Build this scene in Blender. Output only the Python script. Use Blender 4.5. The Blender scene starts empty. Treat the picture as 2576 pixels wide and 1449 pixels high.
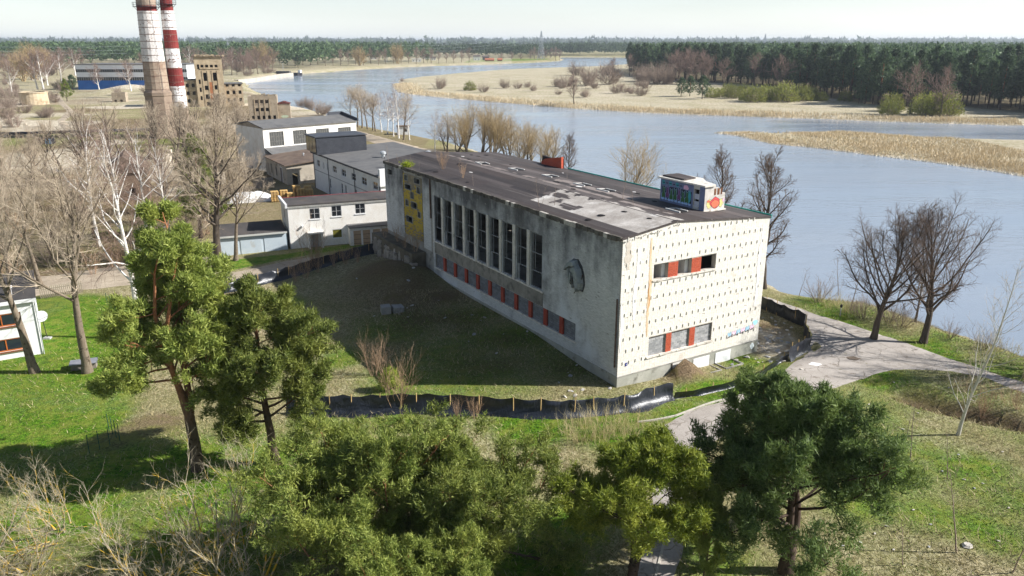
import bpy, math, random
import numpy as np
from mathutils import Vector, Matrix
SC = bpy.context.scene
COL = SC.collection
R_ = math.radians
# ---------------------------------------------------------------- camera
CAM_H = 25.0
PITCH = R_(17.55)
cam = bpy.data.cameras.new('Camera'); cam.sensor_width = 36.0; cam.lens = 36.0 * 1960 / 2576
cam.clip_start = 0.5; cam.clip_end = 40000
camo = bpy.data.objects.new('Camera', cam); COL.objects.link(camo)
camo.location = (0, 0, CAM_H); camo.rotation_euler = (math.pi / 2 - PITCH, 0, 0)
SC.camera = camo
# ---------------------------------------------------------------- sky and sun
SUN_EL = 33.5
SUN_AZ = 91.0          # degrees clockwise from +Y: the sun stands to the right of the view
w = bpy.data.worlds.new('World'); SC.world = w; w.use_nodes = True
nt = w.node_tree
sky = nt.nodes.new('ShaderNodeTexSky'); sky.sky_type = 'NISHITA'; sky.sun_disc = False
sky.sun_elevation = R_(SUN_EL); sky.sun_rotation = R_(SUN_AZ)
sky.air_density = 1.0; sky.dust_density = 0.8; sky.ozone_density = 2.0; sky.altitude = 0
bg = nt.nodes['Background']; bg.inputs[1].default_value = 0.056
# thin high veil of cloud that thickens towards the horizon all round
_tc = nt.nodes.new('ShaderNodeTexCoord'); _sp = nt.nodes.new('ShaderNodeSeparateXYZ'); nt.links.new(_tc.outputs['Generated'], _sp.inputs[0])
def _wm(op, a, b=None):
    n = nt.nodes.new('ShaderNodeMath'); n.operation = op
    for i, v in enumerate((a, b)):
        if v is None: continue
        if isinstance(v, bpy.types.NodeSocket): nt.links.new(v, n.inputs[i])
        else: n.inputs[i].default_value = v
    return n.outputs[0]
_cl = nt.nodes.new('ShaderNodeTexNoise'); _cl.inputs['Scale'].default_value = 3.0; _cl.inputs['Detail'].default_value = 6
_mp = nt.nodes.new('ShaderNodeMapping'); _mp.inputs['Scale'].default_value = (1, 1, 9); nt.links.new(_tc.outputs['Generated'], _mp.inputs[0]); nt.links.new(_mp.outputs[0], _cl.inputs['Vector'])
_az = _wm('ABSOLUTE', _sp.outputs['Z'])
_v = _wm('MULTIPLY', _wm('ADD', _wm('MULTIPLY', _wm('POWER', 2.718, _wm('MULTIPLY', _az, -10.0)), .82), _wm('MULTIPLY', _wm('POWER', 2.718, _wm('MULTIPLY', _az, -2.5)), .13)), _wm('ADD', .85, _wm('MULTIPLY', _cl.outputs['Fac'], .3)))
_vc = nt.nodes.new('ShaderNodeVectorMath'); _vc.operation = 'SCALE'; _vc.inputs[0].default_value = (7.7, 8.15, 8.6); nt.links.new(_v, _vc.inputs['Scale'])
_ad = nt.nodes.new('ShaderNodeVectorMath'); _ad.operation = 'ADD'; nt.links.new(sky.outputs[0], _ad.inputs[0]); nt.links.new(_vc.outputs[0], _ad.inputs[1])
nt.links.new(_ad.outputs[0], bg.inputs[0])
sun = bpy.data.lights.new('Sun', 'SUN'); sun.energy = 5.0; sun.angle = R_(0.5); sun.color = (1.0, 0.975, 0.935)
suno = bpy.data.objects.new('Sun', sun); COL.objects.link(suno)
sd = Vector((math.sin(R_(SUN_AZ)) * math.cos(R_(SUN_EL)), math.cos(R_(SUN_AZ)) * math.cos(R_(SUN_EL)), math.sin(R_(SUN_EL))))
suno.rotation_euler = sd.to_track_quat('Z', 'Y').to_euler(); suno.location = (60, 0, 80)
SC.view_settings.view_transform = 'Standard'; SC.view_settings.look = 'None'
SC.view_settings.exposure = 0.76; SC.view_settings.gamma = 1.0
SC.view_settings.use_curve_mapping = False
SC.cycles.max_bounces = 6; SC.cycles.diffuse_bounces = 3; SC.cycles.glossy_bounces = 3
SC.cycles.transmission_bounces = 4; SC.cycles.transparent_max_bounces = 6; SC.cycles.volume_bounces = 0
SC.cycles.use_denoising = True; SC.cycles.use_adaptive_sampling = True; SC.cycles.adaptive_threshold = 0.02
SC.cycles.caustics_reflective = False; SC.cycles.caustics_refractive = False

# ---------------------------------------------------------------- survey helpers (ground plan read off the photograph)
_F, _c, _s = 1960.0, math.cos(PITCH), math.sin(PITCH)
def _ray(x, y):
    dx = (x - 1288) / _F; dy = (y - 724.5) / _F
    return dx, _c - dy * _s, -_s - dy * _c
def px(x, y, z=0.0):
    """point of the plan at height z"""
    d = _ray(x, y); t = (z - CAM_H) / d[2]
    return Vector((d[0] * t, d[1] * t, z))
def pY(x, y, Y):
    d = _ray(x, y); t = Y / d[1]
    return Vector((d[0] * t, Y, CAM_H + d[2] * t))

# ---------------------------------------------------------------- object helpers
def link(o, parent=None):
    COL.objects.link(o)
    if parent is not None: o.parent = parent
    return o
def tag(o, label=None, cat=None, group=None, kind=None):
    if label: o['label'] = label
    if cat: o['category'] = cat
    if group: o['group'] = group
    if kind: o['kind'] = kind
    return o
def thing(name, label, cat, loc=(0, 0, 0), rz=0.0, scale=1.0, group=None):
    o = bpy.data.objects.new(name, None); COL.objects.link(o)
    o.location = loc; o.rotation_euler = (0, 0, rz); o.empty_display_size = 0.2
    o.scale = (scale,) * 3 if not isinstance(scale, (tuple, list)) else scale
    return tag(o, label, cat, group)
def np_mesh(name, V, Fq=None, Ft=None, mats=(), attr=None, matidx=None, smooth=False):
    """mesh from numpy arrays: V (n,3), quads Fq (m,4), tris Ft (k,3); attr {name: per-vertex floats}"""
    me = bpy.data.meshes.new(name)
    V = np.asarray(V, np.float32).reshape(-1, 3)
    nq = 0 if Fq is None else len(Fq); ntt = 0 if Ft is None else len(Ft)
    loops = []
    if nq: loops.append(np.asarray(Fq, np.int32).reshape(-1))
    if ntt: loops.append(np.asarray(Ft, np.int32).reshape(-1))
    li = np.concatenate(loops)
    tot = np.concatenate([np.full(nq, 4, np.int32), np.full(ntt, 3, np.int32)])
    st = np.concatenate([[0], np.cumsum(tot)[:-1]]).astype(np.int32)
    me.vertices.add(len(V)); me.vertices.foreach_set('co', V.reshape(-1))
    me.loops.add(len(li)); me.loops.foreach_set('vertex_index', li)
    me.polygons.add(nq + ntt); me.polygons.foreach_set('loop_start', st); me.polygons.foreach_set('loop_total', tot)
    if matidx is not None: me.polygons.foreach_set('material_index', np.asarray(matidx, np.int32))
    if smooth: me.polygons.foreach_set('use_smooth', np.ones(nq + ntt, bool))
    if not smooth: me.polygons.foreach_set('use_smooth', np.zeros(nq + ntt, bool))
    for m in mats: me.materials.append(m)
    if attr:
        for k, a in attr.items():
            a = np.asarray(a, np.float32)
            if a.ndim == 1:
                at = me.attributes.new(k, 'FLOAT', 'POINT'); at.data.foreach_set('value', a)
            else:
                at = me.attributes.new(k, 'FLOAT_COLOR', 'POINT')
                at.data.foreach_set('color', np.concatenate([a, np.ones((len(a), 4 - a.shape[1]), np.float32)], 1).reshape(-1) if a.shape[1] < 4 else a.reshape(-1))
    me.update(calc_edges=True)
    return me
class MB:
    """collects shapes into one mesh"""
    def __init__(s): s.v = []; s.f = []; s.m = []
    def poly(s, pts, m=0):
        i = len(s.v); s.v += [tuple(p) for p in pts]; s.f.append(tuple(range(i, i + len(pts)))); s.m.append(m); return s
    def box(s, x0, x1, y0, y1, z0, z1, m=0, taper=None):
        i = len(s.v)
        s.v += [(x0, y0, z0), (x1, y0, z0), (x1, y1, z0), (x0, y1, z0), (x0, y0, z1), (x1, y0, z1), (x1, y1, z1), (x0, y1, z1)]
        for q in ((0, 3, 2, 1), (4, 5, 6, 7), (0, 1, 5, 4), (1, 2, 6, 5), (2, 3, 7, 6), (3, 0, 4, 7)):
            s.f.append(tuple(i + k for k in q)); s.m.append(m)
        return s
    def prism(s, pts, d, m=0):
        """closed polygon pts extruded by vector d"""
        n = len(pts); i = len(s.v); d = Vector(d)
        s.v += [tuple(p) for p in pts] + [tuple(Vector(p) + d) for p in pts]
        s.f.append(tuple(i + k for k in range(n))); s.f.append(tuple(i + n + k for k in reversed(range(n)))); s.m += [m, m]
        for k in range(n):
            j = (k + 1) % n
            s.f.append((i + k, i + n + k, i + n + j, i + j)); s.m.append(m)
        return s
    def bar(s, a, b, r, k=4, r2=None, m=0):
        a = Vector(a); b = Vector(b); t = (b - a).normalized()
        n = t.orthogonal().normalized(); q = t.cross(n); i = len(s.v); r2 = r if r2 is None else r2
        for (p, rr) in ((a, r), (b, r2)):
            for j in range(k):
                an = 2 * math.pi * (j + .5) / k
                s.v.append(tuple(p + n * (rr * math.cos(an)) + q * (rr * math.sin(an))))
        for j in range(k):
            l = (j + 1) % k
            s.f.append((i + j, i + l, i + k + l, i + k + j)); s.m.append(m)
        s.f.append(tuple(i + j for j in reversed(range(k)))); s.f.append(tuple(i + k + j for j in range(k))); s.m += [m, m]
        return s
    def lathe(s, prof, k=16, c=(0, 0), m=0, cap=True):
        """prof list of (r, z)"""
        i = len(s.v)
        for r, z in prof:
            for j in range(k):
                a = 2 * math.pi * j / k
                s.v.append((c[0] + r * math.cos(a), c[1] + r * math.sin(a), z))
        for p in range(len(prof) - 1):
            for j in range(k):
                l = (j + 1) % k
                s.f.append((i + p * k + j, i + p * k + l, i + (p + 1) * k + l, i + (p + 1) * k + j)); s.m.append(m)
        if cap:
            s.f.append(tuple(i + j for j in reversed(range(k)))); e = i + (len(prof) - 1) * k
            s.f.append(tuple(e + j for j in range(k))); s.m += [m, m]
        return s
    def mesh(s, name, mat, smooth=False):
        me = bpy.data.meshes.new(name); me.from_pydata(s.v, [], s.f)
        for mm in (mat if isinstance(mat, (list, tuple)) else [mat]): me.materials.append(mm)
        if isinstance(mat, (list, tuple)): me.polygons.foreach_set('material_index', np.array(s.m, np.int32))
        if smooth: me.polygons.foreach_set('use_smooth', np.ones(len(s.f), bool))
        me.update(); return me
    def build(s, name, mat, parent=None, smooth=False, loc=None, rot=None):
        o = bpy.data.objects.new(name, s.mesh(name, mat, smooth)); link(o, parent)
        if loc is not None: o.location = loc
        if rot is not None: o.rotation_euler = rot
        return o
def box_obj(name, b, mat, parent=None, loc=None, rot=None):
    return MB().box(*b).build(name, mat, parent, loc=loc, rot=rot)
def inst(name, me, parent=None, loc=(0, 0, 0), rot=(0, 0, 0), scale=(1, 1, 1)):
    o = bpy.data.objects.new(name, me); link(o, parent)
    o.location = loc; o.rotation_euler = rot; o.scale = scale
    return o

# ---------------------------------------------------------------- materials
def srgb(*c):
    if len(c) == 1 and isinstance(c[0], str):
        h = c[0].lstrip('#'); c = [int(h[i:i + 2], 16) for i in (0, 2, 4)]
    return tuple(((x / 255) / 12.92 if x / 255 <= .04045 else (((x / 255) + .055) / 1.055) ** 2.4) for x in c)
class NT:
    def __init__(s, name):
        s.m = bpy.data.materials.new(name); s.m.use_nodes = True; s.t = s.m.node_tree; s.b = s.t.nodes['Principled BSDF']
        s.tc = s.t.nodes.new('ShaderNodeTexCoord')
    def n(s, ty, **k):
        nd = s.t.nodes.new(ty)
        for a, b in k.items(): setattr(nd, a, b)
        return nd
    def l(s, a, b): s.t.links.new(a, b)
    def noise(s, scale, detail=4, rough=.55, vec=None, coord='Object', stretch=None, dist=0.0):
        nd = s.n('ShaderNodeTexNoise'); nd.inputs['Scale'].default_value = scale; nd.inputs['Detail'].default_value = detail
        nd.inputs['Roughness'].default_value = rough; nd.inputs['Distortion'].default_value = dist
        v = s.tc.outputs[coord] if vec is None else vec
        if stretch:
            mp = s.n('ShaderNodeMapping'); mp.inputs['Scale'].default_value = stretch; s.l(v, mp.inputs['Vector']); v = mp.outputs[0]
        s.l(v, nd.inputs['Vector']); return nd.outputs['Fac']
    def ramp(s, fac, lo, hi):
        nd = s.n('ShaderNodeMapRange'); nd.inputs['From Min'].default_value = lo; nd.inputs['From Max'].default_value = hi
        nd.clamp = True; s.l(fac, nd.inputs['Value']); return nd.outputs[0]
    def mix(s, fac, a, b, mode='MIX'):
        nd = s.n('ShaderNodeMix'); nd.data_type = 'RGBA'; nd.blend_type = mode
        for v, i in ((fac, 0), (a, 6), (b, 7)):
            if isinstance(v, bpy.types.NodeSocket): s.l(v, nd.inputs[i])
            elif i == 0: nd.inputs[0].default_value = v
            else: nd.inputs[i].default_value = (*v, 1)
        return nd.outputs[2]
    def math(s, op, a, b=None):
        nd = s.n('ShaderNodeMath'); nd.operation = op
        for v, i in ((a, 0), (b, 1)):
            if v is None: continue
            if isinstance(v, bpy.types.NodeSocket): s.l(v, nd.inputs[i])
            else: nd.inputs[i].default_value = v
        return nd.outputs[0]
    def attr(s, name, out='Fac'):
        nd = s.n('ShaderNodeAttribute'); nd.attribute_name = name; return nd.outputs[out]
    def bump(s, h, strength, dist=.05):
        nd = s.n('ShaderNodeBump'); nd.inputs['Strength'].default_value = strength; nd.inputs['Distance'].default_value = dist
        s.l(h, nd.inputs['Height']); s.l(nd.outputs[0], s.b.inputs['Normal'])
    def done(s, col=None, rough=.85, spec=.25):
        if isinstance(col, bpy.types.NodeSocket): s.l(col, s.b.inputs['Base Color'])
        elif col is not None: s.b.inputs['Base Color'].default_value = (*col, 1)
        s.b.inputs['Roughness'].default_value = rough; s.b.inputs['Specular IOR Level'].default_value = spec
        return s.m
def M(name, c1, c2=None, scale=2.0, lo=.35, hi=.65, rough=.85, c3=None, s3=.5, t3=(.55, .7), st3=None, fine=.12, fs=30, bump=0.0, bs=12, spec=.25, metal=0.0, st=None, coord='Object'):
    """weathered surface: c1..c2 by noise, patches of c3, fine grain, bump"""
    if name in bpy.data.materials: return bpy.data.materials[name]
    n = NT(name); col = c1
    if c2 is not None: col = n.mix(n.ramp(n.noise(scale, 5, .6, stretch=st, coord=coord), lo, hi), c1, c2)
    if c3 is not None: col = n.mix(n.ramp(n.noise(s3, 6, .65, stretch=st3, coord=coord), *t3), col, c3)
    if fine:
        g = n.ramp(n.noise(fs, 3, .6, coord=coord), .25, .75)
        lo_, hi_ = 1 - fine, 1 + fine
        mr = n.n('ShaderNodeMapRange'); mr.inputs['To Min'].default_value = lo_; mr.inputs['To Max'].default_value = hi_; n.l(g, mr.inputs['Value'])
        vm = n.n('ShaderNodeVectorMath'); vm.operation = 'SCALE'
        if isinstance(col, bpy.types.NodeSocket): n.l(col, vm.inputs[0])
        else: vm.inputs[0].default_value = col
        n.l(mr.outputs[0], vm.inputs['Scale']); col = vm.outputs[0]
    if bump: n.bump(n.noise(bs, 5, .6, coord=coord), bump)
    n.b.inputs['Metallic'].default_value = metal
    return n.done(col, rough, spec)
# ================================================================ terrain and river
WZ = -2.2
def P2(lst, z=WZ): return [(p.x, p.y) for p in (px(a, b, z) for a, b in lst)]
near_shore = P2([(2576, 897), (2480, 870), (2420, 842), (2370, 828), (2300, 802), (2200, 772), (2100, 764), (2030, 755), (1975, 735), (1925, 708)])
left_bank = P2([(1069, 352), (985, 335), (902, 315), (824, 288), (719, 265), (660, 240), (632, 222), (618, 208), (655, 200), (700, 191), (735, 188), (790, 184), (870, 178), (940, 173), (1000, 170), (1100, 166), (1200, 163), (1288, 160), (1360, 157), (1410, 154), (1420, 149)])
river = [(95, 22)] + [(52, 42)] + near_shore + [(24, 112), (14, 150), (3, 178), (-10, 205)] + left_bank + [(75, 1330), (92, 1455), (184, 1455), (600, 1480), (3000, 1500), (3000, 180), (400, 22)]
pen_low = P2([(988, 213), (1000, 232), (1034, 238), (1090, 244), (1157, 250), (1288, 261), (1370, 268), (1443, 274), (1530, 279), (1613, 284), (1770, 290), (1932, 296), (2060, 300), (2182, 305), (2380, 311), (2576, 316)])
pen_top = P2([(1560, 163), (1513, 167), (1400, 171), (1288, 175), (1200, 181), (1130, 187), (1060, 194), (1010, 200)])
penin = pen_low + [(700, 262), (2900, 260), (2900, 1010), (400, 1020)] + pen_top
bar = P2([(1795, 335), (1850, 342), (1932, 363), (2060, 375), (2182, 390), (2300, 403), (2395, 415), (2490, 429), (2576, 445), (2800, 480)]) + P2([(2800, 362), (2576, 350), (2400, 347), (2307, 345), (2200, 336), (2107, 332), (2000, 334), (1932, 333), (1860, 332)])
def sdist(x, y, poly):
    """signed distance, positive inside"""
    p = np.array(poly); q = np.roll(p, -1, 0)
    x = np.asarray(x, float); y = np.asarray(y, float)
    d2 = np.full(x.shape, 1e18); ins = np.zeros(x.shape, bool)
    for (ax, ay), (bx, by) in zip(p, q):
        ex, ey = bx - ax, by - ay
        t = np.clip(((x - ax) * ex + (y - ay) * ey) / (ex * ex + ey * ey + 1e-9), 0, 1)
        d2 = np.minimum(d2, (x - ax - t * ex) ** 2 + (y - ay - t * ey) ** 2)
        if ay != by: ins ^= ((ay > y) != (by > y)) & (x < ax + (y - ay) * ex / (by - ay))
    d = np.sqrt(d2); return np.where(ins, d, -d)
def vnoise(x, y, f, seed=0):
    """smooth value noise"""
    x = np.asarray(x, float) * f + seed * 17.3; y = np.asarray(y, float) * f - seed * 9.1
    xi = np.floor(x); yi = np.floor(y); u = x - xi; v = y - yi; u = u * u * (3 - 2 * u); v = v * v * (3 - 2 * v)
    h = lambda a, b: np.modf(np.abs(np.sin(a * 127.1 + b * 311.7 + seed * 74.7) * 43758.5453))[0]
    return (h(xi, yi) * (1 - u) + h(xi + 1, yi) * u) * (1 - v) + (h(xi, yi + 1) * (1 - u) + h(xi + 1, yi + 1) * u) * v
def sstep(a): a = np.clip(a, 0, 1); return a * a * (3 - 2 * a)
C0 = px(1551, 975); BA = R_(31.2)
BU = (-math.sin(BA), math.cos(BA)); BV = (math.cos(BA), math.sin(BA))
def bl(x, y): dx = x - C0.x; dy = y - C0.y; return dx * BV[0] + dy * BV[1], dx * BU[0] + dy * BU[1]
def bw(lx, ly, z=0.0): return Vector((C0.x + lx * BV[0] + ly * BU[0], C0.y + lx * BV[1] + ly * BU[1], z))
def land(x, y):
    dr = -sdist(x, y, river); dp = sdist(x, y, penin); ds = sdist(x, y, bar)
    return dr, dp, ds
def hgt(x, y, full=False):
    x = np.asarray(x, float); y = np.asarray(y, float)
    dr, dp, ds = land(x, y)
    wob = (vnoise(x, y, .12, 3) - .5) * 1.6 + (vnoise(x, y, .035, 5) - .5) * 3.0 * (y > 140)
    dr = dr + wob; dp = dp + wob * 1.5; ds = ds + wob
    far = sstep((y - 600) / 600)
    hA = WZ + (0.0 - WZ) * sstep(dr / (7.0 + 10 * far))
    hP = WZ + 1.0 * sstep(dp / 8.0) + 1.0 * sstep((dp - 60) / 120)
    hS = WZ + 0.55 * sstep(ds / 8.0)
    dm = np.maximum(np.maximum(dr, dp), ds)
    h = np.where(dr > 0, hA, np.where(dp > 0, hP, np.where(ds > 0, hS, WZ + np.maximum(-2.5, dm * .35))))
    on = dr > 6
    lx, ly = bl(x, y)
    # the ground rises along the shaded wall and forms a bank at its far end
    g = 0.62 * sstep((ly - 3) / 10) * np.exp(-(np.maximum(-lx, 0) / 5.0) ** 2) * (ly < 48) * (lx < 1)
    g += 1.5 * np.exp(-((lx + 3.5) / 4.0) ** 2 - ((ly - 34) / 5.5) ** 2)
    g += 1.55 * np.exp(-((lx - 6.3) / 1.0) ** 2 - ((ly + .8) / 1.0) ** 2)          # spoil heap at the sunlit wall
    g += -0.28 * np.exp(-((ly + 1.0) / 3.0) ** 2) * sstep((lx + 1) / 6) * (lx < 20)
    # ditch on the right, gentle swell of the meadow near the camera
    dd = px(2440, 1030); ax, ay = x - dd.x, y - dd.y
    tt = ax * .80 - ay * .6; nn = ax * .6 + ay * .80
    g += -1.7 * np.exp(-(nn / 1.0) ** 2 - (tt / 4.5) ** 4)
    g += 0.18 * (vnoise(x, y, .25, 1) - .5) * (y < 60) + 0.25 * (vnoise(x, y, .07, 2) - .5) * (y < 130)
    # rubble heaps on the factory ground
    for (a, b, hh, r) in ((330, 228, 3.2, 13), (420, 232, 3.0, 9), (270, 236, 2.2, 8)):
        q = px(a, b); g = g + hh * np.exp(-((x - q.x) ** 2 + (y - q.y) ** 2) / r ** 2)
    g += 1.2 * np.maximum(vnoise(x, y, .08, 8) - .55, 0) * (x < -50) * (y > 120) * (y < 330)
    h = h + g * on
    h = h + (dr > 0) * 6.0 * sstep((y - 1700) / 3000) + (dr > 0) * 7.0 * sstep((y - 4500) / 3500)
    return (h, dr, dp, ds) if full else h
def H1(x, y): return float(hgt(np.array([x]), np.array([y]))[0])
def gp(x, y, z=0.0):
    """ground point under a photograph position"""
    p = px(x, y, z)
    for _ in range(3):
        p = px(x, y, H1(p.x, p.y))
    return p
def axis(segs):
    out = []
    for a, b, s0, s1 in segs:
        v = a
        while v < b - 1e-6:
            out.append(v); v += s0 + (s1 - s0) * (v - a) / (b - a)
    out.append(segs[-1][1]); return np.array(out)
xs_r = axis([(0, 62, .8, .8), (62, 260, 2.0, 3.0), (260, 900, 4, 40), (900, 9000, 60, 900)])
xs_l = -axis([(0, 62, .8, .8), (62, 260, 2.0, 3.0), (260, 900, 4, 40), (900, 9000, 60, 900)])[::-1]
gx = np.unique(np.concatenate([xs_l, xs_r]))
gy = axis([(8, 104, .8, .8), (104, 420, 1.6, 4.5), (420, 1500, 5, 16), (1500, 16000, 30, 1200)])
GX, GY = np.meshgrid(gx, gy)
fx, fy = GX.ravel(), GY.ravel()
h, dr, dp, ds = hgt(fx, fy, True)
# ---- land cover masks: g lush grass, d bare earth, p pale rubble/sand, f forest floor, dark soil and painted yard shade
def blobs(lst, x, y):
    m = np.zeros(x.shape)
    for (a, b, r, k) in lst:
        q = px(a, b); m = np.maximum(m, k * np.exp(-(((x - q.x) ** 2 + (y - q.y) ** 2) / r ** 2) ** 1.5))
    return m
lawn = [(p.x, p.y) for p in (px(a, b) for a, b in [(-250, 760), (110, 745), (225, 740), (335, 752), (352, 860), (340, 1040), (290, 1095), (150, 1125), (-20, 1140), (-260, 1100)])]
strip = [(p.x, p.y) for p in (px(a, b) for a, b in [(560, 683), (700, 655), (850, 630), (985, 605), (985, 600), (720, 640), (560, 655)])]
def cover(x, y, dr, dp, ds):
    n1 = vnoise(x, y, .35, 11); n2 = vnoise(x, y, .12, 12); n3 = vnoise(x, y, .9, 13)
    g = sstep((sdist(x, y, lawn) + 1.0 + (n1 - .5) * 1.5) / 2.0) * (0.45 + .75 * n2)
    g = np.maximum(g, sstep((sdist(x, y, strip) + .4) / .8) * 1.0)
    g = np.maximum(g, blobs([(1330, 1075, 3.2, .95), (1560, 1075, 3.6, .9), (1800, 985, 3.2, 1.0), (1960, 930, 2.4, 1.0), (1880, 905, 2.0, .9), (1700, 1035, 2.6, 1.0),
                             (690, 760, 3.0, .8), (860, 900, 2.6, .9), (700, 1130, 2.6, 1.1), (620, 1110, 2.4, 1.0), (770, 1100, 1.6, .7), (560, 1260, 3.0, .8), (330, 1330, 4.0, .5),
                             (2130, 800, 5.0, .75), (2200, 835, 3.0, .7), (2040, 770, 3.5, .7), (2380, 870, 4.5, .7), (2520, 930, 5, .7), (2250, 960, 3.2, .75), (2330, 985, 3.0, .7), (2480, 985, 3.5, .6),
                             (2180, 1060, 3.0, .8), (2300, 1120, 3.2, .75), (2250, 1180, 3, .8), (2440, 1190, 3.5, .75), (2540, 1250, 3, .7), (1780, 1400, 3, .8), (2500, 1330, 2.5, .6), (1330, 1420, 3.5, .9), (1420, 1330, 3, .7),
                             (250, 1200, 5, .85), (400, 1250, 5, .85), (150, 1300, 4, .8), (500, 1150, 3, .9), (650, 1200, 3.2, 1.05), (600, 1330, 3, .8), (450, 1350, 3.5, .7), (820, 1065, 3, .6), (1000, 1070, 3, .55), (1150, 1070, 2.5, .6), (900, 1150, 4, .7), (760, 960, 2.5, .5), (2150, 1250, 3, .6), (2350, 1300, 3, .5), (2060, 1050, 2.5, .7), (1500, 1030, 2, .7), (1150, 890, 6, .8), (1300, 870, 5, .8), (1050, 960, 5, .8), (1420, 920, 4, .7), (1000, 830, 5, .7), (1180, 800, 4, .7), (1250, 960, 4, .8), (240, 640, 7, .35), (330, 590, 8, .35), (420, 360, 18, .45), (150, 350, 16, .5), (300, 345, 20, .4), (800, 205, 40, .0)], x, y) * (0.45 + .8 * n1))
    g = np.maximum(g, ((y > 900) & (dr > 20) & (x > -60) & (x < 260) & (y < 1250)) * .55)
    g = np.maximum(g, (dp > 6) * (.02 + .40 * np.maximum(n2 - .5, 0) * 2) * sstep((vnoise(x, y, .012, 22) - .3) * 3))
    g = np.maximum(g, ((y < 62) & (dr > 0)) * (.10 + .5 * np.maximum(n2 - .45, 0) * 2))
    d = blobs([(1060, 690, 3, .8), (960, 700, 3.5, .8), (1000, 760, 3, .6), (1120, 760, 3, .6), (560, 755, 2.5, .6), (1560, 960, 1.5, .6), (560, 780, 2, .5), (300, 1105, 2.5, .9), (390, 1075, 2.0, .9), (450, 1060, 1.5, .5), (60, 1420, 4, .6), (200, 1390, 3, .5), (1940, 880, 3.2, .9), (1900, 830, 3.5, .8), (1000, 380, 12, .5), (1080, 395, 10, .5)], x, y)
    d = np.maximum(d, (dr > 0) * (x < -45) * (y > 62) * (y < 420) * sstep((vnoise(x, y, .05, 31) - .35) * 3) * .75)
    d = np.maximum(d, (dr > 0) * (x < -22) * (y > 100) * (y < 260) * .45)
    lxh, lyh = bl(x, y); heap = np.exp(-((lxh - 6.3) / 1.5) ** 2 - ((lyh + .9) / 1.4) ** 2); g = g * (1 - np.clip(heap * 1.6, 0, 1)); d = np.maximum(d, np.clip(heap * 1.5, 0, .95))
    dq = px(2440, 1030); ax_, ay_ = x - dq.x, y - dq.y; dit = np.exp(-((ax_ * .6 + ay_ * .8) / 1.3) ** 2 - ((ax_ * .8 - ay_ * .6) / 4.8) ** 4); g = g * (1 - np.clip(dit * 1.4, 0, 1)); d = np.maximum(d, np.clip(dit * 1.3, 0, 1))
    p = (dr > 0) * (x < -55) * (y > 130) * (y < 360) * sstep((vnoise(x, y, .06, 41) - .52) * 5) * .9
    p = np.maximum(p, blobs([(330, 228, 14, .9), (420, 232, 9, .8), (210, 410, 14, .8), (130, 395, 14, .6), (100, 290, 12, .6), (60, 320, 12, .5), (760, 285, 14, .5), (820, 296, 10, .5), (1940, 870, 2.5, .6), (1950, 845, 2, .6)], x, y))
    edge = np.where(dp > -2, dp, np.where(ds > -2, ds, -9))
    p = np.maximum(p, (dp > 2) * (.30 + .25 * n2)); p = np.maximum(p, (ds > 2) * .4); p = np.maximum(p, ((y > 330) & (dr > 3) & (x < 0)) * (.16 + .25 * n2))
    p = np.maximum(p, ((edge > -1.5) & (edge < 3.0)) * .9 * (.3 + n3))
    p = np.maximum(p, ((dr > -1) & (dr < 5)) * .55 * n3)
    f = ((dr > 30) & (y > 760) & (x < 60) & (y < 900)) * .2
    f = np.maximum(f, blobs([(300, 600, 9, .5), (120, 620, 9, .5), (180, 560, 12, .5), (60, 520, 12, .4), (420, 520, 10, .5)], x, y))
    f = np.maximum(f, dit * .9); f = np.maximum(f, blobs([(1100, 800, 7, .8), (1250, 900, 6, .75), (980, 730, 6, .9), (1420, 930, 4, .7), (1060, 690, 5, .9), (1000, 880, 4, .6)], x, y) * (.5 + .9 * n1))  # dark soil blobs paint deeper shade into the yard beside the hall
    return np.stack([np.clip(v, 0, 1) for v in (g, d, p, f)], 1)
forest_poly = P2([(1575, 172), (1585, 190), (1640, 193), (1790, 208), (1900, 215), (2040, 236), (2150, 252), (2300, 268), (2420, 262), (2560, 276), (2700, 290)], -0.2) + [(2600, 300), (2600, 1000), (300, 1000)]
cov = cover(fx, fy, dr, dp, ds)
ff = sstep((sdist(fx, fy, forest_poly) + 4) / 8)
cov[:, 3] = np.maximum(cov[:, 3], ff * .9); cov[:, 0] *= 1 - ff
nyy, nxx = GX.shape
idx = np.arange(nyy * nxx).reshape(nyy, nxx)
quads = np.stack([idx[:-1, :-1], idx[:-1, 1:], idx[1:, 1:], idx[1:, :-1]], -1).reshape(-1, 4)
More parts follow.
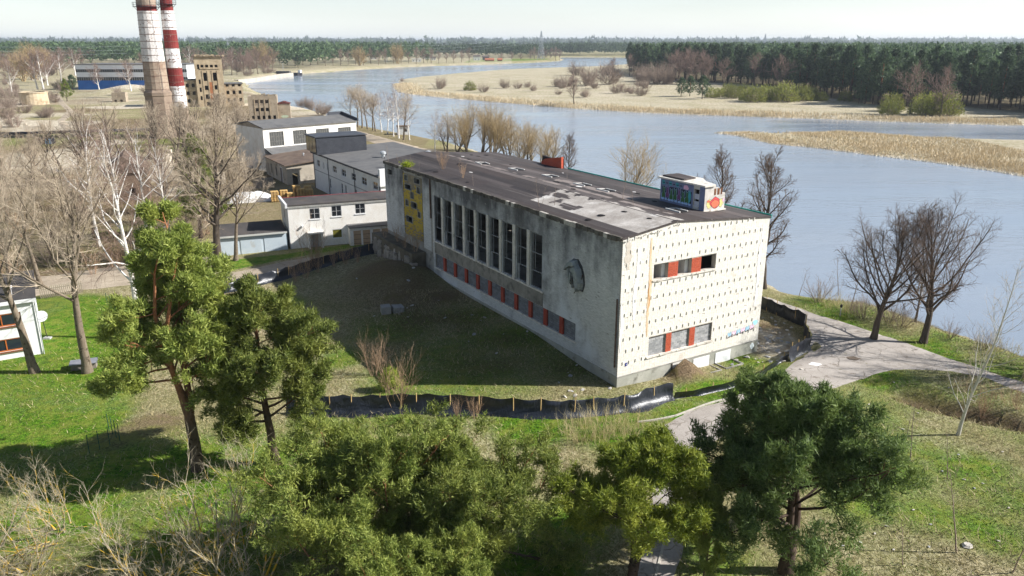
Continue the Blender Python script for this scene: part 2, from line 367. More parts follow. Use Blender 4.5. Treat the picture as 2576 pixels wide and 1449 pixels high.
def ground_mat():
    n = NT('ground_cover')
    a = n.n('ShaderNodeAttribute'); a.attribute_name = 'cover'
    sp = n.n('ShaderNodeSeparateColor'); n.l(a.outputs['Color'], sp.inputs[0])
    big = n.noise(.12, 5, .6); mid = n.noise(.9, 5, .65); fine = n.noise(6.0, 5, .7); hair = n.noise(1.9, 9, .78, stretch=(1.6, .9, 1), dist=2.2)
    clod = n.noise(2.3, 6, .75, dist=.6); dry = n.mix(n.ramp(hair, .44, .57), srgb(120, 108, 76), srgb(204, 192, 156))
    dry = n.mix(n.math('MULTIPLY', n.ramp(clod, .48, .60), .75), dry, srgb(104, 96, 62)); dry = n.mix(n.ramp(big, .40, .62), dry, n.mix(n.ramp(fine, .42, .58), srgb(108, 108, 64), srgb(158, 152, 108)))
    grn = n.mix(n.ramp(fine, .40, .60), srgb(50, 88, 16), srgb(106, 146, 38)); grn = n.mix(n.math('MULTIPLY', n.ramp(clod, .50, .62), .6), grn, srgb(58, 78, 22))
    grn = n.mix(n.ramp(mid, .42, .66), grn, srgb(130, 138, 60))
    ear = n.mix(n.ramp(fine, .35, .65), srgb(96, 80, 62), srgb(150, 130, 104))
    ear = n.mix(n.ramp(mid, .45, .65), ear, srgb(120, 112, 72))
    pal = n.mix(n.ramp(mid, .35, .65), srgb(164, 150, 124), srgb(222, 211, 192))
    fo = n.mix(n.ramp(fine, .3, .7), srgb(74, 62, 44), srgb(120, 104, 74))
    jit = n.math('MULTIPLY', n.math('SUBTRACT', mid, .5), 1.1)
    def k(ch): return n.ramp(n.math('ADD', sp.outputs[ch], n.math('MULTIPLY', jit, n.math('MULTIPLY', sp.outputs[ch], n.math('SUBTRACT', 1.4, sp.outputs[ch])))), .09, .66)
    col = n.mix(k(1), dry, ear); col = n.mix(k(0), col, grn)
    col = n.mix(k(2), col, pal)
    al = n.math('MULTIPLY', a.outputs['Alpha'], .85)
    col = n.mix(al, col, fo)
    n.bump(n.math('ADD', fine, n.math('ADD', hair, clod)), .8, .16)
    return n.done(col, .95, .1)
GMAT = ground_mat()
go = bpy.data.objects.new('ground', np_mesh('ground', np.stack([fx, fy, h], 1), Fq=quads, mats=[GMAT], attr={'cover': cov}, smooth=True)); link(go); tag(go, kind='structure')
# ---- river water
def water_mat():
    n = NT('river_water')
    w1 = n.noise(.55, 4, .6, stretch=(.55, 1.6, 1), dist=.4); w2 = n.noise(.035, 3, .5, stretch=(.4, 1.5, 1)); w3 = n.noise(2.2, 3, .6, stretch=(.6, 1.5, 1))
    hh = n.math('ADD', n.math('MULTIPLY', w1, 1.0), n.math('MULTIPLY', w3, .28))
    hh = n.math('MULTIPLY', hh, n.math('ADD', .2, n.math('MULTIPLY', n.ramp(w2, .35, .65), 1.3)))
    n.bump(hh, .34, .32)
    n.b.inputs['IOR'].default_value = 1.33
    rr_ = n.n('ShaderNodeMapRange'); rr_.inputs['To Min'].default_value = .06; rr_.inputs['To Max'].default_value = .22; n.l(n.ramp(n.noise(.012, 4, .6, stretch=(.35, 1.4, 1)), .35, .65), rr_.inputs['Value'])
    m_ = n.done(n.mix(n.ramp(w2, .3, .7), srgb(136, 147, 160), srgb(152, 162, 174)), .12, .5); n.l(rr_.outputs[0], n.b.inputs['Roughness']); return m_
wo = MB().poly([(-700, 20, WZ), (3200, 20, WZ), (3200, 1700, WZ), (-700, 1700, WZ)]).build('river_water', water_mat()); tag(wo, kind='structure')
# ---- paths draped on the ground
def drape(name, poly, mat, dz=.035, step=1.0):
    P = np.array(poly); x0, y0 = P.min(0) - step; x1, y1 = P.max(0) + step
    X, Y = np.meshgrid(np.arange(x0, x1, step), np.arange(y0, y1, step))
    d = sdist(X.ravel(), Y.ravel(), poly).reshape(X.shape) + (vnoise(X, Y, .6, 4) - .5) * .5
    ny, nx = X.shape; V = np.stack([X.ravel(), Y.ravel()], 1).copy()
    # pull the outermost ring of vertices onto the outline
    dd = d.ravel(); gyy, gxx = np.gradient(d, step); gl = np.hypot(gxx, gyy).ravel() + 1e-6
    near = (dd < 0) & (dd > -1.6 * step)
    V[near, 0] += (gxx.ravel() / gl * -dd)[near]; V[near, 1] += (gyy.ravel() / gl * -dd)[near]
    ok = dd > -1.6 * step
    I = np.arange(ny * nx).reshape(ny, nx); q = np.stack([I[:-1, :-1], I[:-1, 1:], I[1:, 1:], I[1:, :-1]], -1).reshape(-1, 4)
    q = q[ok[q].all(1) & (dd[q].max(1) > 0)]
    used = np.unique(q); rem = np.zeros(ny * nx, int); rem[used] = np.arange(len(used))
    V = V[used]; z = hgt(V[:, 0], V[:, 1]) + dz
    z = np.where(dd[used] < 0, z - dz * .9, z)
    o = bpy.data.objects.new(name, np_mesh(name, np.column_stack([V, z]), Fq=rem[q], mats=[mat], smooth=True)); link(o); return tag(o, kind='structure')
def Gp(lst): return [(p.x, p.y) for p in (gp(a, b) for a, b in lst)]
def asphalt():
    n = NT('worn_asphalt'); a = n.noise(.35, 5, .65); b = n.noise(.9, 5, .7); f = n.noise(10, 4, .7)
    col = n.mix(n.ramp(a, .3, .7), srgb(146, 138, 130), srgb(178, 170, 162)); col = n.mix(n.ramp(b, .56, .66), col, srgb(124, 114, 104))
    vo = n.n('ShaderNodeTexVoronoi'); vo.feature = 'DISTANCE_TO_EDGE'; vo.inputs['Scale'].default_value = .55
    wv = n.n('ShaderNodeVectorMath'); wv.operation = 'ADD'; n.l(n.tc.outputs['Object'], wv.inputs[0]); nn_ = n.n('ShaderNodeTexNoise'); nn_.inputs['Scale'].default_value = 1.2; n.l(n.tc.outputs['Object'], nn_.inputs['Vector']); n.l(nn_.outputs['Color'], wv.inputs[1]); n.l(wv.outputs[0], vo.inputs['Vector'])
    crack = n.math('MULTIPLY', n.math('SUBTRACT', 1.0, n.ramp(vo.outputs['Distance'], .0, .035)), n.ramp(a, .42, .6)); col = n.mix(crack, col, srgb(92, 84, 74))
    col = n.mix(n.math('MULTIPLY', n.ramp(f, .45, .8), .45), col, srgb(198, 190, 180)); col = n.mix(n.ramp(n.noise(.6, 6, .75), .62, .7), col, srgb(120, 116, 78))
    n.bump(f, .3, .03); return n.done(col, .9, .2)
ASPH = asphalt()
DIRT = M('packed_dirt_road', srgb(150, 136, 118), srgb(182, 168, 148), .4, .3, .7, .95, c3=srgb(126, 114, 96), s3=.7, t3=(.55, .68), fine=.16, fs=7, bump=.3, bs=10)
drape('river_path', Gp([(1880, 742), (1932, 748), (2044, 789), (2157, 822), (2282, 864), (2382, 899), (2480, 932), (2620, 978), (2900, 1060), (2900, 1100), (2576, 990), (2482, 951), (2407, 937), (2332, 928), (2257, 928), (2182, 947), (2107, 970), (2044, 995), (1900, 1042), (1800, 1105), (1752, 1160), (1735, 1230), (1718, 1330), (1692, 1470), (1590, 1470), (1622, 1330), (1642, 1200), (1636, 1110), (1652, 1075), (1700, 1050), (1788, 1016), (1848, 1001), (1932, 977), (1992, 916), (2040, 882), (2036, 820), (1990, 790), (1900, 750)]), ASPH)
drape('street', Gp([(-120, 712), (0, 706), (150, 690), (330, 664), (470, 640), (495, 612), (540, 608), (548, 640), (560, 690), (700, 661), (850, 637), (975, 606), (975, 622), (850, 650), (745, 686), (650, 707), (548, 722), (440, 722), (330, 716), (100, 742), (0, 765), (-120, 775)]), DIRT)
drape('factory_track', Gp([(136, 240), (150, 262), (168, 279), (143, 304), (160, 326), (192, 344), (222, 344), (186, 326), (162, 305), (188, 280), (166, 262), (150, 240)]), DIRT, step=2.0, dz=.08)
drape('riverside_drive', Gp([(690, 280), (735, 294), (905, 330), (960, 345), (1060, 372), (1140, 384), (1080, 400), (1000, 382), (930, 356), (840, 330), (690, 292)]), DIRT, step=1.5, dz=.06)
# ================================================================ the derelict hall
rng = np.random.default_rng(7); random.seed(7)
BL, BW = 44.3, 15.15
RIDGE = 5.0
def roof_z(x): return 11.65 + .70 * (x / RIDGE) if x < RIDGE else 12.35 - .80 * (x - RIDGE) / (BW - RIDGE)
HALL = thing('derelict_hall', 'long derelict pale brick hall with tall empty windows and dark felt roof', 'building', C0, BA)
MORT = M('grey_mortar', srgb(186, 178, 166), srgb(168, 160, 150), .8, fine=.1)
def brick_mat(name, lo, hi, stain=None, ts=(.5, .66), s3=.35, st3=None, extra=None):
    n = NT(name); t = n.attr('tint'); col = n.mix(t, lo, hi)
    if stain is not None: col = n.mix(n.ramp(n.noise(s3, 6, .65, stretch=st3), *ts), col, stain)
    if extra is not None:
        c, sc_, t0, t1, st_ = extra; col = n.mix(n.ramp(n.noise(sc_, 4, .6, stretch=st_), t0, t1), col, c)
    return n.done(col, .8, .25)
BR_S = brick_mat('cream_brick', srgb(218, 212, 201), srgb(233, 228, 219), srgb(204, 193, 176), (.60, .74), .5)
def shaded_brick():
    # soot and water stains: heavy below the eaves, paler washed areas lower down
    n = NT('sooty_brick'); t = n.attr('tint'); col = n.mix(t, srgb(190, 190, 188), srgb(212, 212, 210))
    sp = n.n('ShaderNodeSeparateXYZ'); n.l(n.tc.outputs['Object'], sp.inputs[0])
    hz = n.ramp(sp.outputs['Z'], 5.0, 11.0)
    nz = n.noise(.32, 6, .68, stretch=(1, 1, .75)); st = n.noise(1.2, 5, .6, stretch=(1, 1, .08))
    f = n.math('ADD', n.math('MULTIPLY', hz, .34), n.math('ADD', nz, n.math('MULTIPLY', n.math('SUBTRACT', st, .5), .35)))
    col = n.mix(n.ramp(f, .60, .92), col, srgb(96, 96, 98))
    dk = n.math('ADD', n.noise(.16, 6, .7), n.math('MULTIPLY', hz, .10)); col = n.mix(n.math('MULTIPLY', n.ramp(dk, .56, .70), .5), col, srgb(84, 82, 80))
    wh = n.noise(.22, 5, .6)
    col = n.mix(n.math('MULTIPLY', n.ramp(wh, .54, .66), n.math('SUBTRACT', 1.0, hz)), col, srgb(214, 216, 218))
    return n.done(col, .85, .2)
BR_L = shaded_brick()
RED = brick_mat('red_brick', srgb(168, 74, 50), srgb(194, 96, 68))
PLINTH = M('grey_plinth_render', srgb(150, 150, 140), srgb(178, 176, 166), .7, c3=srgb(118, 116, 106), s3=.9, t3=(.58, .72), fine=.08, bump=.2)
CONC = M('raw_concrete', srgb(142, 140, 134), srgb(168, 164, 156), .9, c3=srgb(96, 94, 90), s3=.6, t3=(.55, .7), fine=.1, bump=.25)
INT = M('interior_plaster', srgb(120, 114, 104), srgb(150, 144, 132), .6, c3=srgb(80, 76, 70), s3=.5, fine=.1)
DARKW = M('weathered_frame_paint', srgb(112, 114, 116), srgb(146, 148, 148), 2, c3=srgb(88, 84, 80), s3=3, fine=.1)
SILL = M('chipped_sill', srgb(206, 198, 186), srgb(226, 220, 210), 2, c3=srgb(150, 140, 128), s3=2.5, fine=.1, bump=.3)
BITU = None
def cells(a0, a1, b0, b1, holes):
    """split a rectangle round rectangular holes (a0,a1,b0,b1)"""
    A = sorted({a0, a1, *[h[0] for h in holes], *[h[1] for h in holes]}); out = []
    A = [a for a in A if a0 <= a <= a1]
    for i in range(len(A) - 1):
        m = (A[i] + A[i + 1]) / 2; hs = sorted([(h[2], h[3]) for h in holes if h[0] < m < h[1]]); z = b0
        for (c, d) in hs:
            if c > z: out.append((A[i], A[i + 1], z, c))
            z = max(z, d)
        if z < b1: out.append((A[i], A[i + 1], z, b1))
    return out
S_HOLES = [(3.05, 9.4, 8.0, 9.2), (2.95, 9.6, 1.88, 3.43)]
TH = .42
# ---- short sunlit wall
wb = MB()
for a, b, c, d in cells(0, BW, -1.2, 11.5, S_HOLES): wb.box(a, b, .02, TH, c, d)
wb.prism([(0, .02, 11.5), (BW, .02, 11.5), (BW, .02, roof_z(BW) - .02), (RIDGE, .02, roof_z(RIDGE) - .02), (0, .02, roof_z(0) - .02)], (0, TH - .02, 0))
WS = wb.build('gable_wall', MORT, HALL)
# ---- long shaded wall
bays = [(31.1 - 2.369 * k - 1.72, 31.1 - 2.369 * k) for k in range(9)]
L_HOLES = [(a, b, 4.85, 9.7) for a, b in bays] + [(5.45, 31.1, 1.9, 3.4)]
small_win = [(37.66, 38.47, 10.27, 10.85), (34.39, 35.8, 10.3, 10.85), (36.76, 38.38, 9.31, 9.85), (34.39, 35.16, 9.29, 9.95), (36.21, 36.91, 8.45, 9.12), (37.65, 38.36, 7.4, 8.05), (35.37, 36.82, 7.42, 8.07), (34.43, 35.11, 6.59, 7.22), (36.66, 38.29, 5.6, 6.25)]
L_HOLES += small_win + [(42.17, 43.47, 10.2, 10.8)]
wb = MB()
for a, b, c, d in cells(TH, BL, -1.2, 11.6, L_HOLES): wb.box(.02, .22, a, b, c, d)
WL = wb.build('side_wall', CONC, HALL)
# ---- far gable, river wall with openings
wb = MB(); wb.prism([(TH, BL - TH, -1.2), (BW - TH, BL - TH, -1.2), (BW - TH, BL - TH, 11.4), (RIDGE, BL - TH, 12.1), (TH, BL - TH, 11.4)], (0, TH - .02, 0)); wb.build('far_gable_wall', CONC, HALL)
rear = [(y, y + 1.6, 5.6, 9.0) for y in (12, 17, 22, 27)] + [(31.2, 32.6, 4.9, 7.4)]
wb = MB()
for a, b, c, d in cells(TH, BL, -1.2, 11.3, rear): wb.box(BW - TH, BW, a, b, c, d)
wb.build('river_wall', CONC, HALL)
wb = MB(); wb.box(TH + .01, BW - TH - .01, TH + .01, BL - TH - .01, 4.3, 4.6); wb.box(TH + .01, BW - TH - .01, TH + .01, BL - TH - .01, .7, .95)
wb.box(3.4, 3.6, 9.9, 31.5, .96, 4.29); wb.box(3.2, 3.4, 31.4, 44, 4.61, 11.5); wb.box(TH + .02, BW - TH - .02, 9.5, 9.75, 4.61, 11.4); wb.box(9.6, 9.8, 10.0, 31.3, 4.61, 11.6)
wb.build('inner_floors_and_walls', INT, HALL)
# ---- brick facing as real bricks
def brick_field(axis_, a0, a1, b0, b1, holes, top=None, pitch=(.262, .0775), size=(.254, .0705), bond=.0, proud=.007, skip=None):
    """boxes (5 faces) on the plane; axis_ 'x': wall along x facing -y; 'y': wall along y facing -x"""
    na = int((a1 - a0) / pitch[0]); nb = int((b1 - b0) / pitch[1])
    A, B = np.meshgrid(a0 + pitch[0] * np.arange(na + 1), b0 + pitch[1] * np.arange(nb + 1))
    A = A + ((np.arange(nb + 1) % 2) * bond * pitch[0])[:, None]
    A = A.ravel(); B = B.ravel()
    lo, hi = A + .006, np.minimum(A + size[0] + .006, a1); zl, zh = B + .005, B + size[1] + .005
    keep = (hi - lo > .04) & (zh <= b1)
    if top is not None: keep &= zh < np.array([min(top(x), top(y)) for x, y in zip(lo, hi)]) - .03
    for (p, q, r, t) in holes:
        ov = (lo < q) & (hi > p) & (zl < t) & (zh > r)
        cl = ov & (lo < p) & (p - lo > .04); hi = np.where(cl, p, hi)
        cr = ov & ~cl & (hi > q) & (hi - q > .04); lo = np.where(cr, q, lo)
        keep &= ~((lo < q - .001) & (hi > p + .001) & (zl < t) & (zh > r))
    if skip is not None: keep &= ~skip(lo, hi, zl, zh)
    keep &= rng.random(len(lo)) > .004
    return lo[keep], hi[keep], zl[keep], zh[keep], proud
def brick_mesh(name, axis_, f, mat):
    lo, hi, zl, zh, pr = f; n = len(lo)
    d = pr + rng.normal(0, .0025, n); o = np.full(n, .021)
    C = [(lo, -d, zl), (hi, -d, zl), (hi, -d, zh), (lo, -d, zh), (lo, o, zl), (hi, o, zl), (hi, o, zh), (lo, o, zh)]
    V = np.stack([np.stack(c if axis_ == 'x' else (c[1], c[0], c[2]), 1) for c in C], 1).reshape(-1, 3)
    Q = np.array([(0, 1, 2, 3), (0, 4, 5, 1), (1, 5, 6, 2), (2, 6, 7, 3), (3, 7, 4, 0)])
    if axis_ == 'y': Q = Q[:, ::-1]
    Fq = (np.arange(n)[:, None, None] * 8 + Q[None]).reshape(-1, 4)
    return np_mesh(name, V, Fq=Fq, mats=[mat], attr={'tint': np.repeat(np.clip(rng.normal(.5, .28, n), 0, 1), 8)})
fs = brick_field('x', 0.0, BW, .86, 12.4, S_HOLES, top=roof_z, skip=lambda lo, hi, zl, zh: (lo < .05) & (zl > 1e9))
single = (fs[0] < 2.6) & (fs[2] > 1.2) & (fs[2] < 3.6); ids = np.flatnonzero(single)[:300]
m_ = np.ones(len(fs[0]), bool); m_[ids] = False
o = bpy.data.objects.new('brick_courses', brick_mesh('brick_courses', 'x', tuple(v[m_] for v in fs[:4]) + (fs[4],), BR_S)); link(o, WS); tag(o, kind='stuff')
bt = [np_mesh('brick', [(0, -.007, 0), (.25, -.007, 0), (.25, -.007, .0705), (0, -.007, .0705), (0, .02, 0), (.25, .02, 0), (.25, .02, .0705), (0, .02, .0705)],
              Fq=[(0, 1, 2, 3), (0, 4, 5, 1), (1, 5, 6, 2), (2, 6, 7, 3), (3, 7, 4, 0)], mats=[BR_S], attr={'tint': np.full(8, t)}) for t in (.15, .4, .6, .9)]
for i in ids:
    inst('brick', bt[int(rng.integers(4))], WS, (fs[0][i], rng.normal(0, .002), fs[2][i]), scale=((fs[1][i] - fs[0][i]) / .25, 1, 1))
pb = MB().box(0, .065, -.062, .019, 0, .25).mesh('projecting_brick', SILL)
pb2 = np_mesh('projecting_brick', [v for v in MB().box(0, .065, -.062, .019, 0, .25).v], Fq=MB().box(0, 1, 0, 1, 0, 1).f, mats=[BR_S], attr={'tint': np.full(8, .5)})
for r in range(11):
    z = 11.4 - .965 * r
    if z < 1.2: break
    for k in range(26):
        x = (.44 if r % 2 == 0 else .12) + .627 * k + (.30 if (.44 + .627 * k) > 2.55 else 0)
        if r % 2 == 0 and k == 0: pass
        if x > BW - .35 or x < .25 or z + .27 > roof_z(x): continue
        if any(p - .15 < x < q + .1 and c - .3 < z < d + .2 for p, q, c, d in S_HOLES): continue
        if rng.random() < .015: continue
        inst('projecting_brick', pb2, WS, (x, 0, z + rng.normal(0, .006)))
# expansion joint with rust wash, white paint streaks
RUST = M('rust_wash', srgb(206, 170, 128), srgb(226, 206, 178), 3, st=(1, 1, .2), fine=.1, fs=12)
RUSTD = M('rust_streak', srgb(178, 128, 78), srgb(204, 160, 112), 3, st=(1, 1, .2), fine=.1, fs=12)
WPAINT = M('white_lime_smear', srgb(236, 236, 234), srgb(224, 222, 218), 3, fine=.06)
def wall_patch(name, pts, mat, parent, off, face='x'):
    if face == 'x': P = [(a, -off, b) for a, b in pts]
    else: P = [(-off, a, b) for a, b in reversed(pts)]
    return MB().poly(P).build(name, mat, parent)
def ragged(cx, z0, z1, w, seed, n=22, lean=0.0):
    r = random.Random(seed); L = []; Rr = []
    for i in range(n + 1):
        t = i / n; z = z0 + (z1 - z0) * t; c = cx + lean * t + .06 * math.sin(t * 9 + seed)
        ww = w * (.35 + .65 * math.sin(math.pi * min(max(t, .04), .96))) * r.uniform(.6, 1.1)
        L.append((c - ww / 2, z)); Rr.append((c + ww / 2, z))
    return L + Rr[::-1]
wall_patch('rust_stain', ragged(2.72, 3.6, 11.3, .34, 3, 30), RUST, WS, .0215)
wall_patch('rust_stain', ragged(2.70, 5.6, 8.1, .13, 5, 20), RUSTD, WS, .0235)
wall_patch('lime_smear', ragged(1.25, 5.2, 10.8, .42, 8, 40, .35), WPAINT, WS, .022)
wall_patch('lime_smear', ragged(.18, 2.8, 6.8, .3, 9, 30), WPAINT, WS, .022)
wall_patch('lime_smear', ragged(14.35, 4.0, 11.0, .4, 12, 40, .1), WPAINT, WS, .022)
wall_patch('rust_stain', ragged(.55, 9.2, 11.4, .7, 15, 20), M('grey_wash', srgb(190, 180, 166), srgb(206, 198, 186), 3), WS, .0222)
# ragged brick teeth under the torn roof edge
tm = M('torn_verge', srgb(190, 170, 140), srgb(216, 204, 186), 2, c3=srgb(120, 96, 70), s3=2)
for i in range(34):
    x = rng.uniform(.1, 5.4); zz = roof_z(x)
    inst('loose_brick', pb2, WS, (x, -.02, zz - .30 - rng.random() * .12), (rng.normal(0, .2), rng.normal(0, .5), rng.normal(0, .3)), (1.3, .8, .3))
# ---- plinth
wb = MB(); wb.box(-.03, BW + .02, -.045, .0, -1.2, .85); wb.build('plinth', PLINTH, HALL)
wb = MB(); wb.box(-.045, -.0, 0.001, 33.4, -1.2, .85); wb.build('plinth', PLINTH, HALL)
box_obj('plinth_ledge', (-.06, BW + .04, -.07, -.046, .79, .86), CONC, HALL)
WB_ = M('white_board', srgb(238, 239, 240), srgb(228, 229, 230), 1.5, fine=.03, rough=.5)
for a, b in ((7.75, 9.5), (10.2, 11.92)):
    box_obj('white_cellar_board', (a, b, -.085, -.047, -.75, .66), WB_, HALL)
for a, b in ((4.1, 4.16),): box_obj('cellar_frame', (5.42, 5.5, -.1, -.046, -.4, .8), M('dark_timber', srgb(70, 58, 48), srgb(96, 82, 68), 3), HALL)
box_obj('pale_panel', (5.5, 7.2, -.075, -.047, -.4, .78), M('chalky_panel', srgb(206, 202, 196), srgb(222, 220, 216), 2, c3=srgb(150, 144, 140), s3=3), HALL)
lw = MB()
for a, b in ((8.05, 9.6), (10.3, 12.1)):
    lw.box(a - .02, b, -1.35, -1.22, -.7, -.22); lw.box(a - .12, a - .021, -1.35, -.09, -.7, -.2); lw.box(b + .001, b + .1, -1.35, -.09, -.7, -.2)
lw.build('light_well', CONC, HALL)
# ---- window band, sunlit wall: upper (open) and lower (blocked)
def pier(x0, x1, z0, z1, y0=-.012, y1=.36):
    o = MB().box(x0, x1, .03, y1, z0, z1).build('red_brick_pier', MORT, HALL)
    f = brick_field('x', x0, x1, z0, z1, [], pitch=(.125, .0775), size=(.115, .0675), proud=-.012)
    q = brick_mesh('pier_bricks', 'x', f, RED); p = bpy.data.objects.new('pier_bricks', q); link(p, o); tag(p, kind='stuff')
    return o
for a, b in ((4.5, 5.48), (6.88, 7.87)): pier(a, b, 8.0, 9.2)
for a, b in ((4.72, 5.28), (7.17, 7.75)): pier(a, b, 1.88, 3.43)
def sill(parent, a0, a1, z, face='x', d=.1, h=.11, mat=SILL, seed=0):
    r = random.Random(seed); m = MB(); n = max(2, int((a1 - a0) / .42)); st = (a1 - a0) / n
    for i in range(n):
        e = r.uniform(-.03, .03); g = r.uniform(0, .03)
        b = (a0 + i * st, a0 + (i + 1) * st - .012, -d + e, .1, z - h, z + g)
        m.box(*b) if face == 'x' else m.box(b[2], b[3], b[0], b[1], b[4], b[5])
    return m.build('window_sill', mat, parent)
sill(HALL, 2.95, 9.5, 8.0, seed=2); sill(HALL, 2.75, 9.7, 1.88, seed=3)
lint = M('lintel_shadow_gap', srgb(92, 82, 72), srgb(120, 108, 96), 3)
box_obj('window_lintel', (3.06, 9.39, .1, .4, 9.12, 9.19), CONC, HALL)
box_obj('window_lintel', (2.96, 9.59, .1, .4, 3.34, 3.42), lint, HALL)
# white reveals and inner partition with painted tag behind the open windows
for x in (4.15, 6.5, ): box_obj('plaster_partition', (x, x + .33, .37, 1.9, 4.61, 11.2), M('white_plaster', srgb(206, 204, 200), srgb(226, 224, 220), 1), HALL)
ip = box_obj('inner_partition', (3.0, 8.4, 1.9, 2.05, 4.61, 11.0), M('grey_painted_plaster', srgb(150, 154, 162), srgb(170, 174, 182), 1), HALL)
INK = M('black_spray_paint', srgb(28, 28, 34), srgb(40, 40, 46), 4, fine=.05)
def text_obj(s, size, mat, parent, loc, rot, bold=0.0, extr=.003, sx=1.0):
    c = bpy.data.curves.new('painted_word', 'FONT'); c.body = s; c.size = size; c.offset = bold; c.extrude = extr
    c.materials.append(mat); tmp = bpy.data.objects.new('painted_word', c); COL.objects.link(tmp); bpy.context.view_layer.update(); me = bpy.data.meshes.new_from_object(tmp); bpy.data.objects.remove(tmp); o = bpy.data.objects.new('painted_word', me); link(o, parent); o.location = loc; o.rotation_euler = rot; o.scale = (sx, 1, 1); return o
text_obj('SODE', .85, INK, HALL, (5.32, 1.893, 8.12), (math.pi / 2, 0, 0), .03)
text_obj('SODE', .85, M('pale_blue_spray', srgb(150, 176, 200)), HALL, (5.32, 1.887, 8.12), (math.pi / 2, 0, 0), .0)
# concrete blocks
BLK = [M('concrete_block_%s' % n, srgb(*c), srgb(*d), 1.5, fine=.1, fs=16, bump=.2) for n, c, d in (('grey', (152, 152, 152), (168, 168, 168)), ('pale', (166, 166, 166), (182, 181, 180)), ('dark', (136, 137, 138), (154, 154, 154)))]
BLKD = [M('shaded_grey_block_%s' % n, srgb(*c), srgb(*d), 1.5, fine=.1, fs=16) for n, c, d in (('a', (112, 114, 118), (126, 128, 132)), ('b', (122, 124, 128), (136, 138, 142)), ('c', (102, 104, 108), (118, 120, 124)))]  # darker block copies with the long wall's shade put into their colour
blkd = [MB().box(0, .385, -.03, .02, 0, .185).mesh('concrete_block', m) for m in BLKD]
blk = [MB().box(0, .385, -.03, .02, 0, .185).mesh('concrete_block', m) for m in BLK]
def blockwork(parent, a0, a1, z0, z1, face, depth):
    bk = MB(); bk.box(a0, a1, depth + .015, depth + .14, z0, z1) if face == 'x' else bk.box(depth + .015, depth + .14, a0, a1, z0, z1)
    W = bk.build('block_infill', M('block_mortar', srgb(116, 114, 110), srgb(134, 132, 128), 2), parent)
    r = 0; z = z0 + .01
    while z < z1 - .05:
        hh = min(.185, z1 - z - .005); a = a0 + .008 - (.2 if r % 2 else 0)
        while a < a1 - .05:
            lo = max(a, a0 + .006); hi = min(a + .385, a1 - .006)
            if hi - lo > .06:
                e = random.uniform(-.008, .006)
                if face == 'x': inst('concrete_block', random.choice(blk), W, (lo, depth + e, z), scale=((hi - lo) / .385, 1, hh / .185))
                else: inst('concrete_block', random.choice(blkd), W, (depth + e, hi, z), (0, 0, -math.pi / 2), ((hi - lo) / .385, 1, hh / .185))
            a += .398
        z += .2; r += 1
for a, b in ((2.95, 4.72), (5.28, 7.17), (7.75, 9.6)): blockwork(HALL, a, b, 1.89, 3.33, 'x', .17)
# ---- long wall: brick facing, pilasters, blocked strip
fl = brick_field('y', .0, 31.6, .86, 11.55, L_HOLES, bond=.5)
o = bpy.data.objects.new('brick_courses', brick_mesh('brick_courses', 'y', fl, BR_L)); link(o, WL); tag(o, kind='stuff')
fl2 = brick_field('y', 31.95, 33.9, 3.4, 11.5, L_HOLES, bond=.5)
o = bpy.data.objects.new('brick_courses', brick_mesh('brick_courses', 'y', fl2, BR_L)); link(o, WL); tag(o, kind='stuff')
fl3 = brick_field('y', 38.95, BL, 3.4, 11.5, L_HOLES, bond=.5)
o = bpy.data.objects.new('brick_courses', brick_mesh('brick_courses', 'y', fl3, BR_L)); link(o, WL); tag(o, kind='stuff')
RENDER = M('grey_band_render', srgb(128, 124, 116), srgb(156, 150, 140), .8, c3=srgb(86, 82, 76), s3=.7, t3=(.5, .68), fine=.1)
box_obj('rendered_band', (-.035, -.019, 10.2, 31.2, 3.46, 4.78), RENDER, HALL)
for k, (a, b) in enumerate(bays):
    if k < 8:
        pl = MB().box(-.11, -.019, bays[k + 1][1] + .1, a - .1, 4.70, 9.75).build('pilaster', SILL if 0 else M('pale_pilaster_brick', srgb(190, 184, 172), srgb(212, 206, 196), .8, c3=srgb(120, 116, 108), s3=1.2, fine=.14, fs=14), HALL)
    fr = MB(); y0, y1 = a, b; x0, x1 = .06, .12
    zs = [4.85, 6.25, 6.35, 7.75, 7.85, 9.7]
    fr.box(x0, x1, y0 + .001, y0 + .06, 4.86, 9.69); fr.box(x0, x1, y1 - .06, y1 - .001, 4.86, 9.69)
    for z in (4.87, 6.3, 7.9, 9.58): fr.box(x0 + .004, x1 - .004, y0 + .061, y1 - .061, z, z + .08)
    ym = y0 + 1.15
    fr.box(x0 + .002, x1 - .002, ym, ym + .05, 6.39, 9.57)
    if k not in (0, 4): fr.box(x0 + .02, x1 - .02, ym + .3, ym + .34, 6.39, 9.57)
    if k in (1, 3, 5, 7): fr.box(x0 + .005, x1 + .03, ym + .2, y1 - .065, 4.96, 6.29)
    w_ = fr.build('window_frame', DARKW, HALL)
sill(HALL, 10.1, 31.2, 4.85, 'y', .14, .14, seed=11); sill(HALL, 5.3, 31.2, 1.9, 'y', .10, .1, seed=12)
cs = [29.02 - 2.391 * k for k in range(10)]
prev = 31.1
for c in cs:
    o = MB().box(.0, .36, c - .24, c + .24, 1.905, 3.395).build('red_brick_pier', M('dull_red_pier', srgb(150, 62, 46), srgb(174, 80, 60), 1.2, fine=.16, fs=12), HALL)
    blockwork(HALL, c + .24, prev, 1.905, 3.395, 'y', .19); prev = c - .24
blockwork(HALL, 5.45, prev, 1.905, 3.395, 'y', .19)
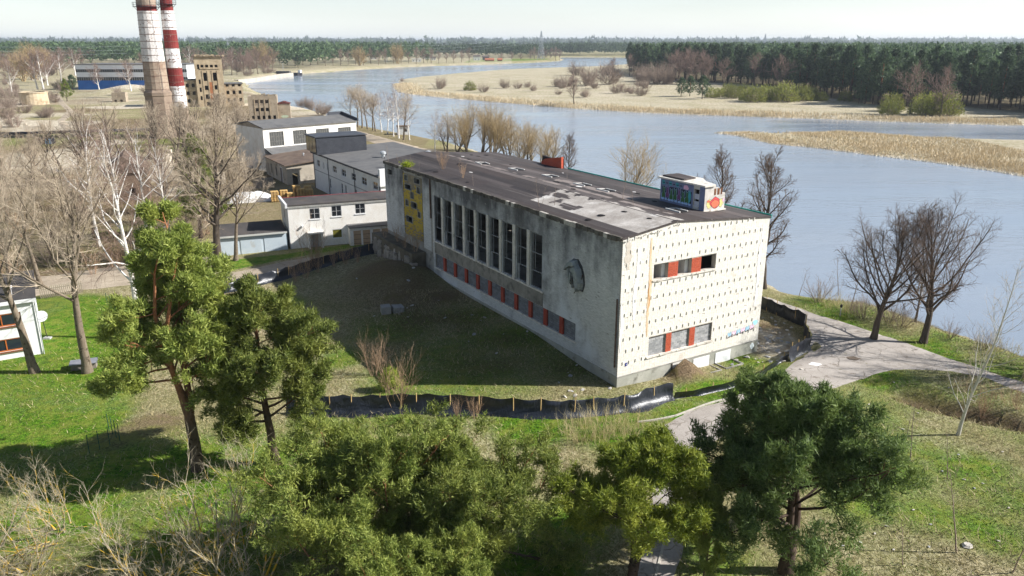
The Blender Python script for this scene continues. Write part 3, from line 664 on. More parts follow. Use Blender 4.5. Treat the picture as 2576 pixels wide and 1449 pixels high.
# stucco wall and yellow tiled panel at the far end
YEL = M('yellow_tile', srgb(178, 152, 56), srgb(200, 174, 72), 1.2, c3=srgb(150, 120, 44), s3=1.4, t3=(.56, .7), fine=.1)
yp = MB()
for a, b, c, d in cells(33.95, 38.9, 4.0, 11.0, small_win): yp.box(-.02, .018, a, b, c, d)
TP = yp.build('tile_panel_backing', M('bare_tile_bed', srgb(120, 110, 92), srgb(150, 138, 116), 1.5), HALL)
tile = MB().box(-.052, -.021, 0, .37, 0, .10).mesh('yellow_tile', YEL); nt_ = 0
extra = MB(); z = 4.05; row = 0
while z < 10.9:
    a = 33.97 - (.19 if row % 2 else 0)
    while a < 38.85:
        lo, hi = max(a, 33.97), min(a + .37, 38.88)
        up = z > 9.35
        miss = .17 + (.86 if (up and not (38.3 < lo) and not (34.9 < lo < 35.6 and z < 9.9)) else 0) + (.35 if z < 5.0 else 0)
        ok = hi - lo > .08 and not any(lo < q and hi > p and z < t and z + .1 > s_ for p, q, s_, t in small_win)
        if ok and random.random() > miss:
            if nt_ < 300: inst('yellow_tile', tile, TP, (0, lo, z), scale=(1, (hi - lo) / .37, 1)); nt_ += 1
            else: extra.box(-.052, -.021, lo, hi, z, z + .1)
        a += .385
    z += .112; row += 1
eo = extra.build('yellow_tiles_upper', YEL, TP); tag(eo, kind='stuff')
for p, q, s_, t in small_win:
    f = MB(); f.box(-.09, .1, p - .07, p + .0, s_ - .07, t + .07); f.box(-.09, .1, q, q + .07, s_ - .07, t + .07); f.box(-.09, .1, p, q, s_ - .07, s_); f.box(-.09, .1, p, q, t, t + .07)
    f.build('small_window_frame', CONC, HALL)
    box_obj('dark_board', (.2, .24, p + .0, p + (q - p) * (.45 if q - p > 1 else .999), s_, t), M('bluish_board', srgb(112, 114, 120), srgb(130, 132, 138), 2), HALL)
# stone terrace base at the far end of the wall
STN = M('rough_stone', srgb(142, 134, 124), srgb(170, 162, 152), 1.4, c3=srgb(92, 86, 78), s3=1.2, t3=(.52, .66), fine=.14, bump=.5, bs=4)
tb = MB().box(-1.7, -.06, 33.5, 45.2, -1.0, 3.0).build('terrace_core', M('terrace_earth', srgb(84, 78, 66), srgb(112, 104, 88), 1.2, fine=.2), HALL)
for i in range(15):
    y = 33.3 + i * .8; hh = 3.25 + random.uniform(-.5, .25)
    n = 7; pts = [(-1.72 - random.uniform(0, .45), y + .78 * k / 3 + random.uniform(-.04, .04), -1.2) for k in range(4)]
    pts = [(-1.75 - random.uniform(0, .3), y, -.8), (-1.9 - random.uniform(0, .4), y + .4, -.8), (-1.75 - random.uniform(0, .3), y + .76, -.8), (-1.3, y + .76, -.8), (-1.3, y, -.8)]
    MB().prism(pts, (random.uniform(.05, .4), random.uniform(-.1, .1), hh)).build('stone_slab', STN, HALL)
# ---- carved relief: a draped shell-like medallion with folds
RELM = M('relief_cement', srgb(132, 138, 138), srgb(160, 165, 165), 1.6, c3=srgb(92, 92, 90), s3=1.5, t3=(.5, .65), fine=.12, bump=.3)
rel = bpy.data.objects.new('relief', None); link(rel, HALL); rel.location = (0, 5.5, 7.6); rel.scale = (2.0, 1.1, 1.1)
def relief_piece(name, pts, d, mat=RELM, bev=.05):
    """outline pts (y,z) seen from outside; front pulled in to give a rounded edge"""
    n = len(pts); cy = sum(p[0] for p in pts) / n; cz = sum(p[1] for p in pts) / n; m = MB()
    ring = lambda x, k: [(x, cy + (p[0] - cy) * k, cz + (p[1] - cz) * k) for p in pts]
    a, b, c = ring(-.0, 1), ring(-d * .65, .97), ring(-d, .80)
    i = 0; m.v += a + b + c
    for L in (0, n):
        for k in range(n): j = (k + 1) % n; m.f.append((L + k, L + j, L + n + j, L + n + k)); m.m.append(0)
    m.f.append(tuple(2 * n + k for k in range(n))); m.m.append(0)
    return m.build(name, mat, rel)
relief_piece('relief_shade_backing', [(-.2, 1.12), (.4, 1.05), (.85, .72), (1.12, .2), (1.1, -.3), (.85, -.85), (.4, -1.12), (-.3, -1.18), (-.85, -1.15), (-1.05, -.6), (-.98, .1), (-.7, .7)], .05, M('relief_gap_shade', srgb(54, 54, 56), srgb(74, 74, 74), 2))  # dark plate added to paint shade into the gaps between relief pieces
relief_piece('relief_hood', [(-.15, 1.05), (.25, 1.0), (.65, .75), (.95, .35), (1.05, .05), (.9, .12), (.55, .42), (.2, .62), (-.1, .6), (-.35, .75)], .28)
relief_piece('relief_drape', [(-.3, .8), (-.05, .62), (-.28, .1), (-.42, -.45), (-.5, -.95), (-.85, -1.0), (-.95, -.5), (-.85, .05), (-.62, .5)], .30)
relief_piece('relief_face', [(.9, .1), (.55, .38), (.2, .55), (.02, .3), (.1, -.1), (.2, -.55), (.5, -.9), (.68, -.75), (.62, -.4), (.8, -.15)], .16)
for j, (yy, zz) in enumerate(((.55, .05), (.30, -.25), (.12, -.7), (-.1, -.35), (-.2, -.9))):
    relief_piece('relief_fold', [(yy + .09, zz + .38), (yy - .06, zz + .42), (yy - .16, zz - .3), (yy - .05, zz - .38), (yy + .04, zz - .1)], .25 - .02 * j)
rod = MB(); pts = [(-.05, -1.02 + .0, 0)]
for k in range(9):
    t = k / 8; t2 = (k + 1) / 8
    f_ = lambda t: (-.1, -.95 + .75 * t ** 2, .2 - 1.0 * t - .4 * t * t)
    rod.bar(f_(t), f_(t2), .025)
rod.build('relief_rod', M('rusty_rod', srgb(70, 54, 44)), rel)
# downpipes
PIPE = M('rusty_pipe', srgb(84, 66, 58), srgb(118, 100, 90), 3, c3=srgb(60, 46, 40), s3=2)
MB().bar((-.12, .22, 1.6), (-.12, .22, 7.0), .07, 8).build('downpipe', PIPE, HALL); MB().bar((-.1, 31.8, 7.1), (-.1, 31.8, 11.4), .09, 8).build('downpipe', PIPE, HALL)
MB().bar((-.02, 38.9, 4.2), (-.02, 38.9, 11.2), .05, 6).build('downpipe', PIPE, HALL)
# ---- roof
def felt():
    n = NT('roof_felt'); a = n.noise(.9, 5, .65, stretch=(1.0, .05, 1)); b = n.noise(.18, 5, .6); c = n.noise(5, 4, .7); s = n.noise(2.0, 3, .6, stretch=(1.2, .03, 1))
    col = n.mix(n.ramp(a, .35, .68), srgb(58, 53, 52), srgb(86, 79, 76))
    col = n.mix(n.ramp(b, .45, .7), col, srgb(68, 60, 58))
    col = n.mix(n.ramp(s, .58, .68), col, srgb(122, 114, 110))
    col = n.mix(n.math('MULTIPLY', n.ramp(c, .5, .75), .35), col, srgb(110, 100, 98))
    n.bump(c, .3, .03)
    return n.done(col, .75, .3)
FELT = felt()
ov = .12
rb = MB(); t_ = .16
for x0, x1 in ((-ov, RIDGE), (RIDGE, BW + ov)):
    n = 24
    for k in range(n):
        y0 = -.06 + (BL + .2) * k / n; y1 = -.06 + (BL + .2) * (k + 1) / n
        j = lambda y: .05 * math.sin(y * 1.7) if x0 < 0 else 0
        za, zb = (roof_z(0) - .0, roof_z(RIDGE)) if x0 < 0 else (roof_z(RIDGE), roof_z(BW))
        xa = x0
        rb.poly([(xa, y0, za), (x1, y0, zb), (x1, y1, zb), (xa, y1, za)])
        rb.poly([(xa, y0, za - t_), (xa, y1, za - t_), (x1, y1, zb - t_), (x1, y0, zb - t_)])
    e = x0 if x0 < 0 else x1; ze = za if x0 < 0 else zb
    q = [(e, -.06, ze - t_), (e, -.06, ze), (e, BL + .14, ze), (e, BL + .14, ze - t_)]
    rb.poly(q if x0 > 0 else q[::-1])
    for yy in (-.06, BL + .14):
        q = [(x0, yy, za - t_), (x1, yy, zb - t_), (x1, yy, zb), (x0, yy, za)]; rb.poly(q if yy < 0 else q[::-1])
ROOF = rb.build('roof', FELT, HALL)
# crumbling fascia blocks along the shaded eave
fas = [M('mossy_eave', srgb(70, 66, 60), srgb(104, 98, 90), 2, c3=srgb(44, 42, 40), s3=1.5, fine=.2), M('broken_eave', srgb(190, 184, 174), srgb(150, 144, 136), 3, fine=.15)]
for i in range(88):
    y = i * .5; light = random.random() < .1
    d = random.uniform(.0, .1); MB().box(-.2 - d, -.02, y, y + .49, 11.36 + random.uniform(-.06, .05), roof_z(0) + .035 + random.uniform(-.01, .035)).build('eave_block', fas[1 if light else 0], ROOF)
box_obj('teal_flashing', (BW + ov + .001, BW + ov + .05, -.05, 28.6, 11.34, 11.66), M('teal_metal', srgb(64, 176, 156), srgb(90, 190, 172), 1, rough=.5), ROOF)
def on_roof(x, y, dz=.0): return (x, y, roof_z(x) + dz)
# lapped felt strips, every strip slightly different in tone
FS = [M('felt_strip_%d' % i, srgb(*c), srgb(*[int(v * 1.22) for v in c]), 1.1, c3=srgb(*[int(v * .8) for v in c]), s3=.7, fine=.16, fs=6, st=(1, .06, 1), st3=(1, .15, 1), rough=.75) for i, c in enumerate(((60, 55, 54), (74, 68, 66), (52, 48, 48), (66, 59, 56), (88, 81, 78)))]
xk = 0; xs_ = [-.08] + [RIDGE * i / 5 for i in range(1, 6)] + [RIDGE + (BW - RIDGE) * i / 10 for i in range(1, 11)]
for xa, xb in zip(xs_[:-1], xs_[1:]):
    y = -.05; xk += 1
    while y < BL:
        L_ = min(random.uniform(7, 15), BL + .12 - y); e = .0035 + .0018 * (xk % 2) + random.uniform(0, .001)
        MB().prism([(max(xa, 0) - (.1 if xa < 0 else 0), y, roof_z(max(xa, 0)) + e), (xb + .06 if xb < RIDGE - .1 else xb - .01, y, roof_z(min(xb + .06, RIDGE) if xb < RIDGE - .1 else xb - .01) + e), (xb + .06 if xb < RIDGE - .1 else xb - .01, y + L_ - .03, roof_z(min(xb + .06, RIDGE) if xb < RIDGE - .1 else xb - .01) + e), (max(xa, 0) - (.1 if xa < 0 else 0), y + L_ - .03, roof_z(max(xa, 0)) + e)], (0, 0, .002)).build('felt_strip', FS[random.choice((0, 0, 1, 1, 2, 3, 3, 4))], ROOF)
        y += L_
# bare concrete where the felt is gone
def roof_sheet(name, outline, mat, dz, seed=0):
    P = np.array(outline); step = .25; X, Y = np.meshgrid(np.arange(P[:, 0].min(), P[:, 0].max() + step, step), np.arange(P[:, 1].min(), P[:, 1].max() + step, step))
    d = sdist(X.ravel(), Y.ravel(), outline) + (vnoise(X.ravel(), Y.ravel(), 1.1, seed) - .5) * 1.3 + (vnoise(X.ravel(), Y.ravel(), 3.0, seed + 1) - .5) * .5
    ny, nx = X.shape; I = np.arange(ny * nx).reshape(ny, nx); q = np.stack([I[:-1, :-1], I[:-1, 1:], I[1:, 1:], I[1:, :-1]], -1).reshape(-1, 4)
    q = q[(d[q] > 0).sum(1) >= 3]
    xx = np.clip(X.ravel(), 0.02, BW); yy = np.maximum(Y.ravel(), -.04); z = np.array([roof_z(a) for a in xx]) + dz
    u_ = np.unique(q); rm = np.zeros(ny * nx, int); rm[u_] = np.arange(len(u_))
    o = bpy.data.objects.new(name, np_mesh(name, np.column_stack([xx, yy, z])[u_], Fq=rm[q], mats=[mat])); return link(o, ROOF)
PALE = M('bare_roof_screed', srgb(150, 142, 134), srgb(190, 183, 175), .6, c3=srgb(214, 210, 204), s3=.45, t3=(.52, .68), fine=.18, fs=7, bump=.25)
GREYS = M('worn_felt_grey', srgb(118, 108, 104), srgb(136, 126, 120), 1, fine=.14, fs=9, st=(1, .1, 1))
roof_sheet('screed_patch', [(-.2, -.3), (5.6, -.3), (5.3, 3), (5.2, 6.5), (4.9, 10), (5.0, 14.6), (3.0, 14.8), (.9, 14.2), (.35, 8), (-.2, 4)], PALE, .012, 2)
roof_sheet('felt_remnant', [(1.6, 9.2), (2.8, 8.6), (3.0, 12.2), (1.8, 12.6)], FELT, .020, 5)
roof_sheet('felt_remnant', [(3.3, 11.4), (4.2, 11.8), (4.0, 14.2), (3.2, 14.0)], FELT, .020, 6)
roof_sheet('worn_strip', [(6.2, 2), (6.9, 2), (6.9, 41), (6.2, 41)], GREYS, .010, 8)
roof_sheet('worn_strip', [(7.6, 9), (9.2, 9), (9.0, 21), (7.6, 20)], GREYS, .011, 9)
DK = M('roof_void', srgb(22, 20, 20), srgb(34, 30, 30), 3)
WHF = M('white_debris', srgb(224, 222, 218), srgb(198, 194, 188), 3)
for (x, y) in ((9.3, 23), (9.1, 17.2), (9.2, 13.7), (8.4, 3.5), (8.4, 28.1), (7.0, 33)):
    f = bpy.data.objects.new('skylight_opening', None); link(f, ROOF); f.location = on_roof(x, y, .0); f.rotation_euler = (0, math.atan(.079), random.uniform(-.15, .15))
    box_obj('skylight_void', (-.5, .5, -.8, .8, -.02, .03), DK, f)
    for k, b in enumerate(((-.62, -.5, -.85, .85, -.02, .10), (.5, .62, -.5, .85, -.02, .09), (-.499, .499, .8, .92, -.02, .08))):
        box_obj('broken_kerb', b, WHF, f, rot=(0, 0, random.uniform(-.06, .06)))
for i in range(26):
    x, y = random.uniform(.8, 13.6), random.uniform(1, 42); s_ = random.uniform(.12, .3)
    if 10 < x < 14 and y < 9: continue
    n = 7; a = [(s_ * random.uniform(.6, 1.2) * math.cos(t * 2 * math.pi / n), 1.6 * s_ * random.uniform(.6, 1.2) * math.sin(t * 2 * math.pi / n), 0) for t in range(n)]
    MB().prism(a, (0, 0, .03)).build('felt_hole', DK if i % 4 else WHF, ROOF, loc=on_roof(x, y, .012))
MB().prism([(.28 * math.cos(t), .34 * math.sin(t), 0) for t in np.linspace(0, 6.28, 12)[:-1]], (0, 0, .03)).build('screed_hole', DK, ROOF, loc=on_roof(2.35, 5.6, .012))
# ---- rooftop hut with graffiti
HT = bpy.data.objects.new('rooftop_hut', None); link(HT, HALL); HT.location = (10.55, 2.8, 11.85); HT.scale = (1, 1, .8)
HBR = M('whitewashed_hut_brick', srgb(184, 178, 170), srgb(208, 203, 196), 1.5, c3=srgb(150, 138, 124), s3=2.5, fine=.12, fs=16)
hm = MB()
for a, b, c, d in cells(0.0, 5.3, -.3, 2.55, [(.65, 1.25, .35, 2.15)]): hm.box(0, .25, a, b, c, d)
hm.box(.251, 2.25, 0, .25, -.3, 1.75); hm.box(.251, 1.9, 0, .25, 1.75, 2.1); hm.box(.251, 1.5, 0, .25, 2.1, 2.35); hm.box(.251, 1.15, 0, .25, 2.35, 2.5)
hm.box(2.0, 2.25, .251, 5.049, -.3, 1.6); hm.box(.251, 2.25, 5.05, 5.3, -.3, 2.45)
hm.build('hut_wall', HBR, HT)
box_obj('hut_ledge', (-.1, 2.35, -.13, -.002, .0, .12), SILL, HT)
for a, b in ((1.0, 1.2), (1.35, 1.6), (1.72, 1.9)): box_obj('hole_in_wall', (a, b, -.012, -.003, 1.62, 2.28), M('exposed_red_core', srgb(128, 84, 54), srgb(96, 60, 40), 3), HT)
hr = MB().prism([(-.2, -.15, 2.56), (1.0, -.15, 2.56), (1.5, 1.5, 2.56), (2.3, 2.6, 2.56), (2.3, 5.5, 2.56), (-.2, 5.5, 2.56)], (0, 0, .16)).build('hut_roof', SILL, HT)
MB().prism([(.1, 2.6, 2.73), (1.6, 2.8, 2.73), (1.9, 5.2, 2.73), (.2, 5.3, 2.73)], (0, 0, .14)).build('hut_roof_slab', FELT, HT)
for z in (.35, 1.12): box_obj('door_board', (.08, .12, .66, 1.24, z, z + .55), M('pale_door_board', srgb(206, 206, 214), srgb(188, 188, 196), 2), HT)
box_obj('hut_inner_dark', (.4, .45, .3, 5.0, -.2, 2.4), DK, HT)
def paint(name, c): return M(name, srgb(*c), srgb(*[min(255, int(v * 1.12)) for v in c]), 4, fine=.08)
G_GREEN, G_PURP, G_BLUE, G_PALE, G_BLACK, G_RED, G_ORG, G_YEL, G_PINK, G_TEAL = [paint(n, c) for n, c in (('green_spray', (64, 104, 60)), ('purple_spray', (112, 72, 112)), ('blue_wash_spray', (112, 120, 148)), ('pale_blue_outline', (164, 190, 224)), ('black_spray', (26, 26, 36)), ('red_spray', (196, 78, 78)), ('orange_spray', (206, 112, 84)), ('yellow_spray', (204, 194, 130)), ('pink_spray', (216, 168, 190)), ('teal_spray', (72, 150, 160)))]
def gpoly(name, pts, mat, parent, off, face, rev=False):
    if face == 'x': P = [(a, -off, b) for a, b in pts]
    else: P = [(-off, a, b) for a, b in pts]
    area = sum(pts[i][0] * pts[(i + 1) % len(pts)][1] - pts[(i + 1) % len(pts)][0] * pts[i][1] for i in range(len(pts)))
    if (area < 0) == (face == 'x'): P = P[::-1]
    return MB().poly(P).build(name, mat, parent)
def blobp(c, z, w, h_, seed, n=9, k=1.0):
    r = random.Random(seed); return [(c + k * w * .5 * r.uniform(.72, 1.12) * math.cos(2 * math.pi * i / n), z + k * h_ * .5 * r.uniform(.8, 1.1) * math.sin(2 * math.pi * i / n)) for i in range(n)]
gpoly('graffiti_ground', [(1.3, .02), (5.28, .02), (5.28, 2.5), (1.3, 2.5)], G_BLUE, HT, .004, 'y'); gpoly('graffiti_ground', [(.02, .02), (.6, .02), (.6, 2.5), (.02, 2.5)], G_BLUE, HT, .004, 'y')
gpoly('graffiti_ground', [(1.5, .4), (5.1, .42), (5.1, 1.75), (3.0, 1.85), (1.5, 1.75)], G_BLACK, HT, .007, 'y')
for k in range(7):
    c = 4.85 - .47 * k; zc = 1.05 + .1 * math.sin(k * 2.1)
    let = [(c + .2, zc - .62), (c + .22, zc - .1), (c + .1, zc + .05), (c + .14, zc + .7), (c - .02, zc + .5), (c - .16, zc + .72), (c - .13, zc + .1), (c - .22, zc - .15), (c - .2, zc - .6), (c, zc - .45)]
    o2 = [(c + (p[0] - c) * 1.22, zc + (p[1] - zc) * 1.09) for p in let]
    gpoly('graffiti_outline', o2, G_PALE, HT, .010, 'y'); gpoly('graffiti_letter', let, (G_GREEN, G_PURP, G_GREEN)[k % 3], HT, .013, 'y')
for k in range(6):
    c = 4.9 - .42 * k; gpoly('graffiti_letter', [(c + .18, 1.98), (c + .2, 2.38), (c - .15, 2.36), (c - .17, 1.96)], G_BLUE if k % 2 else G_TEAL, HT, .010, 'y')
    gpoly('graffiti_stroke', [(c + .15, 2.1), (c + .15, 2.17), (c - .14, 2.2), (c - .14, 2.1)], G_BLACK, HT, .013, 'y')
gpoly('graffiti_letter', blobp(2.2, 2.1, .7, .55, 3), G_PINK, HT, .012, 'y'); gpoly('graffiti_letter', blobp(1.75, 1.2, .5, 1.3, 6), G_TEAL, HT, .012, 'y')
for k in range(9): gpoly('graffiti_cloud', blobp(4.95 - .41 * k, .42, .42, .26, k + 20), G_PALE, HT, .0155, 'y')
for (c, z, w_, h_, m, s_) in ((.55, .78, .62, .95, G_YEL, 1), (1.85, .75, .5, .9, G_YEL, 2), (1.2, .85, 1.15, 1.15, G_RED, 3), (1.2, .72, 1.05, .8, G_ORG, 4), (.42, 1.05, .3, .26, G_ORG, 5), (2.1, 1.0, .24, .4, G_PINK, 6)):
    gpoly('graffiti_outline', blobp(c, z, w_, h_, s_, 11, 1.06), G_BLACK, HT, .003 + .002 * s_, 'x'); gpoly('graffiti_letter', blobp(c, z, w_, h_, s_, 11), m, HT, .0045 + .002 * s_, 'x')
# tag on the sunlit wall near the river corner
for k in range(6):
    c = 11.65 + .52 * k; z = 1.98 + .04 * k; r = random.Random(k + 3)
    let = [(c - .24, z - .25), (c - .2, z + .12), (c - .05, z + .22), (c + .02, z + .05), (c + .18, z + .3), (c + .24, z - .05), (c + .08, z - .2), (c + .0, z - .08)]
    gpoly('graffiti_letter', let, paint('tag_fill_%d' % (k % 2), ((150, 186, 206), (214, 184, 202))[k % 2]), HALL, .026, 'x')
    gpoly('graffiti_stroke', [(c - .27, z - .3), (c - .24, z - .22), (c + .1, z - .17), (c + .3, z - .02), (c + .3, z - .09), (c + .1, z - .25)], INK, HALL, .029, 'x')
gpoly('graffiti_letter', blobp(14.65, 2.5, .7, .5, 8), paint('tag_blue', (150, 200, 216)), HALL, .024, 'x')
gpoly('painted_ring', blobp(14.5, .42, .5, .6, 9, 14), paint('white_spray', (220, 228, 234)), HALL, .049, 'x')
np_ = box_obj('house_number_plate', (.72, .92, -.045, -.02, 1.6, 1.86), paint('enamel_blue', (46, 56, 120)), HALL)
text_obj('1', .2, WPAINT, HALL, (.77, -.0465, 1.65), (math.pi / 2, 0, 0), .004, .001)
# red brick shaft at the river edge
sh = MB().prism([(14.6, 28.9, 10.5), (14.6, 28.9, 12.85), (14.6, 32.2, 12.25), (14.6, 32.9, 11.9), (14.6, 32.9, 10.5)], (.28, 0, 0)).build('red_stair_shaft', M('red_painted_brick', srgb(190, 84, 60), srgb(204, 100, 74), 1, c3=srgb(150, 66, 50), s3=2, fine=.15, fs=12), HALL)
MB().prism([(15.2, 30.2, 10.5), (15.2, 30.2, 12.25), (15.2, 33.6, 12.45), (15.2, 33.6, 10.5)], (.28, 0, 0)).build('dark_shaft_wall', M('dark_brick', srgb(44, 40, 42), srgb(60, 54, 54), 1), HALL)  # near-black brick colour on the shaft's back and end walls
MB().prism([(14.88, 28.95, 10.5), (15.2, 30.2, 10.5), (15.2, 30.2, 12.2), (14.88, 28.95, 12.6)], (.12, -.05, 0)).build('shaft_end_wall', M('dark_brick', srgb(44, 40, 42)), HALL)
# ================================================================ other buildings
WHITEB = M('white_brick_wash', srgb(228, 222, 212), srgb(240, 237, 231), .8, c3=srgb(198, 184, 164), s3=.5, t3=(.58, .74), fine=.08, fs=9, bump=.15)
OFFW = M('office_render', srgb(214, 214, 212), srgb(226, 226, 224), .6, fine=.05)
FELTG = M('grey_roof_felt', srgb(98, 98, 98), srgb(116, 114, 112), .6, c3=srgb(80, 80, 82), s3=.3, fine=.1, fs=8)
FELTB = M('brown_roof_felt', srgb(92, 78, 70), srgb(120, 104, 90), .6, c3=srgb(132, 96, 64), s3=.4, t3=(.6, .75), fine=.15, fs=8)
FELTD = M('dark_roof_felt', srgb(66, 64, 64), srgb(90, 84, 80), .5, c3=srgb(112, 94, 74), s3=.3, t3=(.6, .75), fine=.1, fs=8, st=(1, .3, 1))
RUINB = M('ruin_brick', srgb(160, 142, 116), srgb(188, 170, 142), .5, c3=srgb(120, 100, 78), s3=.35, t3=(.56, .7), fine=.12, fs=4, bump=.2)
RUING = M('ruin_grey_brick', srgb(150, 136, 118), srgb(172, 158, 138), .6, c3=srgb(112, 98, 84), s3=.5, t3=(.56, .7), fine=.12, fs=4)
GLASS = NT('dark_window_glass'); GLASS = GLASS.done(srgb(40, 48, 56), .08, .6)
WFR = M('white_window_frame', srgb(226, 226, 226), None, fine=.04)
def glazed(root, face, a0, a1, z0, z1, nx=2, nz=2, fmat=WFR, off=0.0, fr=.07, bars=0, pane=GLASS, sill_=True):
    """window part with its panes, set in wall plane off; face 'x' faces -y, 'y' faces -x"""
    m = MB(); put = (lambda a, b, d0, d1, c, d: m.box(a, b, d0, d1, c, d)) if face == 'x' else (lambda a, b, d0, d1, c, d: m.box(d0, d1, a, b, c, d))
    d0, d1 = off - .03, off + .07
    put(a0, a0 + fr, d0, d1, z0, z1); put(a1 - fr, a1, d0, d1, z0, z1); put(a0 + fr, a1 - fr, d0, d1, z0, z0 + fr); put(a0 + fr, a1 - fr, d0, d1, z1 - fr, z1)
    for i in range(1, nx): c = a0 + (a1 - a0) * i / nx; put(c - fr * .45, c + fr * .45, d0 + .01, d1 - .01, z0 + fr, z1 - fr)
    for i in range(1, nz):
        c = z0 + (z1 - z0) * i / nz
        for k in range(nx):
            p = a0 + (a1 - a0) * k / nx; q = a0 + (a1 - a0) * (k + 1) / nx
            put(p + fr, q - fr, d0 + .015, d1 - .015, c - fr * .3, c + fr * .3)
    w = m.build('window', fmat, root)
    for k in range(nx):
        p = a0 + (a1 - a0) * k / nx; q = a0 + (a1 - a0) * (k + 1) / nx
        g = MB(); b = (p + .03, q - .03, off + .03, off + .045, z0 + .03, z1 - .03); g.box(*b) if face == 'x' else g.box(b[2], b[3], b[0], b[1], b[4], b[5])
        g.build('pane', pane, w)
    if bars:
        g = MB()
        for i in range(1, bars):
            c = a0 + (a1 - a0) * i / bars
            g.bar((c, off - .06, z0 + .05), (c, off - .06, z1 - .05), .012) if face == 'x' else g.bar((off - .06, c, z0 + .05), (off - .06, c, z1 - .05), .012)
        g.build('window_bars', M('bar_iron', srgb(60, 60, 62)), w)
    if sill_:
        g = MB(); b = (a0 - .08, a1 + .08, off - .14, off - .031, z0 - .1, z0 - .01); g.box(*b) if face == 'x' else g.box(b[2], b[3], b[0], b[1], b[4], b[5])
        g.build('sill', WFR, w)
    return w
def shell(root, L, D, H, wmat, front=(), left=(), right=(), th=.3, zb=-1.0, ruin=False, Hs=None):
    m = MB()
    for a, b, c, d in cells(0, L, zb, H, list(front)): m.box(a, b, 0, th, c, d)
    m.build('front_wall', wmat, root); m = MB(); H = Hs or H
    for a, b, c, d in cells(th, D, zb, H, list(left)): m.box(0, th, a, b, c, d)
    m.build('left_wall', wmat, root); m = MB()
    for a, b, c, d in cells(th, D, zb, H, list(right)): m.box(L - th, L, a, b, c, d)
    m.build('right_wall', wmat, root)
    MB().box(th, L - th, D - th, D, zb, H).build('back_wall', wmat, root)
    return root
# ---- white brick workshop behind the hall
B = px(700.5, 702)  # placeholder, replaced below
W1 = thing('white_workshop', 'two storey white brick workshop with three barred windows beside the street', 'building', (-27.9, 95.2, 0), R_(22))
wins = [(2.62, 3.89, 3.64, 5.02), (5.37, 6.63, 3.75, 5.13), (8.38, 9.66, 3.87, 5.19), (5.3, 6.56, .93, 2.09)]
shell(W1, 17.0, 7.9, 5.4, WHITEB, Hs=4.9, front=wins, left=[(3.4, 4.4, 3.2, 4.4)])
for k, q in enumerate(wins): glazed(W1, 'x', *q, nx=2 if k < 3 else 1, nz=2 if k < 3 else 1, off=.06, bars=13 if k < 3 else 0, pane=GLASS if k < 3 else M('olive_board', srgb(96, 92, 26), srgb(110, 106, 36), 2))
rf = MB(); rf.prism([(.0, -.22, 5.52), (17.1, -.22, 5.52), (17.1, 8.0, 4.95), (.0, 8.0, 4.95)], (0, 0, .14)); RF1 = rf.build('roof', FELTD, W1)
MB().prism([(-.28, -.25, 5.3), (-.02, -.25, 5.3), (-.02, -.25, 5.8), (-.28, -.25, 5.8)], (0, 8.4, -.35)).build('parapet', WFR, W1)
box_obj('red_flashing', (0, 17.1, 8.01, 8.1, 4.9, 5.13), M('red_flashing', srgb(150, 60, 66)), RF1)
dm = MB().box(0, .1, -.12, -.001, 0, .13).mesh('dentil_brick', WHITEB)
for i in range(84): inst('dentil_brick', dm, W1, (.06 + i * .2, 0, 5.24))
box_obj('cornice', (-.01, 17.0, -.16, -.001, 5.372, 5.5), WHITEB, W1)
MB().bar((.0, -.08, 0), (.0, -.08, 5.2), .05, 6).build('downpipe', M('zinc', srgb(170, 172, 174), metal=.3, rough=.5), W1)
# porch and garage annex in front
PO = MB(); PO.box(2.15, 2.4, -1.0, -.001, -.5, 1.95); PO.box(3.75, 4.0, -1.0, -.001, -.5, 1.95); PO.box(2.1, 4.1, -1.15, -.001, 1.951, 2.08)
PO = PO.build('porch', WHITEB, W1); box_obj('door', (2.75, 3.5, -.09, -.03, -.2, 1.8), M('grey_door', srgb(150, 144, 142), srgb(176, 170, 168), 2), W1)
AN = MB()
gd = [(7.75, 8.72), (8.95, 9.9), (10.25, 11.2), (11.4, 12.35)]
for a, b, c, d in cells(7.3, 16.5, -.6, 2.36, [(a, b, -.61, 1.98) for a, b in gd]): AN.box(a, b, -1.3, -1.05, c, d)
AN.box(7.3, 7.5, -1.049, -.001, -.6, 2.36); AN = AN.build('garage_annex', WHITEB, W1)
MB().prism([(7.2, -1.5, 2.37), (16.6, -1.5, 2.37), (16.6, -.002, 2.52), (7.2, -.002, 2.52)], (0, 0, .1)).build('annex_roof', FELTG, W1)
for i in range(46): inst('dentil_brick', dm, AN, (7.32 + .2 * i, -1.3, 2.18))
TAN = M('tan_door_board', srgb(186, 156, 124), srgb(204, 176, 146), 1, c3=srgb(166, 136, 106), s3=1)
for a, b in gd:
    D_ = box_obj('garage_door', (a, b, -1.18, -1.12, -.3, 1.97), TAN, W1)
    for z in (.25, .8, 1.4): box_obj('door_batten', (a, b, -1.2, -1.181, z, z + .05), M('dark_batten', srgb(120, 98, 78)), D_)
box_obj('lamp_box', (1.55, 1.75, -.3, -.001, 2.75, 2.95), WFR, W1)
G1 = thing('metal_garage', 'low pale blue metal garage with dark flat roof beside white workshop', 'garage', (-27.9, 95.2, 0), R_(22))
MET = M('pale_blue_metal', srgb(188, 200, 208), srgb(202, 212, 218), .8, c3=srgb(176, 170, 158), s3=.6, t3=(.6, .75), fine=.05, rough=.55)
box_obj('garage_body', (-8.6, -.32, .05, 6.0, -.8, 2.25), MET, G1)
for a, b in ((-8.4, -6.2), (-5.9, -3.4), (-3.1, -.5)): box_obj('garage_door', (a, b, .0, .049, -.5, 1.95), MET, G1)
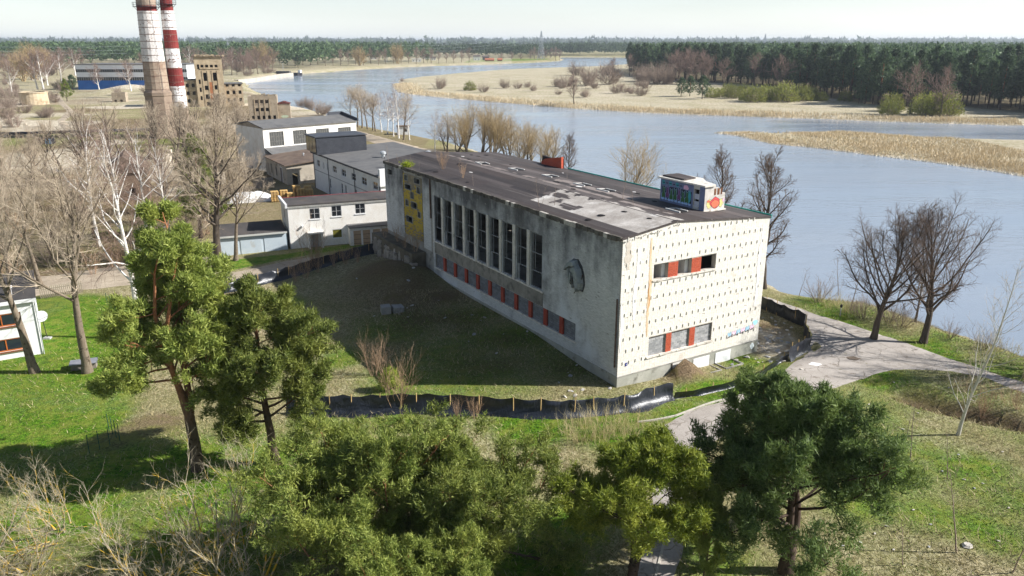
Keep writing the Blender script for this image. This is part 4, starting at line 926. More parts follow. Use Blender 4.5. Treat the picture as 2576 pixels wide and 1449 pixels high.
MB().prism([(-8.8, -.25, 2.26), (-.3, -.25, 2.26), (-.3, 6.1, 2.5), (-8.8, 6.1, 2.5)], (0, 0, .12)).build('roof', FELTD, G1)
box_obj('fascia', (-8.8, -.3, -.3, -.251, 2.2, 2.42), M('pale_fascia', srgb(196, 196, 190)), G1)
# ---- office with dark box on its roof
OF = thing('office_block', 'white rendered office with grey flat roof and dark glazed box on top', 'building', (-19, 112, 0), BA)
ow = [(18.85, 21.6, 4.2, 5.35), (14.35, 17.2, 4.2, 5.35), (9.87, 12.55, 4.2, 5.35), (5.23, 8.2, 4.2, 5.35), (.87, 3.47, 4.2, 5.35), (27.64, 29.84, 4.12, 5.3), (25.49, 26.3, 4.12, 5.25), (23.65, 24.3, 4.12, 5.25)]
ow = [((a + b) / 2 - (b - a) * .36, (a + b) / 2 + (b - a) * .36, c, d) for a, b, c, d in ow]
og = [(y, y + .75, 1.2, 2.9) for y in (2.2, 6.2, 10.2, 14.9, 16.6, 22.5)]
shell(OF, 15.0, 31.2, 6.35, OFFW, left=ow + og)
for q in ow: glazed(OF, 'y', *q, nx=2 if q[1] - q[0] > 1 else 1, nz=2, off=.1)
for q in og: glazed(OF, 'y', *q, nx=1, nz=2, off=.1)
MB().prism([(-.45, -.3, 6.36), (15.3, -.3, 7.0), (15.3, -.3, 7.2), (-.45, -.3, 6.56)], (0, 31.8, 0)).build('roof', FELTG, OF)
MB().bar((-.45, -.2, 6.36), (-.45, 31.3, 6.36), .08, 6).build('gutter', M('dark_gutter', srgb(62, 62, 66)), OF)
for y in (23.2, 10.6, .25, 31.0): MB().bar((-.12, y, 0), (-.12, y, 6.3), .06, 6).build('downpipe', M('dark_gutter', srgb(62, 62, 66)), OF)
box_obj('string_course', (-.03, -.001, .3, 31.0, 3.3, 3.42), M('grey_course', srgb(150, 150, 150)), OF)
box_obj('fire_wall', (-.2, 1.2, -.31, .3, 5.0, 7.5), OFFW, OF)
SL = M('anthracite_slat', srgb(66, 68, 74), srgb(76, 78, 84), 1, fine=.05, rough=.5)
bx0 = MB().prism([(-1.2, 25.4, 6.9), (-1.2, 31.0, 6.9), (-1.2, 31.0, 9.5), (-1.2, 25.4, 9.5)], (9.0, 0, -.1)).build('dark_roof_box', SL, OF)
for i in range(13): MB().prism([(-1.15, 25.34, 6.62 + .21 * i), (-1.15, 25.39, 6.62 + .21 * i), (-1.15, 25.39, 6.78 + .21 * i), (-1.15, 25.34, 6.78 + .21 * i)], (8.9, 0, -.08)).build('box_slat', SL, bx0)
for a, b in ((25.6, 27.2), (27.4, 29.0), (29.2, 30.8)): box_obj('box_pane', (-1.24, -1.205, a, b, 6.95, 9.35), NT('box_glass').done(srgb(120, 104, 84), .05, .8), bx0)
box_obj('box_cap', (-1.4, 7.9, 25.2, 31.2, 9.52, 9.66), SL, OF)
ZN = M('bright_zinc', srgb(206, 210, 212), srgb(186, 190, 192), 3, metal=.4, rough=.4)
def vent(parent, x, y, z, h, r, cap=True):
    m = MB().lathe([(r * .6, z), (r * .6, z + h * .55), (r, z + h * .56), (r, z + h * .85), (r * .35, z + h)], 12, (x, y)); m.build('roof_vent', ZN, parent, smooth=False)
    MB().box(x - r, x + r, y - r, y + r, z - .12, z + .03).build('vent_base', SL, parent)
vent(OF, 6.8, 15.5, 6.78, 1.1, .5); vent(OF, 9.0, 6.5, 6.9, 1.5, .65); vent(OF, 3.2, 5.8, 6.62, 1.0, .3); vent(OF, 12.5, 10.2, 7.05, 1.1, .5)
for x, y in ((8, 17), (6.4, 14), (8.5, 12.5), (5.6, 10.5)): MB().bar((x, y, 6.6), (x, y, 7.2), .07, 6).build('small_pipe', SL, OF)
# ---- workshop hall with four big windows
HB = thing('workshop_hall', 'white brick workshop hall with four large multi pane windows and grey roof', 'building', (-49.4, 156.6, 0), R_(44))
hw = [(1.3, 4.4, 4.9, 7.75), (6.5, 9.6, 4.9, 7.7), (11.8, 14.9, 4.9, 7.6), (17.1, 20.3, 4.9, 7.5)]
shell(HB, 21.7, 12.0, 8.5, WHITEB, front=hw)
for q in hw: glazed(HB, 'x', *q, nx=6, nz=3, off=.12, fr=.09, fmat=M('grey_steel_frame', srgb(110, 108, 104), srgb(150, 148, 142), 2), pane=NT('dusty_glass').done(srgb(84, 84, 82), .3, .5))
MB().prism([(-.15, -.35, 8.52), (21.9, -.35, 8.52), (21.9, 6, 9.5), (-.15, 6, 9.5)], (0, 0, .16)).build('roof_slope', FELTG, HB)
MB().prism([(-.15, 6.001, 9.5), (21.9, 6.001, 9.5), (21.9, 12.3, 8.6), (-.15, 12.3, 8.6)], (0, 0, .16)).build('roof_slope', FELTG, HB)
MB().prism([(0.01, 0.01, 8.5), (.01, 11.9, 8.5), (.01, 6, 9.45)], (.28, 0, 0)).build('gable', RUING, HB)
MB().prism([(21.4, 0.01, 8.5), (21.4, 11.9, 8.5), (21.4, 6, 9.45)], (.28, 0, 0)).build('gable', RUING, HB)
MB().prism([(21.9, -.4, 8.6), (21.9, 6, 9.6), (21.9, 6, 10.3), (21.9, -.4, 9.2)], (.25, 0, 0)).build('fire_parapet', SL, HB)
MB().prism([(18.6, 6, 9.67), (22.1, 6, 9.67), (22.1, 6, 10.3), (18.6, 6, 10.3)], (0, .25, 0)).build('fire_parapet', SL, HB)
MB().prism([(0, -3.0, 3.7), (16, -3.0, 3.7), (16, -.001, 4.6), (0, -.001, 4.6)], (0, 0, .12)).build('lean_to_roof', FELTG, HB)
MB().box(0, 16, -2.9, -2.7, -1, 3.69).build('lean_to_wall', RUING, HB)
MB().box(0, .2, -2.69, -.01, -1, 3.6).build('lean_to_wall', RUING, HB)
# ---- brown roofed shed in front of it
SH = thing('brick_shed', 'shabby brick shed with brown felt roof in front of workshop hall', 'shed', (-41.0, 141.5, 0), R_(31.2))
shell(SH, 9.5, 14.5, 3.6, M('stained_shed_wall', srgb(170, 160, 144), srgb(192, 182, 166), .6, c3=srgb(116, 108, 98), s3=.5, fine=.1), front=[(1.0, 2.0, .0, 2.0)], left=[(3.0, 4.2, 0, 2.7), (6.5, 7.5, .8, 2.4), (10, 11, .8, 2.6)])
MB().prism([(-.4, -.4, 3.45), (9.8, -.4, 4.3), (9.8, -.4, 4.45), (-.4, -.4, 3.6)], (0, 15.0, 0)).build('roof', FELTB, SH)
box_obj('door_frame', (-.05, -.001, 2.85, 4.35, 0, 2.85), WFR, SH); box_obj('door_leaf', (-.06, -.051, 3.0, 4.2, 0, 2.7), M('old_door', srgb(120, 110, 104)), SH)
vent(SH, 5.5, 7.5, 4.1, .5, .2)
FB = thing('yard_fence', 'low weathered plank fence closing the yard beside the brick shed', 'fence', (-44.5, 141, 0), R_(31.2))
for i in range(24): box_obj('plank', (-3 + i * .15, -3 + i * .15 + .14, -2.02, -1.98, 0, 1.75 + random.uniform(-.05, .05)), M('grey_plank', srgb(120, 112, 102), srgb(146, 138, 128), 2), FB)
# ---- pallets, white tarp
PW = M('new_pallet_wood', srgb(206, 168, 104), srgb(222, 188, 128), 2, fine=.1)
pm = MB()
for z in (0, .11):
    for k in range(7): pm.box(-.6, .6, -.5 + k * .155, -.5 + k * .155 + .1, z + .022 if z else z, z + .044 if z else z + .022)
for k in (-.55, -.07, .41): pm.box(k, k + .14, -.5, .53, .023, .131)
pm = pm.mesh('wood_pallet', PW)
for n_, (dx, dy, cnt) in enumerate(((0, 0, 11), (1.4, .7, 11), (2.8, -.2, 9), (3.3, 2.4, 14), (4.3, .8, 12), (5.2, 2.5, 13), (5.8, .8, 11))):
    base = Vector((-38.8 + dx * .9 + 0, 126.0 + dy * .8 + dx * .2, 0))
    for k in range(cnt):
        o = inst('wood_pallet', pm, None, (base.x + random.uniform(-.05, .05), base.y + random.uniform(-.05, .05), H1(base.x, base.y) + k * .158), (0, 0, R_(22) + random.uniform(-.06, .06)))
        tag(o, 'new yellow wooden pallet stacked in the yard behind white workshop', 'pallet', 'pallets stacked in the yard')
tp = MB()
tn = 14
for j in range(6):
    for i in range(tn):
        pass
T_ = np.array([[(8.5 * (i / 19 - .5), 4.0 * (j / 9 - .5), 1.5 * max(0, 1 - ((i / 19 - .5) * 2) ** 4) * max(0, 1 - ((j / 9 - .5) * 2) ** 2) + .12 * math.sin(i * 1.3) * math.cos(j * 2)) for i in range(20)] for j in range(10)]).reshape(-1, 3)
I = np.arange(200).reshape(10, 20); q = np.stack([I[:-1, :-1], I[:-1, 1:], I[1:, 1:], I[1:, :-1]], -1).reshape(-1, 4)
o = inst('tarpaulin_heap', np_mesh('tarpaulin_heap', T_, Fq=q, mats=[WPAINT], smooth=True), None, (-43.5, 127.0, -.1), (0, 0, R_(22))); tag(o, 'white tarpaulin covered heap left of the pallets', 'tarpaulin')
# ---- house at the left edge
LH = thing('white_house', 'white brick house with orange framed windows beside the lawn', 'house', px(108, 890) - Vector((math.cos(BA), math.sin(BA), 0)) * 13, BA)
WHB = M('white_house_brick', srgb(222, 222, 220), srgb(236, 236, 234), 1.2, fine=.08, fs=14, bump=.2)
lhw = []
for z0, z1 in ((2.86, 3.92), (.72, 1.78)):
    lhw += [(13 - 5.2, 13 - 1.0, z0, z1), (2.0, 6.0, z0, z1)]
shell(LH, 13, 9, 4.75, WHB, front=lhw)
ORG = M('orange_brown_frame', srgb(176, 96, 44), srgb(190, 110, 56), 2, rough=.5)
for q in lhw:
    wdw = glazed(LH, 'x', *q, nx=3, nz=1, off=.08, fmat=ORG, fr=.09, sill_=False)
    box_obj('sill', (q[0] - .05, q[1] + .05, -.12, .045, q[2] - .12, q[2] - .01), M('brown_sill', srgb(120, 80, 56)), wdw)
    box_obj('curtain', (q[0] + .15, q[1] - .15, .22, .25, q[2] + .05, q[3] - .05), M('net_curtain', srgb(168, 186, 182), srgb(196, 208, 204), 6, st=(6, 1, .2)), wdw)
MB().box(-.3, 13.25, -.3, 9.3, 4.76, 4.98).build('roof', FELTD, LH); box_obj('roof_edge', (-.32, 13.27, -.34, -.301, 4.7, 5.0), WFR, LH)
box_obj('roof_vent', (11.2, 11.6, 1.6, 2.0, 4.98, 5.6), WFR, LH); box_obj('vent_cap', (11.1, 11.7, 1.5, 2.1, 5.6, 5.68), WFR, LH)
MB().bar((13.1, -.1, 0), (13.1, -.1, 4.7), .05, 6).build('downpipe', ZN, LH)
# ---- chimneys
CB = M('chimney_brick', srgb(146, 128, 112), srgb(168, 150, 132), .5, c3=srgb(136, 112, 94), s3=.3, fine=.1, fs=5, st=(1, 1, 3))
CW = M('chimney_white_paint', srgb(206, 200, 196), srgb(222, 218, 214), 1, c3=srgb(150, 132, 122), s3=1.6, t3=(.56, .62), fine=.1, fs=5)
CR = M('chimney_red_paint', srgb(112, 42, 40), srgb(132, 56, 52), 1, c3=srgb(210, 200, 196), s3=2.2, t3=(.64, .68), fine=.1)
CW2 = M('peeling_white_paint', srgb(228, 226, 226), srgb(216, 212, 210), 1, c3=srgb(120, 92, 82), s3=1.4, t3=(.565, .60), st3=(1, 1, 1.6), fine=.08)
IRON = M('dark_iron', srgb(66, 66, 70))
def chimney(name, label, x, y, prof, bands, k=20):
    c = thing(name, label, 'chimney', (x, y, 0)); rad = lambda z: float(np.interp(z, [p[1] for p in prof], [p[0] for p in prof]))
    for z0, z1, m in bands:
        n = max(1, int((z1 - z0) / 2)); MB().lathe([(rad(z0 + (z1 - z0) * i / n), z0 + (z1 - z0) * i / n) for i in range(n + 1)], k).build('chimney_shaft_band', m, c, smooth=False)
    z = prof[0][1] + 2
    z = 4.0
    while z < prof[-1][1] - 1:
        MB().lathe([(rad(z) + .03, z), (rad(z) + .05, z + .02), (rad(z) + .05, z + .12), (rad(z) + .03, z + .14)], k, cap=False).build('iron_hoop', M('rust_hoop', srgb(120, 96, 84)), c); z += 1.75
    return c, rad
ch1, r1 = chimney('brick_chimney', 'thick brick factory chimney with faded white upper part and octagonal base', -95.4, 216, [(3.6, 0), (3.45, 9), (3.0, 13), (2.42, 34), (2.1, 55)],
                  [(12.6, 20, CB), (20, 32.6, CW), (32.6, 34, CR), (34, 55, CB)])
MB().lathe([(3.7, -1), (3.6, 11.0), (3.75, 11.2), (3.75, 12.0), (3.1, 12.7)], 8).build('octagonal_base', M('chimney_base_brick', srgb(124, 108, 94), srgb(146, 128, 112), .6, fine=.1), ch1)
ch2, r2 = chimney('striped_chimney', 'slender chimney painted in peeling red and white bands', -91.4, 219, [(2.35, 0), (2.2, 8), (1.55, 35), (1.3, 55)],
                  [(-1, 7.5, CB), (7.5, 13.5, CW2), (13.5, 18.3, CR), (18.3, 23.2, CW2), (23.2, 28, CR), (28, 32.8, CW2), (32.8, 37.5, CR), (37.5, 42, CW2), (42, 55, CR)])
for c, rr, z in ((ch1, r1(33.6), 33.6), (ch2, r2(34.4), 34.4)):
    m = MB(); kk = 16
    m.lathe([(rr + .02, z), (rr + .9, z), (rr + .9, z + .06), (rr + .02, z + .06)], kk, cap=False)
    for i in range(kk):
        a = 2 * math.pi * i / kk; b = 2 * math.pi * (i + 1) / kk; R = rr + .88
        m.bar((R * math.cos(a), R * math.sin(a), z), (R * math.cos(a), R * math.sin(a), z + 1.1), .03)
        for hh in (.55, 1.1): m.bar((R * math.cos(a), R * math.sin(a), z + hh), (R * math.cos(b), R * math.sin(b), z + hh), .025)
        if i % 2 == 0: m.bar((R * math.cos(a), R * math.sin(a), z), (rr * math.cos(a), rr * math.sin(a), z - .9), .04)
    m.build('gallery', IRON, c)
m = MB()
for dx in (-.25, .25): m.bar((2.6, -2.4 + dx, 4), (1.65, -1.3 + dx, 40), .04)
for i in range(60): z = 4 + i * .6; t = (z - 4) / 36; m.bar((2.6 - .95 * t, -2.65 + 1.1 * t, z), (2.6 - .95 * t, -2.15 + 1.1 * t, z), .03)
m.build('ladder', IRON, ch1)
# ---- ruined tower block and wings
TW = thing('ruined_tower', 'ruined tan brick tower block with empty window openings and ragged roof', 'building', pY(500, 262, 320) * 1, R_(22))
TW.location.z = 0
th_ = [(1.0, 1.8, 14.6, 16.4)] + [(2.3 + 1.75 * k, 3.4 + 1.75 * k, 15.2, 16.2) for k in range(4)] + [(2.9, 4.2, 10.0, 13.2), (6.5, 7.9, 10.0, 13.2), (1.0, 1.7, 8.9, 10.6), (1.0, 1.7, 5.8, 7.5), (1.0, 1.7, 2.6, 4.2), (3.0, 4.3, 6.5, 8.2), (6.7, 7.7, 6.6, 8.3), (3.0, 4.4, 3.0, 4.8), (6.7, 7.7, 3.0, 4.8), (3.0, 4.4, .4, 1.8), (6.7, 7.7, .4, 1.8)]
shell(TW, 10.4, 10.0, 19.3, RUINB, front=th_, th=.6)
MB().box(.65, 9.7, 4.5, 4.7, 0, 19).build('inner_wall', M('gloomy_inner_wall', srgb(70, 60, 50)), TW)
MB().prism([(-.6, -.6, 19.31), (10.9, -.6, 19.31), (10.9, 10.4, 19.31), (-.6, 10.4, 19.31)], (0, 0, .35)).build('roof_slab', FELTB, TW)
for i in range(22): x = random.uniform(-.6, 10.6); box_obj('broken_coping', (x, x + random.uniform(.4, 1.2), -.7, -.3, 19.4, 19.75 + random.random() * .5), RUINB, TW)
for a, b in ((2.5, 2.8), (4.5, 4.8), (6.1, 6.4), (8.1, 8.4)): box_obj('pilaster', (a, b, -.15, -.001, 0, 14), RUINB, TW)
box_obj('balcony_band', (1.9, 9.2, -.25, -.001, 14.6, 14.95), RUINB, TW)
box_obj('rust_bare_patch', (4.85, 6.05, -.04, -.001, 2, 9.5), M('rusty_brick_bare', srgb(176, 116, 76), srgb(150, 100, 70), .8), TW)
def wing(parent, x0, L, D, H, rows, cols, mat, y0=1.0):
    h_ = [(x0 + (i + .5) * L / cols - .55, x0 + (i + .5) * L / cols + .55, 1.6 + 3.0 * j, 3.0 + 3.0 * j) for i in range(cols) for j in range(rows)]
    m = MB()
    for a, b, c, d in cells(x0, x0 + L, -1, H, h_): m.box(a, b, y0, y0 + .4, c, d)
    m.box(x0, x0 + .4, y0 + .4, y0 + D, -1, H); m.box(x0 + L - .4, x0 + L, y0 + .4, y0 + D, -1, H); m.box(x0 + .4, x0 + L - .4, y0 + D - .4, y0 + D, -1, H)
    w_ = m.build('wing_wall', mat, parent); MB().box(x0 - .3, x0 + L + .3, y0 - .3, y0 + D + .3, H + .01, H + .35).build('wing_roof', FELTG, w_)
    return w_
wing(TW, -4.6, 4.58, 8, 10.3, 3, 2, RUINB, 1.5); wing(TW, 10.42, 7.0, 9, 8.6, 3, 3, RUINB, 1.5); wing(TW, -9.5, 4.88, 6, 4.6, 1, 3, RUINB, 1.2)
RN = thing('ruined_block', 'small grey ruined brick block with three rows of empty windows near the river', 'building', (-86.8, 262.5, 0), R_(14))
rh = [(2.2 + 1.6 * i, 3.2 + 1.6 * i, z, z + 1.1) for i in range(3) for z in (5.6, 3.0)] + [(.8 + 1.7 * i, 1.7 + 1.7 * i, .4, 1.6) for i in range(5)]
shell(RN, 9.2, 8, 7.9, RUING, front=rh, th=.5)
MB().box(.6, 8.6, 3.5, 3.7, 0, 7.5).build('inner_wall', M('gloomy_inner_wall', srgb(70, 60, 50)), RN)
for k in range(4): box_obj('pilaster', (1.9 + 1.6 * k, 2.05 + 1.6 * k, -.12, -.001, 1.9, 7), RUINB, RN)
for i in range(16): x = random.uniform(0, 8.6); y = random.choice((0, 7.5)); box_obj('broken_coping', (x, x + random.uniform(.3, .8), y, y + .5, 7.91, 7.95 + random.random() * .5), RUINB, RN)
MB().box(9.21, 13.2, 1.5, 6.5, -1, 5.2).build('annex', RUING, RN); gpoly('annex_graffiti', blobp(11.2, 1.0, 2.6, 1.0, 5, 14), paint('faded_green_tag', (170, 182, 160)), RN, -1.49, 'x')
MB().prism([(9.0, 1.3, 5.21), (13.4, 1.3, 5.21), (11.2, 1.3, 5.9)], (0, 5.4, 0)).build('annex_roof', M('red_brown_roof', srgb(92, 50, 46)), RN)
# ---- round brick tank, block ruin, warehouse, brown ruin
TK = thing('round_tank', 'round pale brick tank overgrown on top in the factory wasteland', 'tank', px(88, 262), 0)
MB().lathe([(5.4, -1), (5.25, 4.6), (5.5, 4.65), (5.5, 5.0), (4.6, 5.05), (4.6, 4.2)], 24, cap=False).build('tank_wall', M('tank_brick', srgb(186, 166, 136), srgb(206, 188, 160), .5, c3=srgb(150, 130, 104), s3=.3, fine=.1), TK, smooth=False)
MB().lathe([(4.58, 4.1), (4.58, 4.4), (2.5, 4.9), (.5, 5.0)], 20).build('tank_earth', M('terrace_earth', srgb(84, 78, 66)), TK)
KB = thing('concrete_cube_ruin', 'small broken concrete cube with round hole in the wasteland', 'ruin', px(283, 257), R_(12))
shell(KB, 5.5, 4, 4.0, RUING, front=[(1.9, 3.3, 2.2, 3.4), (.8, 1.8, .0, 1.0), (3.2, 4.2, 0, 1.0)], th=.4)
WH = thing('blue_white_warehouse', 'long white warehouse with ribbon windows and blue base', 'building', px(198, 226), R_(0))
WHM = M('white_sheet_metal', srgb(232, 234, 238), srgb(222, 224, 230), .3, fine=.03, rough=.5); BLM = M('blue_sheet_metal', srgb(32, 92, 172), srgb(46, 108, 186), .3, fine=.05, rough=.5)
WL_ = 60.0
MB().box(0, WL_, 0, .3, -1, 4.9).build('blue_base', BLM, WH)
MB().box(0, WL_, 0, .3, 6.7, 9.2).build('white_band', WHM, WH); MB().box(0, WL_, 0, .3, 10.8, 13.0).build('white_band', WHM, WH)
for z0, z1 in ((4.91, 6.69), (9.21, 10.79)):
    for i in range(50): box_obj('ribbon_pane', (.05 + i * 1.2, 1.12 + i * 1.2, .08, .12, z0, z1), GLASS, WH)
    f = MB()
    for i in range(51): f.box(-.02 + i * 1.2 - .0, .049 + i * 1.2, .02, .2, z0, z1)
    f.build('ribbon_frame', WFR, WH)
MB().box(-.02, .3, .301, 26, -1, 13.0).build('end_wall', M('grey_blue_metal', srgb(150, 160, 176), None, rough=.5), WH); MB().box(WL_ - .3, WL_, .301, 26, -1, 13).build('end_wall', WHM, WH)
MB().box(-.4, WL_ + .3, -.4, 26.3, 13.01, 13.4).build('roof', FELTG, WH)
BRN = thing('brown_ruin_house', 'half hidden brown ruined house with steep felt roof behind birches', 'building', px(268, 515), R_(22))
shell(BRN, 6.5, 9, 5.0, M('dark_brown_wall', srgb(110, 92, 78), srgb(132, 112, 94), .8), front=[(1, 2, 1, 2.4), (3.6, 4.6, 1, 2.4)])
MB().prism([(-.3, -.3, 4.9), (6.8, -.3, 4.9), (3.25, -.3, 7.6)], (0, 9.6, 0)).build('roof', FELTB, BRN)
for n_, (a, b, L, hh, ang) in enumerate(((235, 470, 4.5, 4.2, 20), (345, 462, 7, 4.4, 25), (405, 440, 4, 4.5, 80), (60, 330, 6, 2.4, 10), (480, 470, 6, 3.5, 30), (150, 480, 5, 2.0, 5))):
    p = gp(a, b); q = thing('ruin_wall', ['stub of pale plastered ruin wall left of the brown house', 'long pale ruin wall behind the brown house', 'tall end of pale ruin wall beside the chimney trees', 'low crumbled wall beside the wasteland track', 'grey stub of wall behind the grey linden', 'crumbled low wall among birches'][n_], 'ruin', p, R_(ang))
    x = 0
    while x < L:
        w_ = random.uniform(.6, 1.3); MB().box(x, x + w_ - .01, 0, .4, -.6, hh * random.uniform(.55, 1.0)).build('wall_piece', M('pale_ruin_plaster', srgb(200, 186, 164), srgb(222, 212, 196), .8, c3=srgb(150, 134, 112), s3=.7), q); x += w_
# long low pipeline across the wasteland
PL = thing('heating_pipeline', 'long low dark heating pipe on concrete blocks across the wasteland', 'pipeline', px(-60, 347), 0)
pa, pb_ = Vector((0, 0, .9)), px(400, 333) - px(-60, 347) + Vector((0, 0, .9))
MB().bar(pa, pb_, .42, 10).build('pipe', M('tar_lagging', srgb(58, 60, 70), srgb(78, 80, 88), .5), PL)
for i in range(14): c = pa.lerp(pb_, i / 13.0); MB().box(c.x - .3, c.x + .3, c.y - .4, c.y + .4, -1, .55).build('support_block', CONC, PL)
# waterside kiosk
KI = thing('riverside_kiosk', 'tiny white hut with blue end wall among the riverside birches', 'hut', (-32.2, 222.0, -.3), R_(10))
shell(KI, 3.4, 2.6, 2.5, OFFW, front=[(1.9, 2.7, 1.1, 1.9)]); box_obj('roof', (-.2, 3.6, -.2, 2.8, 2.51, 2.68), FELTB, KI); box_obj('blue_end', (-.04, -.001, .05, 2.5, 0, 2.4), paint('kiosk_blue', (96, 104, 168)), KI)
# ================================================================ trees
def polyl(rng, S, D, L, n, wob, up):
    B = len(S); P = np.zeros((B, n, 3)); P[:, 0] = S; d = D / np.linalg.norm(D, axis=1, keepdims=True)
    st = (L / (n - 1))[:, None]
    for i in range(1, n):
        d = d + rng.normal(0, wob, (B, 3)) + np.array([0, 0, up]); d /= np.linalg.norm(d, axis=1, keepdims=True)
        P[:, i] = P[:, i - 1] + d * st
    return P
def tubes(P, R, k):
    B, n, _ = P.shape; T = np.gradient(P, axis=1); T /= np.linalg.norm(T, axis=2, keepdims=True) + 1e-9
    ref = np.where(np.abs(T[..., 2:3]) > .9, np.array([1., 0, 0]), np.array([0, 0, 1.]))
    N = np.cross(T, ref); N /= np.linalg.norm(N, axis=2, keepdims=True) + 1e-9; Bn = np.cross(T, N)
    a = 2 * np.pi * np.arange(k) / k
    V = P[:, :, None] + R[:, :, None, None] * (np.cos(a)[None, None, :, None] * N[:, :, None] + np.sin(a)[None, None, :, None] * Bn[:, :, None])
    I = np.arange(B * n * k).reshape(B, n, k); J = np.roll(I, -1, 2)
    F = np.stack([I[:, :-1], J[:, :-1], J[:, 1:], I[:, 1:]], -1).reshape(-1, 4)
    return V.reshape(-1, 3), F
def grow(seed, levels):
    """levels[0]: stems; each later level branches from the one before. returns list of (P,R)"""
    rng = np.random.default_rng(seed); out = []
    L0 = levels[0]; B = L0.get('n', 1); az = rng.uniform(0, 2 * np.pi, B) if B > 1 else rng.uniform(0, 6.28, 1)
    tl = np.radians(rng.normal(L0.get('tilt', 3), L0.get('tiltv', 2), B)); sp = L0.get('spread', 0.0)
    D = np.stack([np.sin(tl) * np.cos(az), np.sin(tl) * np.sin(az), np.cos(tl)], 1)
    S = np.stack([sp * np.cos(az) * rng.random(B), sp * np.sin(az) * rng.random(B), np.full(B, L0.get('z0', -.25))], 1)
    L = L0['len'] * rng.uniform(1 - L0.get('lv', .1), 1 + L0.get('lv', .1), B)
    P = polyl(rng, S, D, L, L0['np'], L0.get('wob', .05), L0.get('up', .05))
    t = np.linspace(0, 1, L0['np']); R = L0['r'] * (1 - t * (1 - L0.get('tip', .15)))[None] * np.ones((B, 1)); R[:, 0] *= L0.get('flare', 1.3)
    out.append((P, R)); Lp = L
    for lv in levels[1:]:
        B0, n0 = P.shape[:2]; c = lv['n']; B = B0 * c
        pi = np.repeat(np.arange(B0), c); k = np.tile(np.arange(c), B0)
        tt = lv['t0'] + (lv['t1'] - lv['t0']) * np.clip((k + rng.uniform(0, 1, B)) / c, 0, .999)
        f = tt * (n0 - 1); i0 = np.minimum(f.astype(int), n0 - 2); fr = (f - i0)[:, None]
        S = P[pi, i0] * (1 - fr) + P[pi, i0 + 1] * fr; T = P[pi, i0 + 1] - P[pi, i0]; T /= np.linalg.norm(T, axis=1, keepdims=True) + 1e-9
        Rp = R[pi, i0] * (1 - fr[:, 0]) + R[pi, i0 + 1] * fr[:, 0]
        ref = np.where(np.abs(T[:, 2:3]) > .95, np.array([1., 0, 0]), np.array([0, 0, 1.])); N = np.cross(T, ref); N /= np.linalg.norm(N, axis=1, keepdims=True) + 1e-9; Q = np.cross(T, N)
        ph = k * 2.39996 + pi * 1.7 + rng.normal(0, .5, B); an = np.radians(rng.normal(lv['ang'], lv.get('angv', 10), B))
        if 'ang1' in lv: an = np.radians(lv['ang'] + (lv['ang1'] - lv['ang']) * (tt - lv['t0']) / (lv['t1'] - lv['t0'] + 1e-9) + rng.normal(0, lv.get('angv', 10), B))
        D = np.cos(an)[:, None] * T + np.sin(an)[:, None] * (np.cos(ph)[:, None] * N + np.sin(ph)[:, None] * Q)
        if lv.get('flat'): D[:, 2] *= lv['flat']
        rel = (tt - lv['t0']) / (lv['t1'] - lv['t0'] + 1e-9)
        prof = lv.get('prof'); pf = np.interp(rel, np.linspace(0, 1, len(prof)), prof) if prof else 1.0
        L = (lv['abs'] if 'abs' in lv else Lp[pi] * lv['len']) * pf * rng.uniform(1 - lv.get('lv', .3), 1 + lv.get('lv', .3), B)
        P = polyl(rng, S, D, L, lv['np'], lv.get('wob', .12), lv.get('up', .05))
        r0 = np.minimum(np.maximum(Rp * lv.get('rr', .5), lv.get('rmin', .008)), Rp * .95 + .003)
        t = np.linspace(0, 1, lv['np']); R = r0[:, None] * (1 - t * (1 - lv.get('tip', .3)))[None]
        out.append((P, R)); Lp = L
    return out
def branch_mesh(name, lv, sides, mat, smooth=True):
    Vs, Fs, o = [], [], 0
    for (P, R), k in zip(lv, sides):
        V, F = tubes(P, R, k); Vs.append(V); Fs.append(F + o); o += len(V)
    return np_mesh(name, np.concatenate(Vs), Fq=np.concatenate(Fs), mats=[mat], smooth=smooth)
def bark(name, c1, c2, c3=None, s=4, st=(1, 1, .3), z=None, t3=(.55, .65), s3=3.0, st3=None):
    n = NT(name); col = n.mix(n.ramp(n.noise(s, 5, .65, stretch=st), .3, .7), c1, c2)
    if c3 is not None:
        f = n.ramp(n.noise(s3, 4, .6, stretch=st3), *t3); col = n.mix(f, col, c3)
    if z is not None:
        sp = n.n('ShaderNodeSeparateXYZ'); n.l(n.tc.outputs['Object'], sp.inputs[0])
        f = n.math('ADD', sp.outputs['Z'], n.math('MULTIPLY', n.noise(1.0, 3), 2.0)); col = n.mix(n.ramp(f, z[0], z[1]), col, n.mix(n.ramp(n.noise(5, 4), .35, .65), *z[2:]))
    n.bump(n.noise(14, 4, .6, stretch=(1, 1, .25)), .5, .03)
    return n.done(col, .95, .1)
BK_LIN = bark('linden_bark', srgb(104, 92, 78), srgb(136, 124, 108), srgb(78, 68, 58))
BK_DARK = bark('dark_bark', srgb(72, 64, 56), srgb(98, 88, 78))
TW_GREY = bark('grey_twigs', srgb(166, 150, 130), srgb(200, 184, 162), s=1)
TW_PURP = bark('purplish_twigs', srgb(124, 104, 94), srgb(152, 130, 118), s=1)
TW_LINR = bark('dark_linden_twigs', srgb(96, 80, 70), srgb(126, 108, 94), s=1)
BK_BIR = bark('birch_bark', srgb(206, 200, 192), srgb(232, 228, 222), srgb(58, 52, 48), s=2, t3=(.60, .66), s3=2.6, st3=(1, 1, 3))
BK_BIRT = bark('young_birch_bark', srgb(180, 176, 164), srgb(206, 202, 192), srgb(110, 104, 94), t3=(.6, .7))
BK_LICH = bark('lichen_bark', srgb(150, 140, 118), srgb(180, 170, 146), srgb(206, 168, 54), t3=(.50, .58), s3=1.6)
